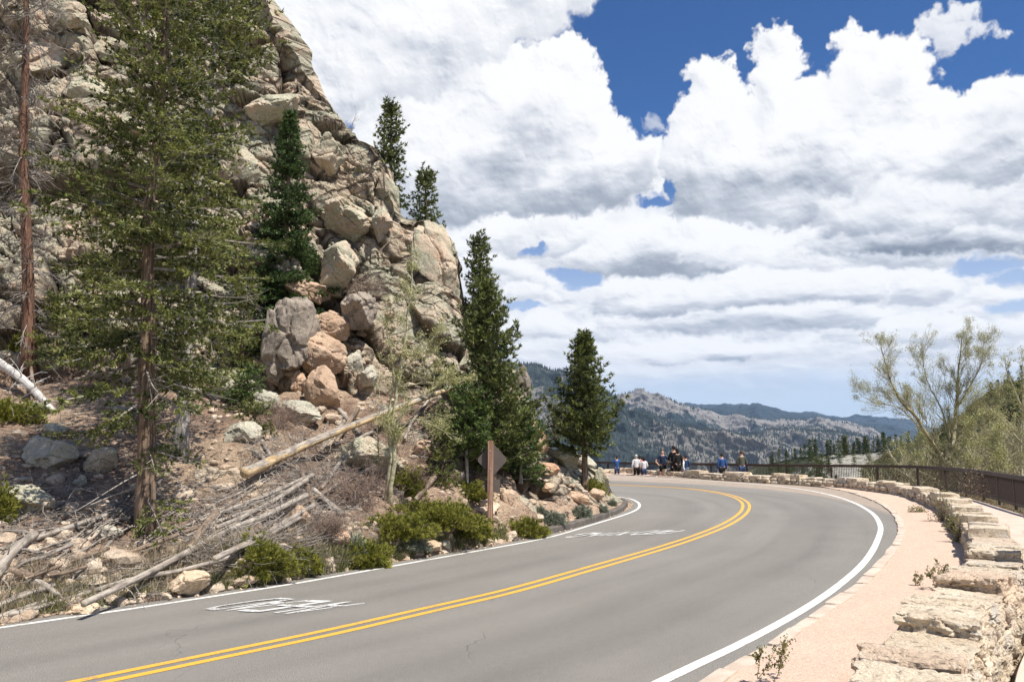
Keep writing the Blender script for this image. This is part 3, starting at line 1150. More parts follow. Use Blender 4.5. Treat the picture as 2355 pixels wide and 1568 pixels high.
# kerb stones of pink concrete, each a stone of its own
curb = bpy.data.objects.new('kerb', None)
COL.objects.link(curb)
curb['kind'] = 'structure'
kv, kf = block_verts(8, 3, 2, 0.06, 3, 0.012, 2.0)
kerb_me = []
for k in range(5):
    kv, kf = block_verts(8, 3, 2, 0.06, 30 + k, 0.02, 2.2)
    kerb_me.append(mesh_data('kerb_stone', kv, kf, M_KERB, False))
C = offs(CE, 0.03)
s = 0
i = 8
while i < len(C) - 4:
    L = random.choice([3, 4, 4])
    a, b = C[i], C[min(i + L, len(C) - 1)]
    mid = (a + b) / 2
    d = b - a
    o = link('kerb_stone', random.choice(kerb_me), curb)
    o.location = (mid[0], mid[1], float(zroad(mid[1])) - 0.035 + random.uniform(-.012, .012))
    o.rotation_euler = (random.uniform(-.03, .03), 0, math.atan2(d[1], d[0]) + random.uniform(-.03, .03))
    o.scale = (np.linalg.norm(d[:2]) - random.uniform(0.015, 0.06), random.uniform(0.15, 0.21), 0.14)
    i += L

# dark kerb of rolled asphalt along the inner side of the bend
kin = [gr(1182, 1243), gr(1230, 1234), gr(1290, 1222), gr(1350, 1206), gr(1400, 1190), gr(1428, 1178), gr(1441, 1168), gr(1443, 1160), gr(1430, 1152)]
KI = smooth_curve(resample(np.array(kin), 0.15), 4)
prof = [(0.0, -0.05), (0.0, 0.13), (-0.03, 0.165), (-0.15, 0.17), (-0.20, 0.12), (-0.22, -0.05)]
rings = []
nn = normals2(KI)
t = np.linspace(0, 1, len(KI))
fade = np.clip(np.minimum(t / 0.06, (1 - t) / 0.06), 0.15, 1)
for u, h in prof:
    Q = KI.copy()
    Q[:, :2] += nn * (u + fbm(KI * [3, 3, 0] + u * 9, 2, 3)[:, None] * 0.012)
    Q[:, 2] = zroad(KI[:, 1]) + h * fade + fbm(KI * [2.5, 2.5, 0] + h, 3, 6) * 0.012
    rings.append(Q)
V = np.stack(rings, 1).reshape(-1, 3)
link('rolled_kerb', mesh_data('rolled_kerb', V, grid_faces(len(KI), len(prof))[:, ::-1], M_DARKKERB, False), kind='structure')

# ------------------------------------------------------------------ stone wall round the outside of the bend
M_WALLSTONE = mat_rock('wall_stone', 0.95, 2.2, 4.0)


def mat_wallstone():
    m, N, bs = new_mat('dressed_granite')
    g = N.n('ShaderNodeNewGeometry')
    oi = N.n('ShaderNodeObjectInfo')
    P = N.vm('ADD', g.outputs['Position'], N.vm('SCALE', (7.1, 3.3, 8.7), scale=oi.outputs['Random']))
    n1 = N.noise(P, 2.2, 6, 0.65)
    n2 = N.noise(P, 9.0, 6, 0.7)
    n3 = N.noise(P, 45.0, 4, 0.7)
    rnd = oi.outputs['Random']
    base = N.ramp(rnd, [(0.0, (0.60, 0.49, 0.35)), (0.3, (0.68, 0.58, 0.44)), (0.6, (0.62, 0.52, 0.385)), (0.8, (0.55, 0.51, 0.44)), (1.0, (0.62, 0.47, 0.34))])
    c = N.mix(N.ss(n1, 0.38, 0.68, 0.0, 0.6), base, (0.44, 0.33, 0.23))
    c = N.mix(N.ss(N.noise(P, 3.3, 5, 0.7, 0.8), 0.55, 0.66, 0.0, 0.7), c, (0.60, 0.55, 0.46))
    c = N.mix(N.ss(n2, 0.34, 0.46, 0.85, 0.0), c, (0.14, 0.10, 0.07))
    s = N.ss(n3, 0.3, 0.7, 0.72, 1.18)
    c = N.mix(1.0, c, N.n('ShaderNodeCombineXYZ', {0: s, 1: s, 2: s}).outputs[0], 'MULTIPLY')
    N.set(bs.inputs['Base Color'], c)
    bump(N, bs, N.m('ADD', N.m('MULTIPLY', n2, 1.3), N.m('MULTIPLY', n3, 0.5)), 1.0, 0.035)
    bs.inputs['Roughness'].default_value = 0.9
    return m


M_GRANITE = mat_wallstone()
M_MORTAR = mat_simple('wall_mortar', (0.22, 0.17, 0.12), 0.95, 8, 0.4, 0.03)
wall = thing('stone_wall', tuple(WL[60] + [0.3, -0.3, 0]), 'low rubble stone wall with raised cap blocks curving round the bend', 'wall')
wl = np.array(wall.location)
M4 = wall.matrix_world


def wpart(name, me, loc, rz, sc, rx=0.0, ry=0.0):
    o = link(name, me, wall)
    o.location = tuple(np.array(loc) - wl)
    o.rotation_euler = (rx, ry, rz)
    o.scale = sc
    return o


WW = 0.62
sW = np.concatenate([[0], np.cumsum(np.linalg.norm(np.diff(WL[:, :2], axis=0), axis=1))])
nW = normals2(WL)


def wat(s, u=0.0):
    x = np.interp(s, sW, WL[:, 0])
    y = np.interp(s, sW, WL[:, 1])
    nx = np.interp(s, sW, nW[:, 0])
    ny = np.interp(s, sW, nW[:, 1])
    return np.array([x + nx * u, y + ny * u]), math.atan2(nx, -ny) + pi  # travel direction


def wdir(s):
    a, _ = wat(s - 0.1)
    b, _ = wat(s + 0.1)
    return math.atan2(b[1] - a[1], b[0] - a[0])


# mortar core
A = offs(WL, 0.07)
B = offs(WL, WW - 0.07)
zt = zroad(A[:, 1]) + np.interp(A[:, 1], [8, 14, 24, 34, 41, 46], [0.38, 0.36, 0.33, 0.30, 0.22, 0.13])
rings = []
for Q, z in ((A, zroad(A[:, 1]) * 0 - 0.35), (A, zt), (B, zt), (B, zroad(A[:, 1]) * 0 - 0.35)):
    Q = Q.copy()
    Q[:, 2] = z
    rings.append(Q)
V = np.stack(rings, 1).reshape(-1, 3) - wl
link('wall_core', mesh_data('wall_core', V, grid_faces(len(A), 4)[:, ::-1], M_MORTAR), wall)

def hwall(y):
    return float(np.interp(y, [8, 14, 24, 34, 41, 46], [0.52, 0.50, 0.47, 0.44, 0.36, 0.27]))


stone_lo = [mesh_data('stone', *block_verts(4, 4, 3, 0.20, 50 + k, 0.085, 1.9), M_GRANITE, True) for k in range(9)]
cap_lo = [mesh_data('cap_stone', *block_verts(7, 7, 3, 0.07, 80 + k, 0.055, 2.2), M_GRANITE, False) for k in range(8)]
cap_hi = [mesh_data('cap_stone', *block_verts(40, 40, 14, 0.045, 120 + k, 0.035, 2.2, 0.055), M_GRANITE, False) for k in range(7)]
stone_hi = [mesh_data('stone', *block_verts(18, 18, 12, 0.12, 140 + k, 0.085, 2.0, 0.06), M_GRANITE, False) for k in range(7)]
rest = []      # far stones beyond the limit
nparts = 0


def put(name, me, p, z, rz, sc, rx=0, ry=0):
    global nparts
    nparts += 1
    wpart(name, me, (p[0], p[1], z), rz, sc, rx, ry)


S0 = 4.0
s = S0
S_END = sW[-1] - 12
# caps: mostly one slab across the wall, every few metres a raised block
merlon = 0.0
raised_left = 0
cap_iv = []
nxt = s + 4.2
while s < S_END:
    p, _ = wat(s, 0.3)
    near = p[1] < 16
    L = random.uniform(0.5, 0.95) if near else random.uniform(0.45, 0.95)
    if raised_left <= 0 and s > nxt:
        raised_left = random.uniform(0.9, 1.3)
        nxt = s + random.uniform(2.3, 2.9)
    up_ = raised_left > 0
    if up_:
        L = min(L, raised_left)
        L = max(L, 0.45)
        raised_left -= L
    th = 0.13 + random.uniform(-.015, .02) + ((0.14 if near else 0.11) if up_ else 0)
    zb = float(zroad(p[1])) + hwall(p[1]) - 0.13
    p, _ = wat(s + L / 2, WW / 2 + random.uniform(-.03, .03))
    me = random.choice(cap_hi if p[1] < 15 else cap_lo)
    put('cap_stone', me, p, zb + th / 2 - 0.01 + random.uniform(-.01, .01), wdir(s + L / 2) + random.uniform(-.05, .05),
        (L * 1.01, WW * random.uniform(1.06, 1.16), th * 1.06), random.uniform(-.035, .035), random.uniform(-.03, .03))
    cap_iv.append((s, L, up_))
    s += L * 1.0
# face stones
faces = []
for side in (0, 1):
    for course, (zc, hh) in enumerate(((0.10, 0.24), (0.32, 0.25))):
        s = S0
        while s < S_END:
            L = random.uniform(0.2, 0.46)
            p, _ = wat(s + L / 2, 0.06 if side == 0 else WW - 0.06)
            vis = (side == 0 and p[1] > 12) or (side == 1 and p[1] < 14)
            if vis:
                faces.append((math.hypot(*p), side, course, s, L, zc, hh))
            s += L
    if side == 1:
        s = S0
        while s < 22:
            L = random.uniform(0.25, 0.5)
            p, _ = wat(s + L / 2, WW - 0.05)
            faces.append((math.hypot(*p), side, 9, s, L, -0.14, 0.26))
            s += L
faces.sort()
loose = []
for (dd, side, course, s, L, zc, hh) in faces:
    p, _ = wat(s + L / 2, (0.07 if side == 0 else WW - 0.07) + random.uniform(-.03, .03))
    hs = (hwall(p[1]) - 0.1) / 0.45 if zc > 0 else 1.0
    z = float(zroad(p[1])) + zc * hs + random.uniform(-.02, .02)
    hh = hh * hs
    rz = wdir(s + L / 2) + random.uniform(-.12, .12)
    sc = (L * random.uniform(0.92, 1.08), random.uniform(0.24, 0.32), hh * random.uniform(0.9, 1.12))
    if nparts < 299:
        put('stone', random.choice(stone_hi if dd < 14 else stone_lo), p, z, rz, sc, random.uniform(-.15, .15), random.uniform(-.15, .15))
    else:
        loose.append((p, z, rz, sc))
parts = []
lo = [block_verts(3, 3, 2, 0.2, 70 + k, 0.08, 1.9) for k in range(5)]
for (p, z, rz, sc) in loose:
    V, F = random.choice(lo)
    V = V * sc
    c_, s_ = cos(rz), sin(rz)
    V = np.stack([V[:, 0] * c_ - V[:, 1] * s_ + p[0], V[:, 0] * s_ + V[:, 1] * c_ + p[1], V[:, 2] + z], 1) - wl
    parts.append((V, F))
if parts:
    V, F = join(parts)
    o = link('far_rubble', mesh_data('far_rubble', V, F, M_GRANITE, True), wall)
    o['kind'] = 'stuff'

# ------------------------------------------------------------------ pavement behind the wall, in slabs
walk = bpy.data.objects.new('pavement', None)
COL.objects.link(walk)
walk['kind'] = 'structure'
WRo = resample_lin(offs(WL, WW + 0.22), 600)
RLi0 = RL
A2 = WRo
d2 = ((A2[:, None, :2] - RL[None, ::2, :2]) ** 2).sum(2)
B2 = RL[::2][d2.argmin(1)]
v = B2 - A2
B2 = B2 - v / (np.linalg.norm(v[:, :2], axis=1, keepdims=True) + 1e-9) * 0.35
nn = (B2 - A2)
i = 0
while i < 590:
    j = min(i + 13, 599)
    q0, q1 = A2[i], A2[j]
    gap = 0.004
    ii = np.arange(i, j + 1)
    Aa, Bb = A2[ii].copy(), B2[ii].copy()
    tv = (Aa[-1] - Aa[0]) / (np.linalg.norm(Aa[-1] - Aa[0]) + 1e-9)
    Aa[-1] -= tv * 0.012
    Bb[-1] -= tv * 0.012
    rr = []
    for Q, z in ((Aa, -0.32), (Aa, -0.012), (Aa + (Bb - Aa) * 0.004, 0.0), (Aa + (Bb - Aa) * 0.996, 0.0), (Bb, -0.012), (Bb, -0.32)):
        Q = Q.copy()
        Q[:, 2] = z + zwalk(Q[:, 1])
        rr.append(Q)
    V = np.stack(rr, 1).reshape(-1, 3)
    F = grid_faces(len(ii), 6)[:, ::-1]
    o = link('slab', mesh_data('slab', V, F, M_WALK), walk)
    i = j

# ------------------------------------------------------------------ railing
M_RAIL = mat_simple('brown_painted_steel', (0.055, 0.036, 0.027), 0.55, 12, 0.3, 0.0, 0.4)
rail = thing('railing', tuple(RL[160]), 'long dark brown metal railing with thin uprights along the overlook', 'railing')
rl = np.array(rail.location)
sR = np.concatenate([[0], np.cumsum(np.linalg.norm(np.diff(RL[:, :2], axis=0), axis=1))])


def bar(name, dz, w, h, parent):
    rr = []
    for u, k in ((-w / 2, -h / 2), (-w / 2, h / 2), (w / 2, h / 2), (w / 2, -h / 2), (-w / 2, -h / 2)):
        Q = offs(RL, u)
        Q[:, 2] = dz + k + RL[:, 2]
        rr.append(Q)
    V = np.stack(rr, 1).reshape(-1, 3) - rl
    return link(name, mesh_data(name, V, grid_faces(len(RL), 5)[:, ::-1], M_RAIL), parent)


bar('top_rail', 1.085, 0.12, 0.14, rail)
bar('bottom_rail', 0.16, 0.06, 0.085, rail)
Vb, Fb = box(0, 0, 0.49, 0.075, 0.08, 1.04)
post_me = mesh_data('post', Vb, Fb, M_RAIL)
Vb, Fb = box(0, 0, 0.59, 0.017, 0.017, 0.84)
bal_me = mesh_data('baluster', Vb, Fb, M_RAIL)
q = 0.8
bl = []
while q < sR[-1] - 0.5:
    x, y = np.interp(q, sR, RL[:, 0]), np.interp(q, sR, RL[:, 1])
    x2, y2 = np.interp(q + 0.1, sR, RL[:, 0]), np.interp(q + 0.1, sR, RL[:, 1])
    if y > 11 and x > -4:
        o = link('post', post_me, rail)
        o.location = (x - rl[0], y - rl[1], float(zwalk(y)))
        o.rotation_euler = (0, 0, math.atan2(y2 - y, x2 - x))
        for k in range(1, 27):
            qq = q + k * 0.089
            bx, by = np.interp(qq, sR, RL[:, 0]), np.interp(qq, sR, RL[:, 1])
            bl.append((math.hypot(bx, by) - (30 if bx / by < 0.66 and by > 23 else 0), bx, by, math.atan2(y2 - y, x2 - x)))
    q += 2.4
bl.sort()
rest = []
for k, (dd, x, y, a) in enumerate(bl):
    if k < 290:
        o = link('baluster', bal_me, rail)
        o.location = (x - rl[0], y - rl[1], float(zwalk(y)))
        o.rotation_euler = (0, 0, a)
    else:
        rest.append(box(x - rl[0], y - rl[1], 0.59 + float(zwalk(y)), 0.017, 0.017, 0.84, a))
V, F = join(rest)
o = link('far_balusters', mesh_data('far_balusters', V, F, M_RAIL), rail)
o['kind'] = 'stuff'

# ------------------------------------------------------------------ the rocky hill on the inside of the bend
HILL_FOOT = [(-900, 1720), (-500, 1585), (-200, 1490), (0, 1434), (250, 1398), (500, 1361), (683, 1334), (861, 1300), (1029, 1269), (1168, 1244), (1230, 1231), (1300, 1216), (1350, 1202), (1400, 1185), (1428, 1172), (1440, 1163), (1446, 1156)]
HILL_TOP = [(-900, -500), (0, -380), (300, -250), (500, -120), (600, -40), (632, 5), (700, 100), (715, 150), (745, 215), (772, 258), (790, 300), (860, 335), (905, 400), (932, 490), (985, 500), (1040, 560), (1066, 620), (1070, 690),
            (1108, 735), (1122, 790), (1180, 835), (1222, 862), (1226, 900), (1205, 940), (1232, 968), (1262, 1000), (1300, 1022), (1345, 1052), (1375, 1080), (1398, 1110), (1420, 1140), (1436, 1152), (1446, 1156)]
HILL_D = [   # px: (py, distance) upwards from the foot
    (-900, [(1400, 9.5), (1100, 13), (850, 17), (500, 22), (0, 26), (-500, 31)]),
    (-300, [(1400, 10.0), (1200, 12.8), (980, 17.5), (860, 20.5), (500, 24), (100, 28), (-450, 33)]),
    (0, [(1300, 11.0), (1150, 13.8), (980, 17.5), (870, 20.5), (500, 24.0), (100, 28.0), (-380, 33)]),
    (200, [(1300, 11.6), (1150, 14.3), (980, 18.0), (870, 20.8), (500, 24.5), (100, 28.0), (-300, 32)]),
    (350, [(1300, 12.2), (1215, 13.6), (1080, 16.2), (950, 19.5), (850, 22.0), (500, 25.5), (100, 28.8), (-230, 32)]),
    (600, [(1250, 13.2), (1100, 16.0), (950, 19.5), (880, 21.2), (700, 22.6), (400, 26.0), (100, 29.2), (-30, 30.5)]),
    (800, [(1230, 14.9), (1080, 17.8), (950, 20.5), (900, 21.8), (700, 24.0), (500, 26.2), (310, 28.6)]),
    (1000, [(1200, 17.2), (1080, 19.3), (980, 21.2), (900, 22.6), (700, 24.8), (520, 27.0)]),
    (1100, [(1180, 18.9), (1080, 20.7), (980, 22.3), (900, 23.6), (740, 26.5)]),
    (1170, [(1170, 19.8), (1080, 21.8), (980, 23.4), (900, 25.0), (830, 27.0)]),
    (1222, [(1170, 20.6), (1100, 22.0), (1020, 23.5), (960, 25.5), (880, 27.5)]),
    (1300, [(1170, 21.8), (1120, 23.3), (1070, 25.5), (1022, 28.0)]),
    (1370, [(1165, 24.2), (1130, 25.8), (1080, 29.0)]),
    (1420, [(1165, 26.6), (1140, 29.0)]),
    (1446, [(1158, 29.0)]),
]


def interp_list(L, x):
    xs = [p[0] for p in L]
    return np.interp(x, xs, [p[1] for p in L])


def build_hill():
    cols = np.concatenate([np.arange(-900, -60, 14.0), np.arange(-60, 1446.1, 2.2)])
    nr = 520
    tt = np.linspace(0, 1, nr)
    foot = interp_list(HILL_FOOT, cols)
    top = interp_list(HILL_TOP, cols)
    # distances per control column on a common parameter t, then across columns
    cx = [c[0] for c in HILL_D]
    G = []
    for px, L in HILL_D:
        f, tp = interp_list(HILL_FOOT, px), interp_list(HILL_TOP, px)
        yf = gr(px, f)[1]
        ys = [(f - p) / (f - tp + 1e-6) for p, _ in L]
        ds = [d for _, d in L]
        ts = np.array([0.0] + list(np.clip(ys, 0.01, None)))
        dv = np.array([yf] + ds)
        G.append(np.interp(tt, ts, dv))
    G = np.array(G)
    D = np.stack([np.interp(cols, cx, G[:, k]) for k in range(nr)], 0)      # nr x nc
    for _ in range(10):
        D[:, 1:-1] = 0.25 * D[:, :-2] + 0.5 * D[:, 1:-1] + 0.25 * D[:, 2:]
        D[1:-1] = 0.25 * D[:-2] + 0.5 * D[1:-1] + 0.25 * D[2:]
    PX = np.repeat(cols[None, :], nr, 0)
    PY = foot[None, :] * (1 - tt[:, None]) + top[None, :] * tt[:, None]
    x = (PX - CX) / FPX
    y = (CY - PY) / FPX
    dx, dy, dz = x, cos(PITCH) - y * sin(PITCH), sin(PITCH) + y * cos(PITCH)
    P = np.stack([dx / dy * D, D, CAM_Z + dz / dy * D], 2)
    # the far side of the crest: a rounded back falling away
    last = P[-1]
    back = []
    for k in range(1, 40):
        u = k / 39
        Q = last.copy()
        base = 0.1
        Q[:, 1] += 0.5 * k * (0.25 + u * 0.5)
        Q[:, 0] = np.where(last[:, 0] < 0, last[:, 0] * Q[:, 1] / last[:, 1], last[:, 0]) - 2.0 * u
        Q[:, 2] = base + (last[:, 2] - base) * (1 - u ** 1.5)
        lim = np.interp(Q[:, 0], [-20, -9, -2, 2.3, 4.5, 5.2], [34.6, 35.1, 34.6, 32.6, 30.6, 29.5])
        y1 = np.where(last[:, 2] > 12, np.maximum(Q[:, 1], last[:, 1]), np.minimum(Q[:, 1], np.maximum(lim, last[:, 1] + 0.02 * k)))
        Q[:, 0] = np.where(last[:, 0] < 0, last[:, 0] * y1 / last[:, 1] - 2.0 * u, Q[:, 0])
        Q[:, 1] = y1
        back.append(Q)
    P = np.concatenate([P, np.array(back)], 0)
    V = P.reshape(-1, 3)
    nrt, nc = P.shape[:2]
    t_full = np.concatenate([tt, np.ones(39)])
    # rockiness: 0 = soil slope, 1 = cliff
    base_py = np.interp(cols, [-900, 0, 200, 330, 450, 560, 640, 760, 900, 1030, 1080, 1150, 1180, 1200, 1230, 1300, 1400, 1446],
                        [880, 880, 880, 900, 840, 860, 900, 905, 910, 945, 1010, 1030, 1085, 1125, 1130, 1145, 1162, 1166])
    PYf = np.concatenate([PY, np.repeat(top[None, :] - 60, 39, 0)], 0)
    wob = (vnoise(np.stack([PX[:, :].ravel() / 60, PY.ravel() / 60, PX.ravel() * 0], 1), 3) * 26).reshape(PX.shape)
    wob = np.concatenate([wob, np.zeros((39, nc))], 0)
    rk = np.clip((base_py[None, :] - PYf + wob) / 30 + 0.5, 0, 1)
    rk = rk * rk * (3 - 2 * rk)
    # normals of the smooth hill
    gu = np.gradient(P, axis=1)
    gv = np.gradient(P, axis=0)
    Nn = np.cross(gu, gv)
    Nn /= np.linalg.norm(Nn, axis=2, keepdims=True) + 1e-9
    sgn = np.sign((Nn[nr // 2, nc // 2] * (CAMP - P[nr // 2, nc // 2])).sum())
    Nn = (Nn * sgn).reshape(-1, 3)
    # ---- broken rock: tilted facets of three sizes, cracks between the blocks
    Q = V + np.stack([fbm(V * 0.30 + k * 50, 2, 7 + k) for k in range(3)], 1) * 0.32
    Rm = rotm(0, 34, 12)
    Ql = Q @ Rm
    rock = np.zeros(len(V))
    crack = np.zeros(len(V))
    for (s, an, amp, tilt, cr, cw, sd_) in ((4.2, (1.35, 1.0, 0.85), 1.30, 0.26, 0.42, 0.045, 21), (1.9, (1.35, 1.0, 0.62), 0.62, 0.26, 0.24, 0.045, 41), (0.75, (1.3, 1.0, 0.55), 0.17, 0.20, 0.06, 0.055, 61), (0.28, (1.2, 1.0, 0.6), 0.035, 0.14, 0.015, 0.07, 91)):
        sc = np.array(an) * s
        f1, f2, sp, rid = voro(Ql / sc, sd_)
        q = (Ql / sc - sp)
        tv = (rid[:, 1:4] - 0.5) * 2
        h = amp * (rid[:, 0] - 0.5) + tilt * s * (q * tv).sum(1) * 1.1 - amp * 0.20 * f1
        e = f2 - f1
        h = h - cr * np.exp(-(e / cw) ** 1.4)
        crack = np.maximum(crack, np.exp(-(e / (cw * 0.7)) ** 2) * min(1, cr * 4))
        rock += h
    rid_s = fbm(V * 0.9 + 5, 5, 31) * 0.11 + fbm(V * 4.5, 4, 33, 0.6) * 0.045
    # strata: long ledges dipping with the hill
    rock += rid_s
    soil = fbm(V * 0.45, 4, 3) * 0.16 + fbm(V * 2.1, 4, 5) * 0.06
    f1, f2, sp, rid = voro(V / 0.9 + 3, 77)
    emb = np.clip(rid[:, 0] - 0.62, 0, 1) * 2.2 * np.clip(0.42 - f1, 0, 1) * 0.9
    soil = soil + emb * 0.5
    rkf = rk.ravel()
    nearfoot = np.clip(np.repeat(t_full[:, None], nc, 1).ravel() * 14, 0, 1)
    edge = np.clip((1446 - np.repeat(cols[None, :], nrt, 0).ravel()) / 160, 0, 1)
    scale = np.repeat(np.interp(cols, [0, 900, 1180, 1300, 1446], [1.0, 0.85, 0.62, 0.55, 0.3])[None, :], nrt, 0).ravel()
    disp = rkf * rock * scale + (1 - rkf) * soil * 0.9
    crest = np.clip((np.repeat(t_full[:, None], nc, 1).ravel() - 0.93) / 0.07, 0, 1)
    disp = disp * nearfoot * np.clip(edge + 0.1, 0, 1) * (1 - 0.45 * crest)
    # at the crest move mostly along the line of sight so the skyline keeps its place
    Vd = V + Nn * disp[:, None]
    skirt = Vd.reshape(nrt, nc, 3)
    skirt[0, :, 2] -= 0.25
    rockmask = np.clip(rkf + (emb > 0.03) * 0.8, 0, 1)
    me = mesh_data('rocky_hill', skirt.reshape(-1, 3), grid_faces(nrt, nc), M_HILL, False,
                   attrs={'rock': rockmask, 'crack': crack * rkf})
    # facing
    pl = me.polygons[len(me.polygons) // 3]
    if (np.array(pl.normal) * (CAMP - np.array(pl.center))).sum() < 0:
        me.flip_normals()
    o = link('rocky_hill', me, kind='structure')
    return skirt, cols, foot, top, nr, Nn.reshape(nrt, nc, 3)


def mat_hill():
    m, N, bs = new_mat('hill_rock_and_soil')
    g = N.n('ShaderNodeNewGeometry')
    P = g.outputs['Position']
    rk = N.n('ShaderNodeAttribute', attribute_name='rock').outputs['Fac']
    ck = N.n('ShaderNodeAttribute', attribute_name='crack').outputs['Fac']
    c, n2, n3 = rock_colour(N, P, 0.85, 0.15)
    c = N.mix(N.m('MULTIPLY', ck, 0.75), c, (0.07, 0.05, 0.035))
    j1 = joints(N, P, 0.36)
    j2 = joints(N, N.vm('ADD', P, (9.0, 3.0, 5.0)), 1.0, 0.45)
    jj = N.m('MULTIPLY', j1, N.m('ADD', 0.58, N.m('MULTIPLY', j2, 0.42)))
    c = N.mix(N.m('MULTIPLY', N.m('SUBTRACT', 1.0, jj), 0.75), c, (0.07, 0.052, 0.038))
    # soil: needle duff, sandy gravel, bits of grass
    s1 = N.noise(P, 0.6, 5, 0.6, 0.5)
    s2 = N.noise(P, 6.0, 6, 0.72)
    s3 = N.noise(P, 38.0, 4, 0.75)
    sc = N.ramp(N.m('ADD', N.m('MULTIPLY', s1, 0.62), N.m('MULTIPLY', s2, 0.38)), [(0.34, (0.17, 0.115, 0.08)), (0.47, (0.26, 0.175, 0.125)), (0.54, (0.40, 0.29, 0.20)), (0.66, (0.50, 0.385, 0.27))])
    sx = N.n('ShaderNodeSeparateXYZ', {0: P}).outputs[0]
    sc = N.mix(N.ss(sx, -0.8, 2.0), sc, N.mix(s2, (0.42, 0.29, 0.20), (0.60, 0.44, 0.31)))
    gg = N.ss(s3, 0.32, 0.68, 0.5, 1.35)
    sc = N.mix(1.0, sc, N.n('ShaderNodeCombineXYZ', {0: gg, 1: gg, 2: gg}).outputs[0], 'MULTIPLY')
    f = N.ss(N.m('ADD', rk, N.m('MULTIPLY', N.m('SUBTRACT', s2, 0.5), 0.8)), 0.35, 0.60)
    N.set(bs.inputs['Base Color'], N.mix(f, sc, c))
    h = N.m('ADD', N.m('MULTIPLY', n2, 1.3), N.m('MULTIPLY', n3, 0.9))
    h = N.m('ADD', h, N.m('MULTIPLY', s3, 0.3))
    h = N.m('ADD', h, N.m('MULTIPLY', N.m('MULTIPLY', jj, f), 1.6))
    bump(N, bs, h, 1.0, 0.09)
    bs.inputs['Roughness'].default_value = 0.92
    return m


M_HILL = mat_hill()
HILL, HCOLS, HFOOT, HTOP, HNR, HNRM = build_hill()


_q = HILL[:HNR] - CAMP
_yy = _q[..., 1] * cos(PITCH) + _q[..., 2] * sin(PITCH)
_zz = -_q[..., 1] * sin(PITCH) + _q[..., 2] * cos(PITCH)
PPX = CX + FPX * _q[..., 0] / _yy
PPY = CY - FPX * _zz / _yy


def on(px, py):
    """point of the hill's surface seen at a pixel of the photograph"""
    i = int(np.clip(np.searchsorted(HCOLS, px), 0, len(HCOLS) - 1))
    a, b = max(0, i - 5), min(len(HCOLS), i + 6)
    m = (np.abs(PPY[:, a:b] - py) < 2.2) & (np.abs(PPX[:, a:b] - px) < 9)
    if m.any():
        w = np.where(m, HILL[:HNR, a:b, 1], 1e9)
        k = int(w.argmin())
        return HILL[k // (b - a), a + k % (b - a)].copy()
    t = (HFOOT[i] - py) / (HFOOT[i] - HTOP[i] + 1e-6)
    j = int(np.clip(round(t * (HNR - 1)), 0, HNR - 1))
    return HILL[j, i].copy()


def ground_below(x, y):
    """height of the hill (or the verge) straight under a point, from the nearest column of sight"""
    px = CX + FPX * x / (y * cos(PITCH))
    for _ in range(4):
        i = int(np.clip(np.searchsorted(HCOLS, px), 0, len(HCOLS) - 1))
        col = HILL[:HNR, i]
        k = int(np.abs(col[:, 1] - y).argmin())
        q = col[k]
        # correct the column for the height of the point
        d = q - CAMP
        yy = d[1] * cos(PITCH) + d[2] * sin(PITCH)
        px = CX + FPX * x / yy
    return float(q[2])


# ------------------------------------------------------------------ boulders
def icosphere(sub):
    import bmesh
    bm = bmesh.new()
    bmesh.ops.create_icosphere(bm, subdivisions=sub, radius=1)
    V = np.array([v.co[:] for v in bm.verts])
    F = np.array([[v.index for v in f.verts] for f in bm.faces])
    bm.free()
    return V, F


ICO = {k: icosphere(k) for k in (2, 3, 4, 5)}


def rock_verts(sub, seed, cuts=14, rough=0.06, cutlo=0.62, crack=0.0):
    r = np.random.default_rng(seed)
    V, F = ICO[sub]
    n = r.normal(size=(cuts, 3))
    n /= np.linalg.norm(n, axis=1, keepdims=True)
    d = r.uniform(cutlo, 0.98, cuts)
    dots = V @ n.T
    lim = np.where(dots > 0.05, d[None, :] / np.maximum(dots, 0.05), 9).min(1)
    k = np.minimum(lim, 1.05)
    # soften the edges between the cut faces a little
    Q = V * k[:, None]
    nz = fbm(Q * 1.6 + seed, 4, seed) * rough + fbm(Q * 5 + seed, 4, seed + 5) * rough * 0.40
    f1, f2, sp, rid = voro(Q * 1.3 + seed * 3, seed)
    nz += (rid[:, 0] - 0.5) * rough * 2.4 + ((Q * 1.3 + seed * 3 - sp) * (rid[:, 1:4] - 0.5)).sum(1) * rough * 3.0 - np.exp(-((f2 - f1) / 0.06) ** 2) * rough * 1.0
    Q = Q * (1 + nz)[:, None]
    if crack:
        cn = r.normal(size=3)
        cn /= np.linalg.norm(cn)
        e = Q @ cn + 0.1 * fbm(Q * 2, 3, seed)
        Q = Q * (1 - crack * np.exp(-(e / 0.05) ** 2))[:, None]
    return Q, F


M_RG = mat_rock('lichened_granite', -0.05, 0.85)
M_RT = mat_rock('tan_granite', 1.4, 0.9, 20)


def mat_tan(name, a, b):
    m, N, bs = new_mat(name)
    P = N.n('ShaderNodeNewGeometry').outputs['Position']
    n1 = N.noise(P, 1.6, 5, 0.6)
    n2 = N.noise(P, 7, 6, 0.7)
    n3 = N.noise(P, 40, 4, 0.75)
    c = N.mix(N.ss(n1, 0.35, 0.65), a, b)
    c = N.mix(N.ss(n2, 0.36, 0.46, 0.6, 0.0), c, tuple(x * 0.4 for x in a))
    g = N.ss(n3, 0.32, 0.68, 0.72, 1.16)
    c = N.mix(1.0, c, N.n('ShaderNodeCombineXYZ', {0: g, 1: g, 2: g}).outputs[0], 'MULTIPLY')
    N.set(bs.inputs['Base Color'], c)
    bump(N, bs, N.m('ADD', n2, N.m('MULTIPLY', n3, 0.35)), 0.9, 0.04)
    return m


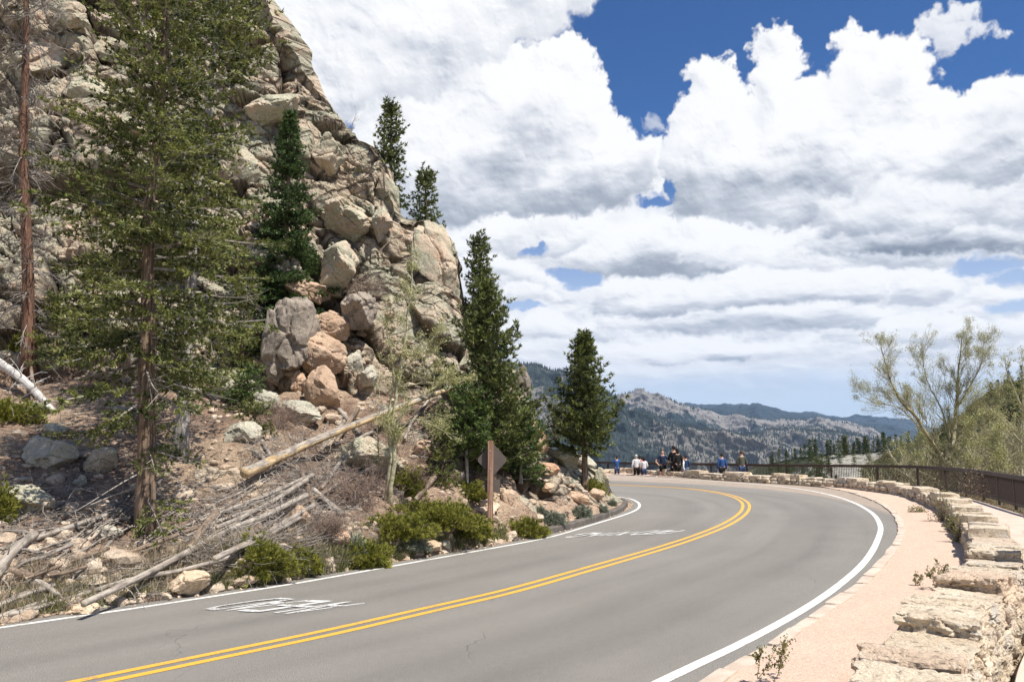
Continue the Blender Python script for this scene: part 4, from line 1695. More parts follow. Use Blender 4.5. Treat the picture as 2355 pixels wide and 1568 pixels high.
M_TAN = mat_tan('pink_tan_granite', (0.43, 0.295, 0.20), (0.53, 0.385, 0.27))
M_ORANGE = mat_tan('orange_sandstone', (0.50, 0.31, 0.19), (0.60, 0.43, 0.30))
M_PALE = mat_tan('pale_buff_stone', (0.56, 0.41, 0.27), (0.66, 0.52, 0.37))
M_LICH = mat_tan('grey_green_lichened_stone', (0.38, 0.36, 0.28), (0.50, 0.46, 0.37))
M_DKR = mat_tan('dark_weathered_granite', (0.22, 0.185, 0.15), (0.36, 0.30, 0.24))

# x0, y0, x1, y1 in the photograph, depth ratio, tilt, material, label
BOULDERS = [
    (602, 682, 748, 880, 0.9, 8, 'K', 'big dark rounded boulder streaked with grey lichen and one orange patch', 1),
    (668, 762, 796, 868, 0.9, 28, 'T', 'large smooth pinkish tan boulder under a diagonal crack', 0),
    (715, 714, 806, 800, 0.9, 30, 'T', 'tan triangular boulder sitting right on the big smooth tan one', 0),
    (658, 634, 764, 702, 0.9, 14, 'T', 'flat tan boulder resting on top of the dark streaked boulder', 0),
    (720, 548, 832, 682, 0.9, -10, 'G', 'round split boulder with an orange broken lower corner', 1),
    (783, 664, 874, 762, 0.9, 25, 'K', 'dark grey egg shaped boulder beside the tan pile', 1),
    (738, 455, 868, 562, 0.8, 20, 'G', 'broad lichened boulder wedged above the round split boulder', 0),
    (700, 840, 790, 950, 0.8, -25, 'T', 'pinkish pointed boulder leaning at the foot of the pile', 0),
    (606, 818, 664, 888, 0.9, 0, 'K', 'dark brown blocky boulder in shade under the streaked one', 0),
    (668, 850, 706, 905, 0.9, 10, 'O', 'small rusty orange boulder in the gap under the tan pile', 0),
    (796, 800, 838, 872, 0.9, 0, 'L', 'narrow upright grey block beside the tan pile', 0),
    (826, 838, 872, 896, 0.9, 10, 'L', 'squat grey block right of the narrow upright one', 0),
    (944, 500, 1068, 700, 0.55, -24, 'G', 'huge leaning lichen covered slab on the skyline above the aspen', 1),
    (858, 375, 925, 500, 0.6, -22, 'G', 'tall greenish slab leaning below the upper ridge pines', 0),
    (700, 300, 800, 400, 0.6, -15, 'G', 'pale tan slab high on the cliff beside the dark spruce', 0),
    (840, 470, 905, 560, 0.8, -10, 'G', 'square grey boulder high up left of the huge leaning slab', 0),
    (1058, 700, 1116, 782, 0.7, 0, 'T', 'sunlit tan boulder on the skyline left of the big pine', 0),
    (1178, 838, 1226, 925, 0.8, -10, 'K', 'dark overhanging boulder sticking out behind the big pine', 0),
    (1200, 958, 1262, 1060, 0.6, -20, 'O', 'upright peach coloured outcrop block behind the road sign', 1),
    (1225, 1062, 1290, 1096, 0.7, 12, 'O', 'flat smooth orange rock face low behind the road sign', 0),
    (1262, 1028, 1345, 1086, 0.7, 26, 'G', 'grey lichened rock beside the lone roadside pine', 0),
    (1300, 1040, 1372, 1082, 0.6, 28, 'L', 'smooth grey whaleback rock behind the lone pine trunk', 0),
    (1358, 1068, 1402, 1140, 0.8, -12, 'G', 'rounded rock at the tip of the slope where the road disappears', 0),
    (1300, 1128, 1366, 1160, 0.5, 22, 'O', 'orange slab lying on the sand near the kerb end', 0),
    (1352, 1120, 1392, 1150, 0.8, 8, 'T', 'brown stone between the orange slab and the road', 0),
    (1246, 1110, 1276, 1134, 0.8, 0, 'O', 'small orange block under the lone pine', 0),
    (465, 848, 585, 932, 0.7, 12, 'G', 'wide lichened boulder behind the second tree trunk', 1),
    (518, 968, 606, 1030, 0.8, 0, 'L', 'lichened boulder half in shade above the peeled log', 0),
    (642, 918, 742, 984, 0.6, 18, 'L', 'pale flat lichened block below the boulder pile', 0),
    (582, 895, 650, 958, 0.7, 22, 'L', 'grey leaning slab between the shade and the boulder pile', 0),
    (772, 1004, 950, 1112, 0.7, 4, 'G', 'very large lichened boulder behind the crossed logs', 1),
    (950, 1010, 1012, 1060, 0.8, 10, 'T', 'tan boulder just right of the aspen trunks', 0),
    (56, 1000, 186, 1088, 0.6, 18, 'L', 'flat lichened slab lying on the brown slope at the left', 0),
    (188, 1018, 280, 1104, 0.8, 0, 'G', 'rounded mottled boulder left of the big tree trunk', 0),
    (98, 972, 162, 1006, 0.8, 0, 'L', 'small pale rock above the flat slab', 0),
    (166, 1088, 208, 1124, 0.6, 0, 'L', 'small pale green rock between slab and big trunk', 0),
    (212, 1206, 282, 1246, 0.6, 0, 'L', 'greenish pale rock at the foot of the big tree', 0),
    (-20, 1110, 128, 1196, 0.8, 10, 'G', 'large grey boulder at the left edge behind the dead branches', 0),
    (384, 1312, 486, 1368, 0.9, 0, 'P', 'bright buff rock beside the road edge', 0),
    (150, 1384, 232, 1424, 0.9, -12, 'P', 'buff wedge of rock touching the white edge line at the left', 0),
    (760, 1218, 806, 1258, 0.8, 0, 'O', 'small orange tan rock in the roadside shrubs', 0),
    (664, 1162, 716, 1216, 0.8, -20, 'T', 'upright tan stone below the crossed logs', 0),
    (972, 1242, 1016, 1268, 0.7, 0, 'P', 'pale round stone in the grass by the road', 0),
    (1010, 1238, 1042, 1262, 0.7, 0, 'L', 'pale grey stone next to the round one in the grass', 0),
    (1098, 1148, 1150, 1192, 0.7, 20, 'P', 'long pale stone just left of the sign post', 0),
    (1150, 1118, 1186, 1168, 0.8, 0, 'T', 'brown stone in shade behind the sign post', 0),
    (694, 1288, 738, 1318, 0.8, 0, 'L', 'pale stone half hidden in the roadside junipers', 0),
    (270, 1350, 300, 1368, 0.8, 0, 'P', 'small buff stone under the long fallen poles', 0),
    (300, 60, 380, 130, 0.5, 0, 'G', 'big pale square block high on the cliff behind the tallest tree', 0),
    (120, 0, 205, 75, 0.5, 8, 'G', 'lichened block at the top edge left of the tallest tree', 0),
    (205, 84, 292, 150, 0.5, 20, 'G', 'flat pale ledge with an orange rim high on the cliff', 0),
    (0, 90, 170, 200, 0.5, -25, 'G', 'long sloping lichened block high behind the dead trunk', 0),
    (130, 160, 260, 240, 0.5, 12, 'G', 'pale ledge block right of the dead trunk', 0),
    (560, 210, 690, 300, 0.5, -18, 'G', 'sloping pale block high behind the dark spruce', 0),
    (520, 330, 600, 440, 0.5, 10, 'G', 'pale upright block between the tall trees', 0),
]
MATK = {'K': M_DKR, 'T': M_TAN, 'G': M_RG, 'O': M_ORANGE, 'L': M_LICH, 'P': M_PALE}
for k, (x0, y0, x1, y1, dep, tilt, mk, lab, hero) in enumerate(BOULDERS):
    cxp, cyp = (x0 + x1) / 2, (y0 + y1) / 2
    c = on(cxp, cyp + (y1 - y0) * 0.12)
    u = c[1] / FPX
    w, h = (x1 - x0) * u / 2, (y1 - y0) * u / 2
    big = (x1 - x0) > 90
    V, F = rock_verts(5 if big else 4, 300 + k, cuts=18 if mk in 'GL' else 13, rough=0.055 if mk == 'T' else 0.075, cutlo=0.52 if mk in 'GL' else 0.66, crack=0.10 if hero else 0.0)
    V = V / np.abs(V).max(0)
    dpth = min(w, h * 1.4) * dep + 0.25 * w * dep
    V = V * [w, dpth, h]
    a = R_(tilt)
    V = np.stack([V[:, 0] * cos(a) + V[:, 2] * sin(a), V[:, 1], -V[:, 0] * sin(a) + V[:, 2] * cos(a)], 1)
    ext_x, ext_z = np.abs(V[:, 0]).max(), np.abs(V[:, 2]).max()
    V[:, 0] *= w / ext_x
    V[:, 2] *= h / ext_z
    cc = dp(cxp, cyp, c[1] - dpth * (0.62 if 600 < cxp < 900 and 440 < cyp < 930 else 0.38 if cyp < 930 else 0.15))
    me = mesh_data('boulder', V, F, MATK[mk], smooth=False)
    link('boulder', me, loc=tuple(cc), label=lab, cat='boulder')

# loose stones over the slope: too many to count
parts = []
lowr = [rock_verts(2, 900 + k, 8, 0.05, 0.6) for k in range(8)]
nrr, ncc = HILL.shape[:2]
cnt = 0
rs2 = np.random.default_rng(77)
i_lo = int(np.searchsorted(HCOLS, -60))
while cnt < 2600:
    i = int(rs2.integers(i_lo, len(HCOLS) - 12))
    t = rs2.uniform(0.0, 1) ** 1.3 * 0.62
    j = int(t * HNR)
    p = HILL[j, i]
    if HNRM[j, i][2] < 0.35 or (HCOLS[i] > 1180 and rs2.random() < 0.75):
        continue
    r = 0.03 + 0.10 * rs2.random() ** 3 + (0.12 if rs2.random() < 0.03 else 0)
    V, F = lowr[int(rs2.integers(8))]
    a = rs2.uniform(0, 6.28)
    sx, sy, sz = r * rs2.uniform(.8, 1.4), r * rs2.uniform(.8, 1.4), r * rs2.uniform(.5, .9)
    V = V * [sx, sy, sz]
    V = np.stack([V[:, 0] * cos(a) - V[:, 1] * sin(a), V[:, 0] * sin(a) + V[:, 1] * cos(a), V[:, 2]], 1) + p
    parts.append((V, F))
    cnt += 1
V, F = join(parts)
link('scree', mesh_data('scree', V, F, mat_tan('scree_stone', (0.42, 0.31, 0.22), (0.56, 0.46, 0.35)), False), kind='stuff', label='small loose stones strewn over the slope', cat='scree')
# crumbs of gravel spilt along the inner edge of the road
parts = []
for _ in range(1500):
    i = int(rs2.integers(40, len(IW) - 40))
    nrm = normals2(IW)[i]
    off = -0.28 - abs(rs2.normal(0, 0.22))
    p = np.array([IW[i, 0] + nrm[0] * off, IW[i, 1] + nrm[1] * off, zroad(IW[i, 1]) + 0.005])
    p[:2] += rs2.normal(0, 0.1, 2)
    V, F = lowr[int(rs2.integers(8))]
    r = 0.008 + 0.03 * rs2.random() ** 3
    parts.append((V * r + p, F))
V, F = join(parts)
link('spilt_gravel', mesh_data('spilt_gravel', V, F, M_PALE, False), kind='stuff', label='buff gravel crumbs along the inner road edge', cat='gravel')

# ------------------------------------------------------------------ mountains across the valley
def mat_mountain(name, rock, forest, sx, bias, streak=1.25, dark=None, rocklow=0.0):
    """granite showing between the conifers; which is which follows the steepness and broad noise"""
    m, N, bs = new_mat(name)
    g = N.n('ShaderNodeNewGeometry')
    P = g.outputs['Position']
    Q = N.vm('MULTIPLY', P, (1.0 / sx, 1.0 / sx, 1.0 / (sx * streak)))
    n1 = N.noise(Q, 0.12, 4, 0.6)
    n2 = N.noise(Q, 0.9, 5, 0.7)
    n3 = N.noise(Q, 4.0, 4, 0.75)
    at = N.n('ShaderNodeAttribute', attribute_name='bare').outputs['Fac']
    f = N.m('ADD', N.m('MULTIPLY', n1, 0.7), N.m('MULTIPLY', n2, 0.75))
    f = N.m('ADD', f, N.m('MULTIPLY', n3, 0.45))
    f = N.m('ADD', f, N.m('MULTIPLY', N.m('SUBTRACT', at, 0.5), 0.9))
    rc = N.mix(N.ss(n2, 0.3, 0.7), tuple(x * 0.62 for x in rock), rock)
    rc = N.mix(N.ss(N.noise(N.vm('MULTIPLY', P, (1 / sx, 1 / sx, 0.1 / sx)), 2.2, 4, 0.7), 0.44, 0.6, 0.0, 0.55), rc, tuple(x * 0.45 for x in rock))
    fc = N.mix(n3, forest, tuple(x * 1.9 for x in forest))  # conifer colour kept dark, its patches double as painted cloud shadow on the slopes
    c = N.mix(N.ss(f, 0.93 - bias, 1.01 - bias), fc, rc)
    N.set(bs.inputs['Base Color'], c)
    bump(N, bs, N.m('ADD', n2, N.m('MULTIPLY', n3, 0.5)), 0.8, sx * 0.8)
    bs.inputs['Roughness'].default_value = 0.95
    return m


def ridge(name, pts, dist, near, zbase, mat, amp, fr, barefn, seed, step=3.0, rows=110, label=None, power=0.9, behind=1.4, jag=2.8):
    """a mountain with its skyline where the photograph has it: front slope, crest and far side"""
    x0, x1 = pts[0][0], pts[-1][0]
    cols = np.arange(x0, x1 + step, step)
    top = interp_list(pts, cols)
    cz = np.stack([cols / 34, cols * 0 + seed, cols * 0], 1)
    top = top + jag * (1.5 * fbm(cz, 4, seed, 0.52))
    D = dist if np.isscalar(dist) else np.interp(cols, [p[0] for p in dist], [p[1] for p in dist])
    crest = np.array([dp(px, py, 1.0) for px, py in zip(cols, top)]) - CAMP
    crest = CAMP + crest * (np.asarray(D) * np.ones(len(cols)))[:, None]
    t = np.linspace(0, 1, rows)
    rr = []
    for k in t:
        q = crest.copy()
        s = near + (1 - near) * k
        q[:, 0] = crest[:, 0] * s
        q[:, 1] = crest[:, 1] * s
        q[:, 2] = zbase + (crest[:, 2] - zbase) * k ** power
        rr.append(q)
    for k in np.linspace(0.05, 1, 22):
        q = crest.copy()
        s = 1 + (behind - 1) * k
        q[:, 0] *= s
        q[:, 1] *= s
        q[:, 2] = zbase + (crest[:, 2] - zbase) * (1 - k ** 1.3)
        rr.append(q)
    P = np.array(rr)
    nr, nc = P.shape[:2]
    V = P.reshape(-1, 3)
    q = V * fr
    nz = 0
    a, s = 1.0, 1.0
    for o in range(6):
        nz = nz + a * (1 - 2 * np.abs(vnoise(q * s * [1, 1, 0.6] + seed * 9.1 + o * 3, seed + o)))
        a *= 0.52
        s *= 2.05
    tfull = np.repeat(np.concatenate([t, 1 + np.linspace(0.05, 1, 22)])[:, None], nc, 1).ravel()
    w = np.clip(1 - np.exp(-((tfull - 1) / 0.10) ** 2) * 0.88, 0.10, 1) * np.clip(tfull * 4, 0, 1)
    d = crest / np.linalg.norm(crest, axis=1, keepdims=True)
    Dd = np.tile(d[None], (nr, 1, 1)).reshape(-1, 3)
    V = V + Dd * [1, 1, 0] * (-(nz * amp * w) * 1.6)[:, None]
    V[:, 2] += nz * amp * w * 0.75
    px = np.repeat(cols[None, :], nr, 0).ravel()
    bare = barefn(px, np.clip(tfull, 0, 1))
    me = mesh_data(name, V, grid_faces(nr, nc), mat, True, attrs={'bare': bare})
    pl = me.polygons[len(me.polygons) // 3]
    if pl.normal.z < 0:
        me.flip_normals()
    o = link(name, me, kind='structure')
    return V.reshape(nr, nc, 3), rows


def gs(x, c, w):
    return np.exp(-((x - c) / w) ** 2)


M_FAR = mat_mountain('far_forest', (0.22, 0.21, 0.21), (0.010, 0.020, 0.026), 60, -0.26)
M_GRN = mat_mountain('granite_dome', (0.30, 0.275, 0.255), (0.014, 0.024, 0.024), 34, 0.0)
M_DOME = mat_mountain('mixed_granite_and_pines', (0.235, 0.215, 0.19), (0.018, 0.026, 0.020), 22, 0.03)
M_LEFTM = mat_mountain('dark_wooded_mountain', (0.25, 0.23, 0.205), (0.016, 0.024, 0.022), 24, 0.05)

SF1, r1 = ridge('far_mountain', [(1150, 960), (1380, 940), (1500, 930), (1600, 932), (1680, 934), (1720, 930), (1760, 937), (1850, 946), (1930, 962), (1985, 964), (2030, 969), (2100, 976), (2160, 988), (2250, 975), (2360, 950), (2500, 940)],
      9500, 0.80, -250, M_FAR, 90, 1 / 900, lambda px, t: 0.30 + 0.25 * gs(px, 1800, 60) * gs(t, .7, .2), 3)
SF2, r2 = ridge('wooded_ridge', [(1450, 960), (1540, 938), (1580, 930), (1620, 937), (1680, 935), (1710, 929), (1745, 928), (1790, 937), (1830, 950), (1880, 958), (1930, 967), (2000, 972), (2060, 985), (2150, 1010)],
      7000, 0.80, -250, M_FAR, 70, 1 / 700, lambda px, t: 0.35 + 0.2 * t * 0, 4)
SF3, r3 = ridge('granite_ridge', [(1290, 950), (1380, 922), (1432, 903), (1452, 900), (1463, 895), (1478, 895), (1488, 903), (1530, 916), (1560, 928), (1600, 945), (1650, 953), (1700, 958), (1735, 962), (1770, 968), (1800, 966), (1835, 972), (1880, 972), (1930, 976), (1960, 976), (2000, 984), (2020, 996), (2045, 1010), (2110, 1040)],
      5200, 0.72, -260, M_GRN, 66, 1 / 480, lambda px, t: 0.40 + 0.62 * gs(t, 0.88, 0.16) * (0.35 + 0.65 * (gs(px, 1530, 95) + gs(px, 1800, 50) + gs(px, 1965, 60) + gs(px, 1690, 30))), 5, rows=150, power=0.85)
SF4, r4 = ridge('left_mountain', [(1050, 850), (1150, 838), (1210, 841), (1245, 845), (1290, 860), (1330, 869), (1400, 905), (1440, 938), (1503, 963), (1570, 980), (1621, 990), (1691, 1004), (1750, 1020), (1850, 1046), (2000, 1072)],
      [(1050, 3600), (1500, 3400), (2000, 2900)], 0.62, -260, M_LEFTM, 46, 1 / 300,
      lambda px, t: 0.30 + 0.55 * gs(px, 1240, 60) * gs(t, 0.62, 0.12) + 0.30 * gs(px, 1260, 60) * gs(t, 0.98, 0.05) + 0.35 * np.clip((px - 1480) / 200, 0, 1) + 0.25 * gs(t, 0.75, 0.12) * (px > 1500), 6, rows=150)
SF5, r5 = ridge('granite_spur', [(1560, 1040), (1621, 1012), (1691, 1000), (1752, 993), (1820, 984), (1860, 990), (1900, 990), (1960, 998), (2000, 1006), (2050, 1022), (2150, 1050)],
      3900, 0.70, -260, M_DOME, 40, 1 / 280, lambda px, t: 0.52 + 0.12 * t, 8, rows=120)

# ------------------------------------------------------------------ the near knoll and the right hand hillside
def mat_knoll(name, rockc, brush, bias, s):
    m, N, bs = new_mat(name)
    P = N.n('ShaderNodeNewGeometry').outputs['Position']
    n1 = N.noise(P, 0.05 * s, 4, 0.6)
    n2 = N.noise(P, 0.5 * s, 5, 0.7)
    n3 = N.noise(P, 3.0 * s, 4, 0.7)
    at = N.n('ShaderNodeAttribute', attribute_name='bare').outputs['Fac']
    f = N.m('ADD', N.m('ADD', N.m('MULTIPLY', n1, 0.6), N.m('MULTIPLY', n2, 0.6)), N.m('SUBTRACT', at, 0.5))
    rc = N.mix(N.ss(n2, 0.3, 0.7), tuple(x * 0.6 for x in rockc), rockc)
    bc = N.mix(N.ss(n3, 0.3, 0.7), tuple(x * 0.55 for x in brush), tuple(x * 1.2 for x in brush))
    N.set(bs.inputs['Base Color'], N.mix(N.ss(f, 0.60 - bias, 0.68 - bias), bc, rc))
    bump(N, bs, N.m('ADD', n2, N.m('MULTIPLY', n3, 0.4)), 0.9, 0.6 / s)
    return m


M_KN = mat_knoll('knoll_granite', (0.36, 0.34, 0.29), (0.040, 0.046, 0.022), 0.03, 1.0)
M_HS = mat_knoll('brushy_hillside', (0.30, 0.26, 0.19), (0.085, 0.085, 0.035), -0.06, 1.6)
KN, knr = ridge('wooded_knoll', [(1620, 1110), (1700, 1082), (1780, 1066), (1830, 1056), (1880, 1048), (1950, 1043), (2000, 1040), (2050, 1034), (2100, 1030), (2160, 1030), (2300, 1040)],
                [(1620, 300), (1900, 260), (2200, 230)], 0.42, -60, M_KN, 3.0, 1 / 30, lambda px, t: 0.42 + 0.45 * gs(px, 1965, 75) * gs(t, 0.80, 0.12) + 0.15 * gs(px, 2050, 60) * gs(t, 0.9, .15), 11, step=2.0, rows=130, behind=1.25, jag=0.0)
HS, hsr = ridge('brushy_hillside', [(1980, 1075), (2050, 1040), (2100, 1015), (2160, 990), (2215, 950), (2250, 918), (2290, 893), (2330, 880), (2360, 872), (2450, 830), (2600, 780), (2900, 700)],
                [(1980, 190), (2200, 170), (2400, 150), (2900, 120)], 0.34, -26, M_HS, 2.2, 1 / 22, lambda px, t: 0.45 + 0 * px, 12, step=3.0, rows=130, behind=1.3, jag=0.0)

# ------------------------------------------------------------------ forests too far away to count the trees
def cone_forest(name, surf, nrows, n, hmin, hmax, mat, seed, dens=None, t0=0.1, tcrest=0.25, label='', sides=5):
    r = np.random.default_rng(seed)
    nr, nc = surf.shape[:2]
    j = r.uniform(t0, 1.0, n) * (nrows - 1)
    nb = int(n * tcrest)
    j[:nb] = (nrows - 1) * (1 - 0.03 * r.random(nb))
    i = r.uniform(0, nc - 1.001, n)
    if dens is not None:
        keep = r.random(n) < dens(i / (nc - 1), j / (nrows - 1))
        i, j = i[keep], j[keep]
    i0, j0 = i.astype(int), np.minimum(j.astype(int), nr - 2)
    fi, fj = (i - i0)[:, None], (j - j0)[:, None]
    P = surf[j0, i0] * (1 - fi) * (1 - fj) + surf[j0, i0 + 1] * fi * (1 - fj) + surf[j0 + 1, i0] * (1 - fi) * fj + surf[j0 + 1, i0 + 1] * fi * fj
    h = r.uniform(hmin, hmax, len(P)) * r.uniform(0.6, 1.0, len(P))
    w = h * r.uniform(0.13, 0.22, len(P))
    an = np.arange(sides) * 2 * pi / sides
    ph = r.uniform(0, 6.28, len(P))
    ca = np.cos(an[None] + ph[:, None])
    sa = np.sin(an[None] + ph[:, None])
    jig = r.uniform(0.7, 1.25, (len(P), sides))
    V = np.zeros((len(P), sides + 1, 3))
    V[:, :sides, 0] = P[:, :1] + ca * w[:, None] * jig
    V[:, :sides, 1] = P[:, 1:2] + sa * w[:, None] * jig
    V[:, :sides, 2] = (P[:, 2] - 0.05 * h)[:, None]
    V[:, sides] = P + np.stack([0 * h, 0 * h, h], 1)
    k = np.arange(sides)
    f = np.stack([k, (k + 1) % sides, np.full(sides, sides)], 1)
    F = (np.arange(len(P)) * (sides + 1))[:, None, None] + f[None]
    tint = np.repeat(r.random(len(P))[:, None], sides + 1, 1).ravel()
    o = link(name, mesh_data(name, V.reshape(-1, 3), F.reshape(-1, 3), mat, False, attrs={'tint': tint}), kind='stuff', label=label, cat='forest')
    return o


M_FOREST = mat_foliage('far_conifers', (0.012, 0.020, 0.018), (0.032, 0.046, 0.034), 0.0, 0.01)

cone_forest('spur_forest', SF5, r5, 5000, 12, 22, M_FOREST, 3, t0=0.3, label='pine forest dotted over the pale granite spur')
cone_forest('left_mountain_forest', SF4, r4, 6500, 12, 22, M_FOREST, 4, t0=0.3, label='dark pine forest covering the mountain behind the lone pine')
cone_forest('ridge_forest', SF3, r3, 4500, 14, 26, M_FOREST, 5, dens=lambda a, t: np.where(t > 0.94, 0.4, np.where(t < 0.7, 1.0, 0.12)), t0=0.3, label='pine forest under the bare granite ridge')

# ------------------------------------------------------------------ the air over the valley
def haze():
    V, F = box(1200, 5200, 330, 13600, 13800, 1900)
    V[:, 2] = np.where(V[:, 2] < 330, -520, 950)
    m = bpy.data.materials.new('valley_haze')
    m.use_nodes = True
    t = m.node_tree
    t.nodes.clear()
    N = NT(t)
    v = N.n('ShaderNodeVolumePrincipled')
    v.inputs['Color'].default_value = (0.50, 0.70, 1.0, 1)
    v.inputs['Density'].default_value = HAZE_DENSITY
    v.inputs['Anisotropy'].default_value = 0.1
    out = N.n('ShaderNodeOutputMaterial')
    t.links.new(v.outputs[0], out.inputs[1])
    link('haze', mesh_data('haze', V, F, m), kind='stuff', label='thin blue air over the valley', cat='haze')


HAZE_DENSITY = 0.000036
haze()

# ------------------------------------------------------------------ vegetation
def unit(v):
    return v / (np.linalg.norm(v, axis=-1, keepdims=True) + 1e-9)


def needles(P, D, length, width, per, spread, r, upb=0.15):
    """tufts of narrow triangles at points P pointing along D"""
    n = len(P)
    P = np.repeat(P, per, 0)
    D = np.repeat(D, per, 0)
    d = unit(D + r.normal(0, spread, D.shape) + np.array([0, 0, upb]))
    L = length * r.uniform(0.6, 1.25, len(P))[:, None]
    side = unit(np.cross(d, r.normal(size=d.shape)))
    w = width * r.uniform(0.6, 1.3, len(P))[:, None]
    a = P - side * w * 0.5 + d * L * 0.12
    b = P + side * w * 0.5 + d * L * 0.12
    c = P + d * L
    V = np.stack([a, b, c], 1).reshape(-1, 3)
    F = np.arange(len(V)).reshape(-1, 3)
    return V, F


def profile_fir(t):
    return np.clip(1.05 - t, 0, 1) ** 0.75 * (0.55 + 0.45 * np.clip(t / 0.22, 0, 1))


def conifer_geo(H, R, tr, seed, nb=110, h0=0.12, prof=profile_fir, elev=(-0.35, 0.65), droop=0.25, tipup=0.2, twigsp=0.16, tuftsp=0.09, per=6, nl=0.13, nw=0.028,
                spread=0.55, lean=(0, 0), bend=0.0, gaps=0.0, deadlow=0.0, sides=14, secf=0.42, irregular=0.35):
    r = np.random.default_rng(seed)
    # trunk
    k = 16
    tz = np.linspace(0, 1, k)
    tx = lean[0] * H * tz + bend * H * np.sin(tz * pi) + r.normal(0, 0.006 * H, k).cumsum() * 0.3
    ty = lean[1] * H * tz + r.normal(0, 0.006 * H, k).cumsum() * 0.3
    T = np.stack([tx, ty, tz * H - 0.25], 1)
    rad = tr * (1 - tz) ** 0.75 + 0.012
    rad[0] *= 1.45
    rad[1] *= 1.08
    trunk = polytube(T, rad, sides, True, 0.10, seed)
    ts = np.sort(h0 + (0.985 - h0) * r.random(nb) ** 0.85)
    segs0, segs1, sr0, sr1 = [], [], [], []
    TP, TD, TT = [], [], []
    az = r.uniform(0, 6.28)
    for i, t in enumerate(ts):
        az += 2.4 + r.normal(0, 0.4)
        if gaps and vnoise(np.array([[cos(az) * 1.3, sin(az) * 1.3, t * 7 + seed]]), seed)[0] > 0.35 + (1 - gaps):
            continue
        L = R * float(prof(t)) * (1 + irregular * r.normal(0, 1)) + 0.05
        L = min(max(L, 0.10), R * 1.5)
        p = np.array([np.interp(t, tz, T[:, 0]), np.interp(t, tz, T[:, 1]), np.interp(t, tz, T[:, 2])])
        e = elev[0] + (elev[1] - elev[0]) * t + r.normal(0, 0.12)
        h = np.array([cos(az), sin(az), 0])
        n = 7
        s = np.linspace(0, 1, n)
        zc = np.tan(e) * s * L - droop * L * s ** 1.6 * (1 - t) + tipup * L * s ** 3
        C = p + h * (s * L)[:, None] + np.array([0, 0, 1.0]) * zc[:, None]
        C[:, :2] += (np.array([-h[1], h[0]])[None] * (r.normal(0, 0.10) * L * s ** 2)[:, None])
        br = max(0.006, tr * 0.16 * (L / R)) * (1 - s * 0.85)
        segs0 += list(C[:-1])
        segs1 += list(C[1:])
        sr0 += list(br[:-1])
        sr1 += list(br[1:])
        if deadlow and t < h0 + deadlow * (1 - h0) and r.random() < 0.55:
            # bare grey lower branch with a few side twigs
            for _ in range(5):
                u = r.uniform(0.3, 1)
                q = np.array([np.interp(u, s, C[:, j]) for j in range(3)])
                d = unit(h + r.normal(0, 0.7, 3) - np.array([0, 0, .3]))
                segs0.append(q)
                segs1.append(q + d * L * 0.3)
                sr0.append(0.006)
                sr1.append(0.002)
            continue
        m = max(3, int(L * 0.85 / twigsp))
        us = np.linspace(0.16, 1.0, m) + r.normal(0, 0.02, m)
        sg = 1
        for u in us:
            u = min(max(u, 0.05), 1.0)
            q = np.array([np.interp(u, s, C[:, j]) for j in range(3)])
            tg = unit(np.array([np.interp(min(u + .05, 1), s, C[:, j]) for j in range(3)]) - np.array([np.interp(u - .05, s, C[:, j]) for j in range(3)]))
            sg = -sg
            sd_ = unit(np.cross(tg, [0, 0, 1.0])) * sg
            f = r.uniform(0.5, 0.95)
            d = unit(tg * (1 - 0.5 * f) + sd_ * f + np.array([0, 0, r.normal(0.0, 0.22)]))
            l = L * secf * (1.08 - u) * r.uniform(0.7, 1.2) + 0.10
            l = min(l, 0.9)
            e1 = q + d * l + np.array([0, 0, -0.12 * l * (1 - t)])
            segs0.append(q)
            segs1.append(e1)
            sr0.append(0.005)
            sr1.append(0.002)
            nt = max(2, int(l / tuftsp))
            w = np.linspace(0.12, 1.0, nt)[:, None]
            TP.append(q + (e1 - q) * w + r.normal(0, 0.015, (nt, 3)))
            TD.append(np.repeat(d[None], nt, 0) * 0.9)
            TT.append(np.full(nt, r.random()))
    # leader
    nt = 6
    w = np.linspace(0, 1, nt)[:, None]
    TP.append(T[-1] + np.array([0, 0, -0.35]) * (1 - w))
    TD.append(np.repeat([[0, 0, 1.0]], nt, 0))
    TT.append(np.full(nt, 0.6))
    TP, TD, TT = np.concatenate(TP), np.concatenate(TD), np.concatenate(TT)
    leaf = needles(TP, TD, nl, nw, per, spread, r)
    tint = np.repeat(TT, per * 3) * 0.7 + np.repeat(r.random(len(TT) * per), 3) * 0.3
    wood = tubes(segs0, segs1, sr0, sr1, 3)
    return trunk, wood, leaf, tint


M_BARKB = mat_bark('brown_fir_bark', (0.10, 0.07, 0.048), (0.27, 0.19, 0.13), 2.0, 22.0, 0.03)
M_BARKG = mat_bark('grey_pine_bark', (0.20, 0.175, 0.15), (0.42, 0.39, 0.35), 2.5, 18.0, 0.02)
M_BARKR = mat_bark('red_brown_dead_bark', (0.085, 0.045, 0.030), (0.21, 0.115, 0.075), 1.6, 30.0, 0.02)
M_TWIG = mat_simple('grey_twigs', (0.36, 0.32, 0.28), 0.9, 6, 0.45)
M_TWIGB = mat_simple('brown_twigs', (0.20, 0.15, 0.11), 0.9, 6, 0.4)
M_FIR = mat_foliage('olive_fir_needles', (0.045, 0.062, 0.016), (0.245, 0.260, 0.075), 0.28)
M_SPR = mat_foliage('dark_spruce_needles', (0.022, 0.048, 0.014), (0.110, 0.165, 0.050), 0.2)
M_PINE = mat_foliage('green_pine_needles', (0.032, 0.052, 0.014), (0.175, 0.200, 0.055), 0.22)
M_YPINE = mat_foliage('bright_young_needles', (0.040, 0.075, 0.018), (0.150, 0.205, 0.055), 0.28)
M_JUN = mat_foliage('juniper_green', (0.075, 0.090, 0.014), (0.35, 0.34, 0.065), 0.28, 3.0)
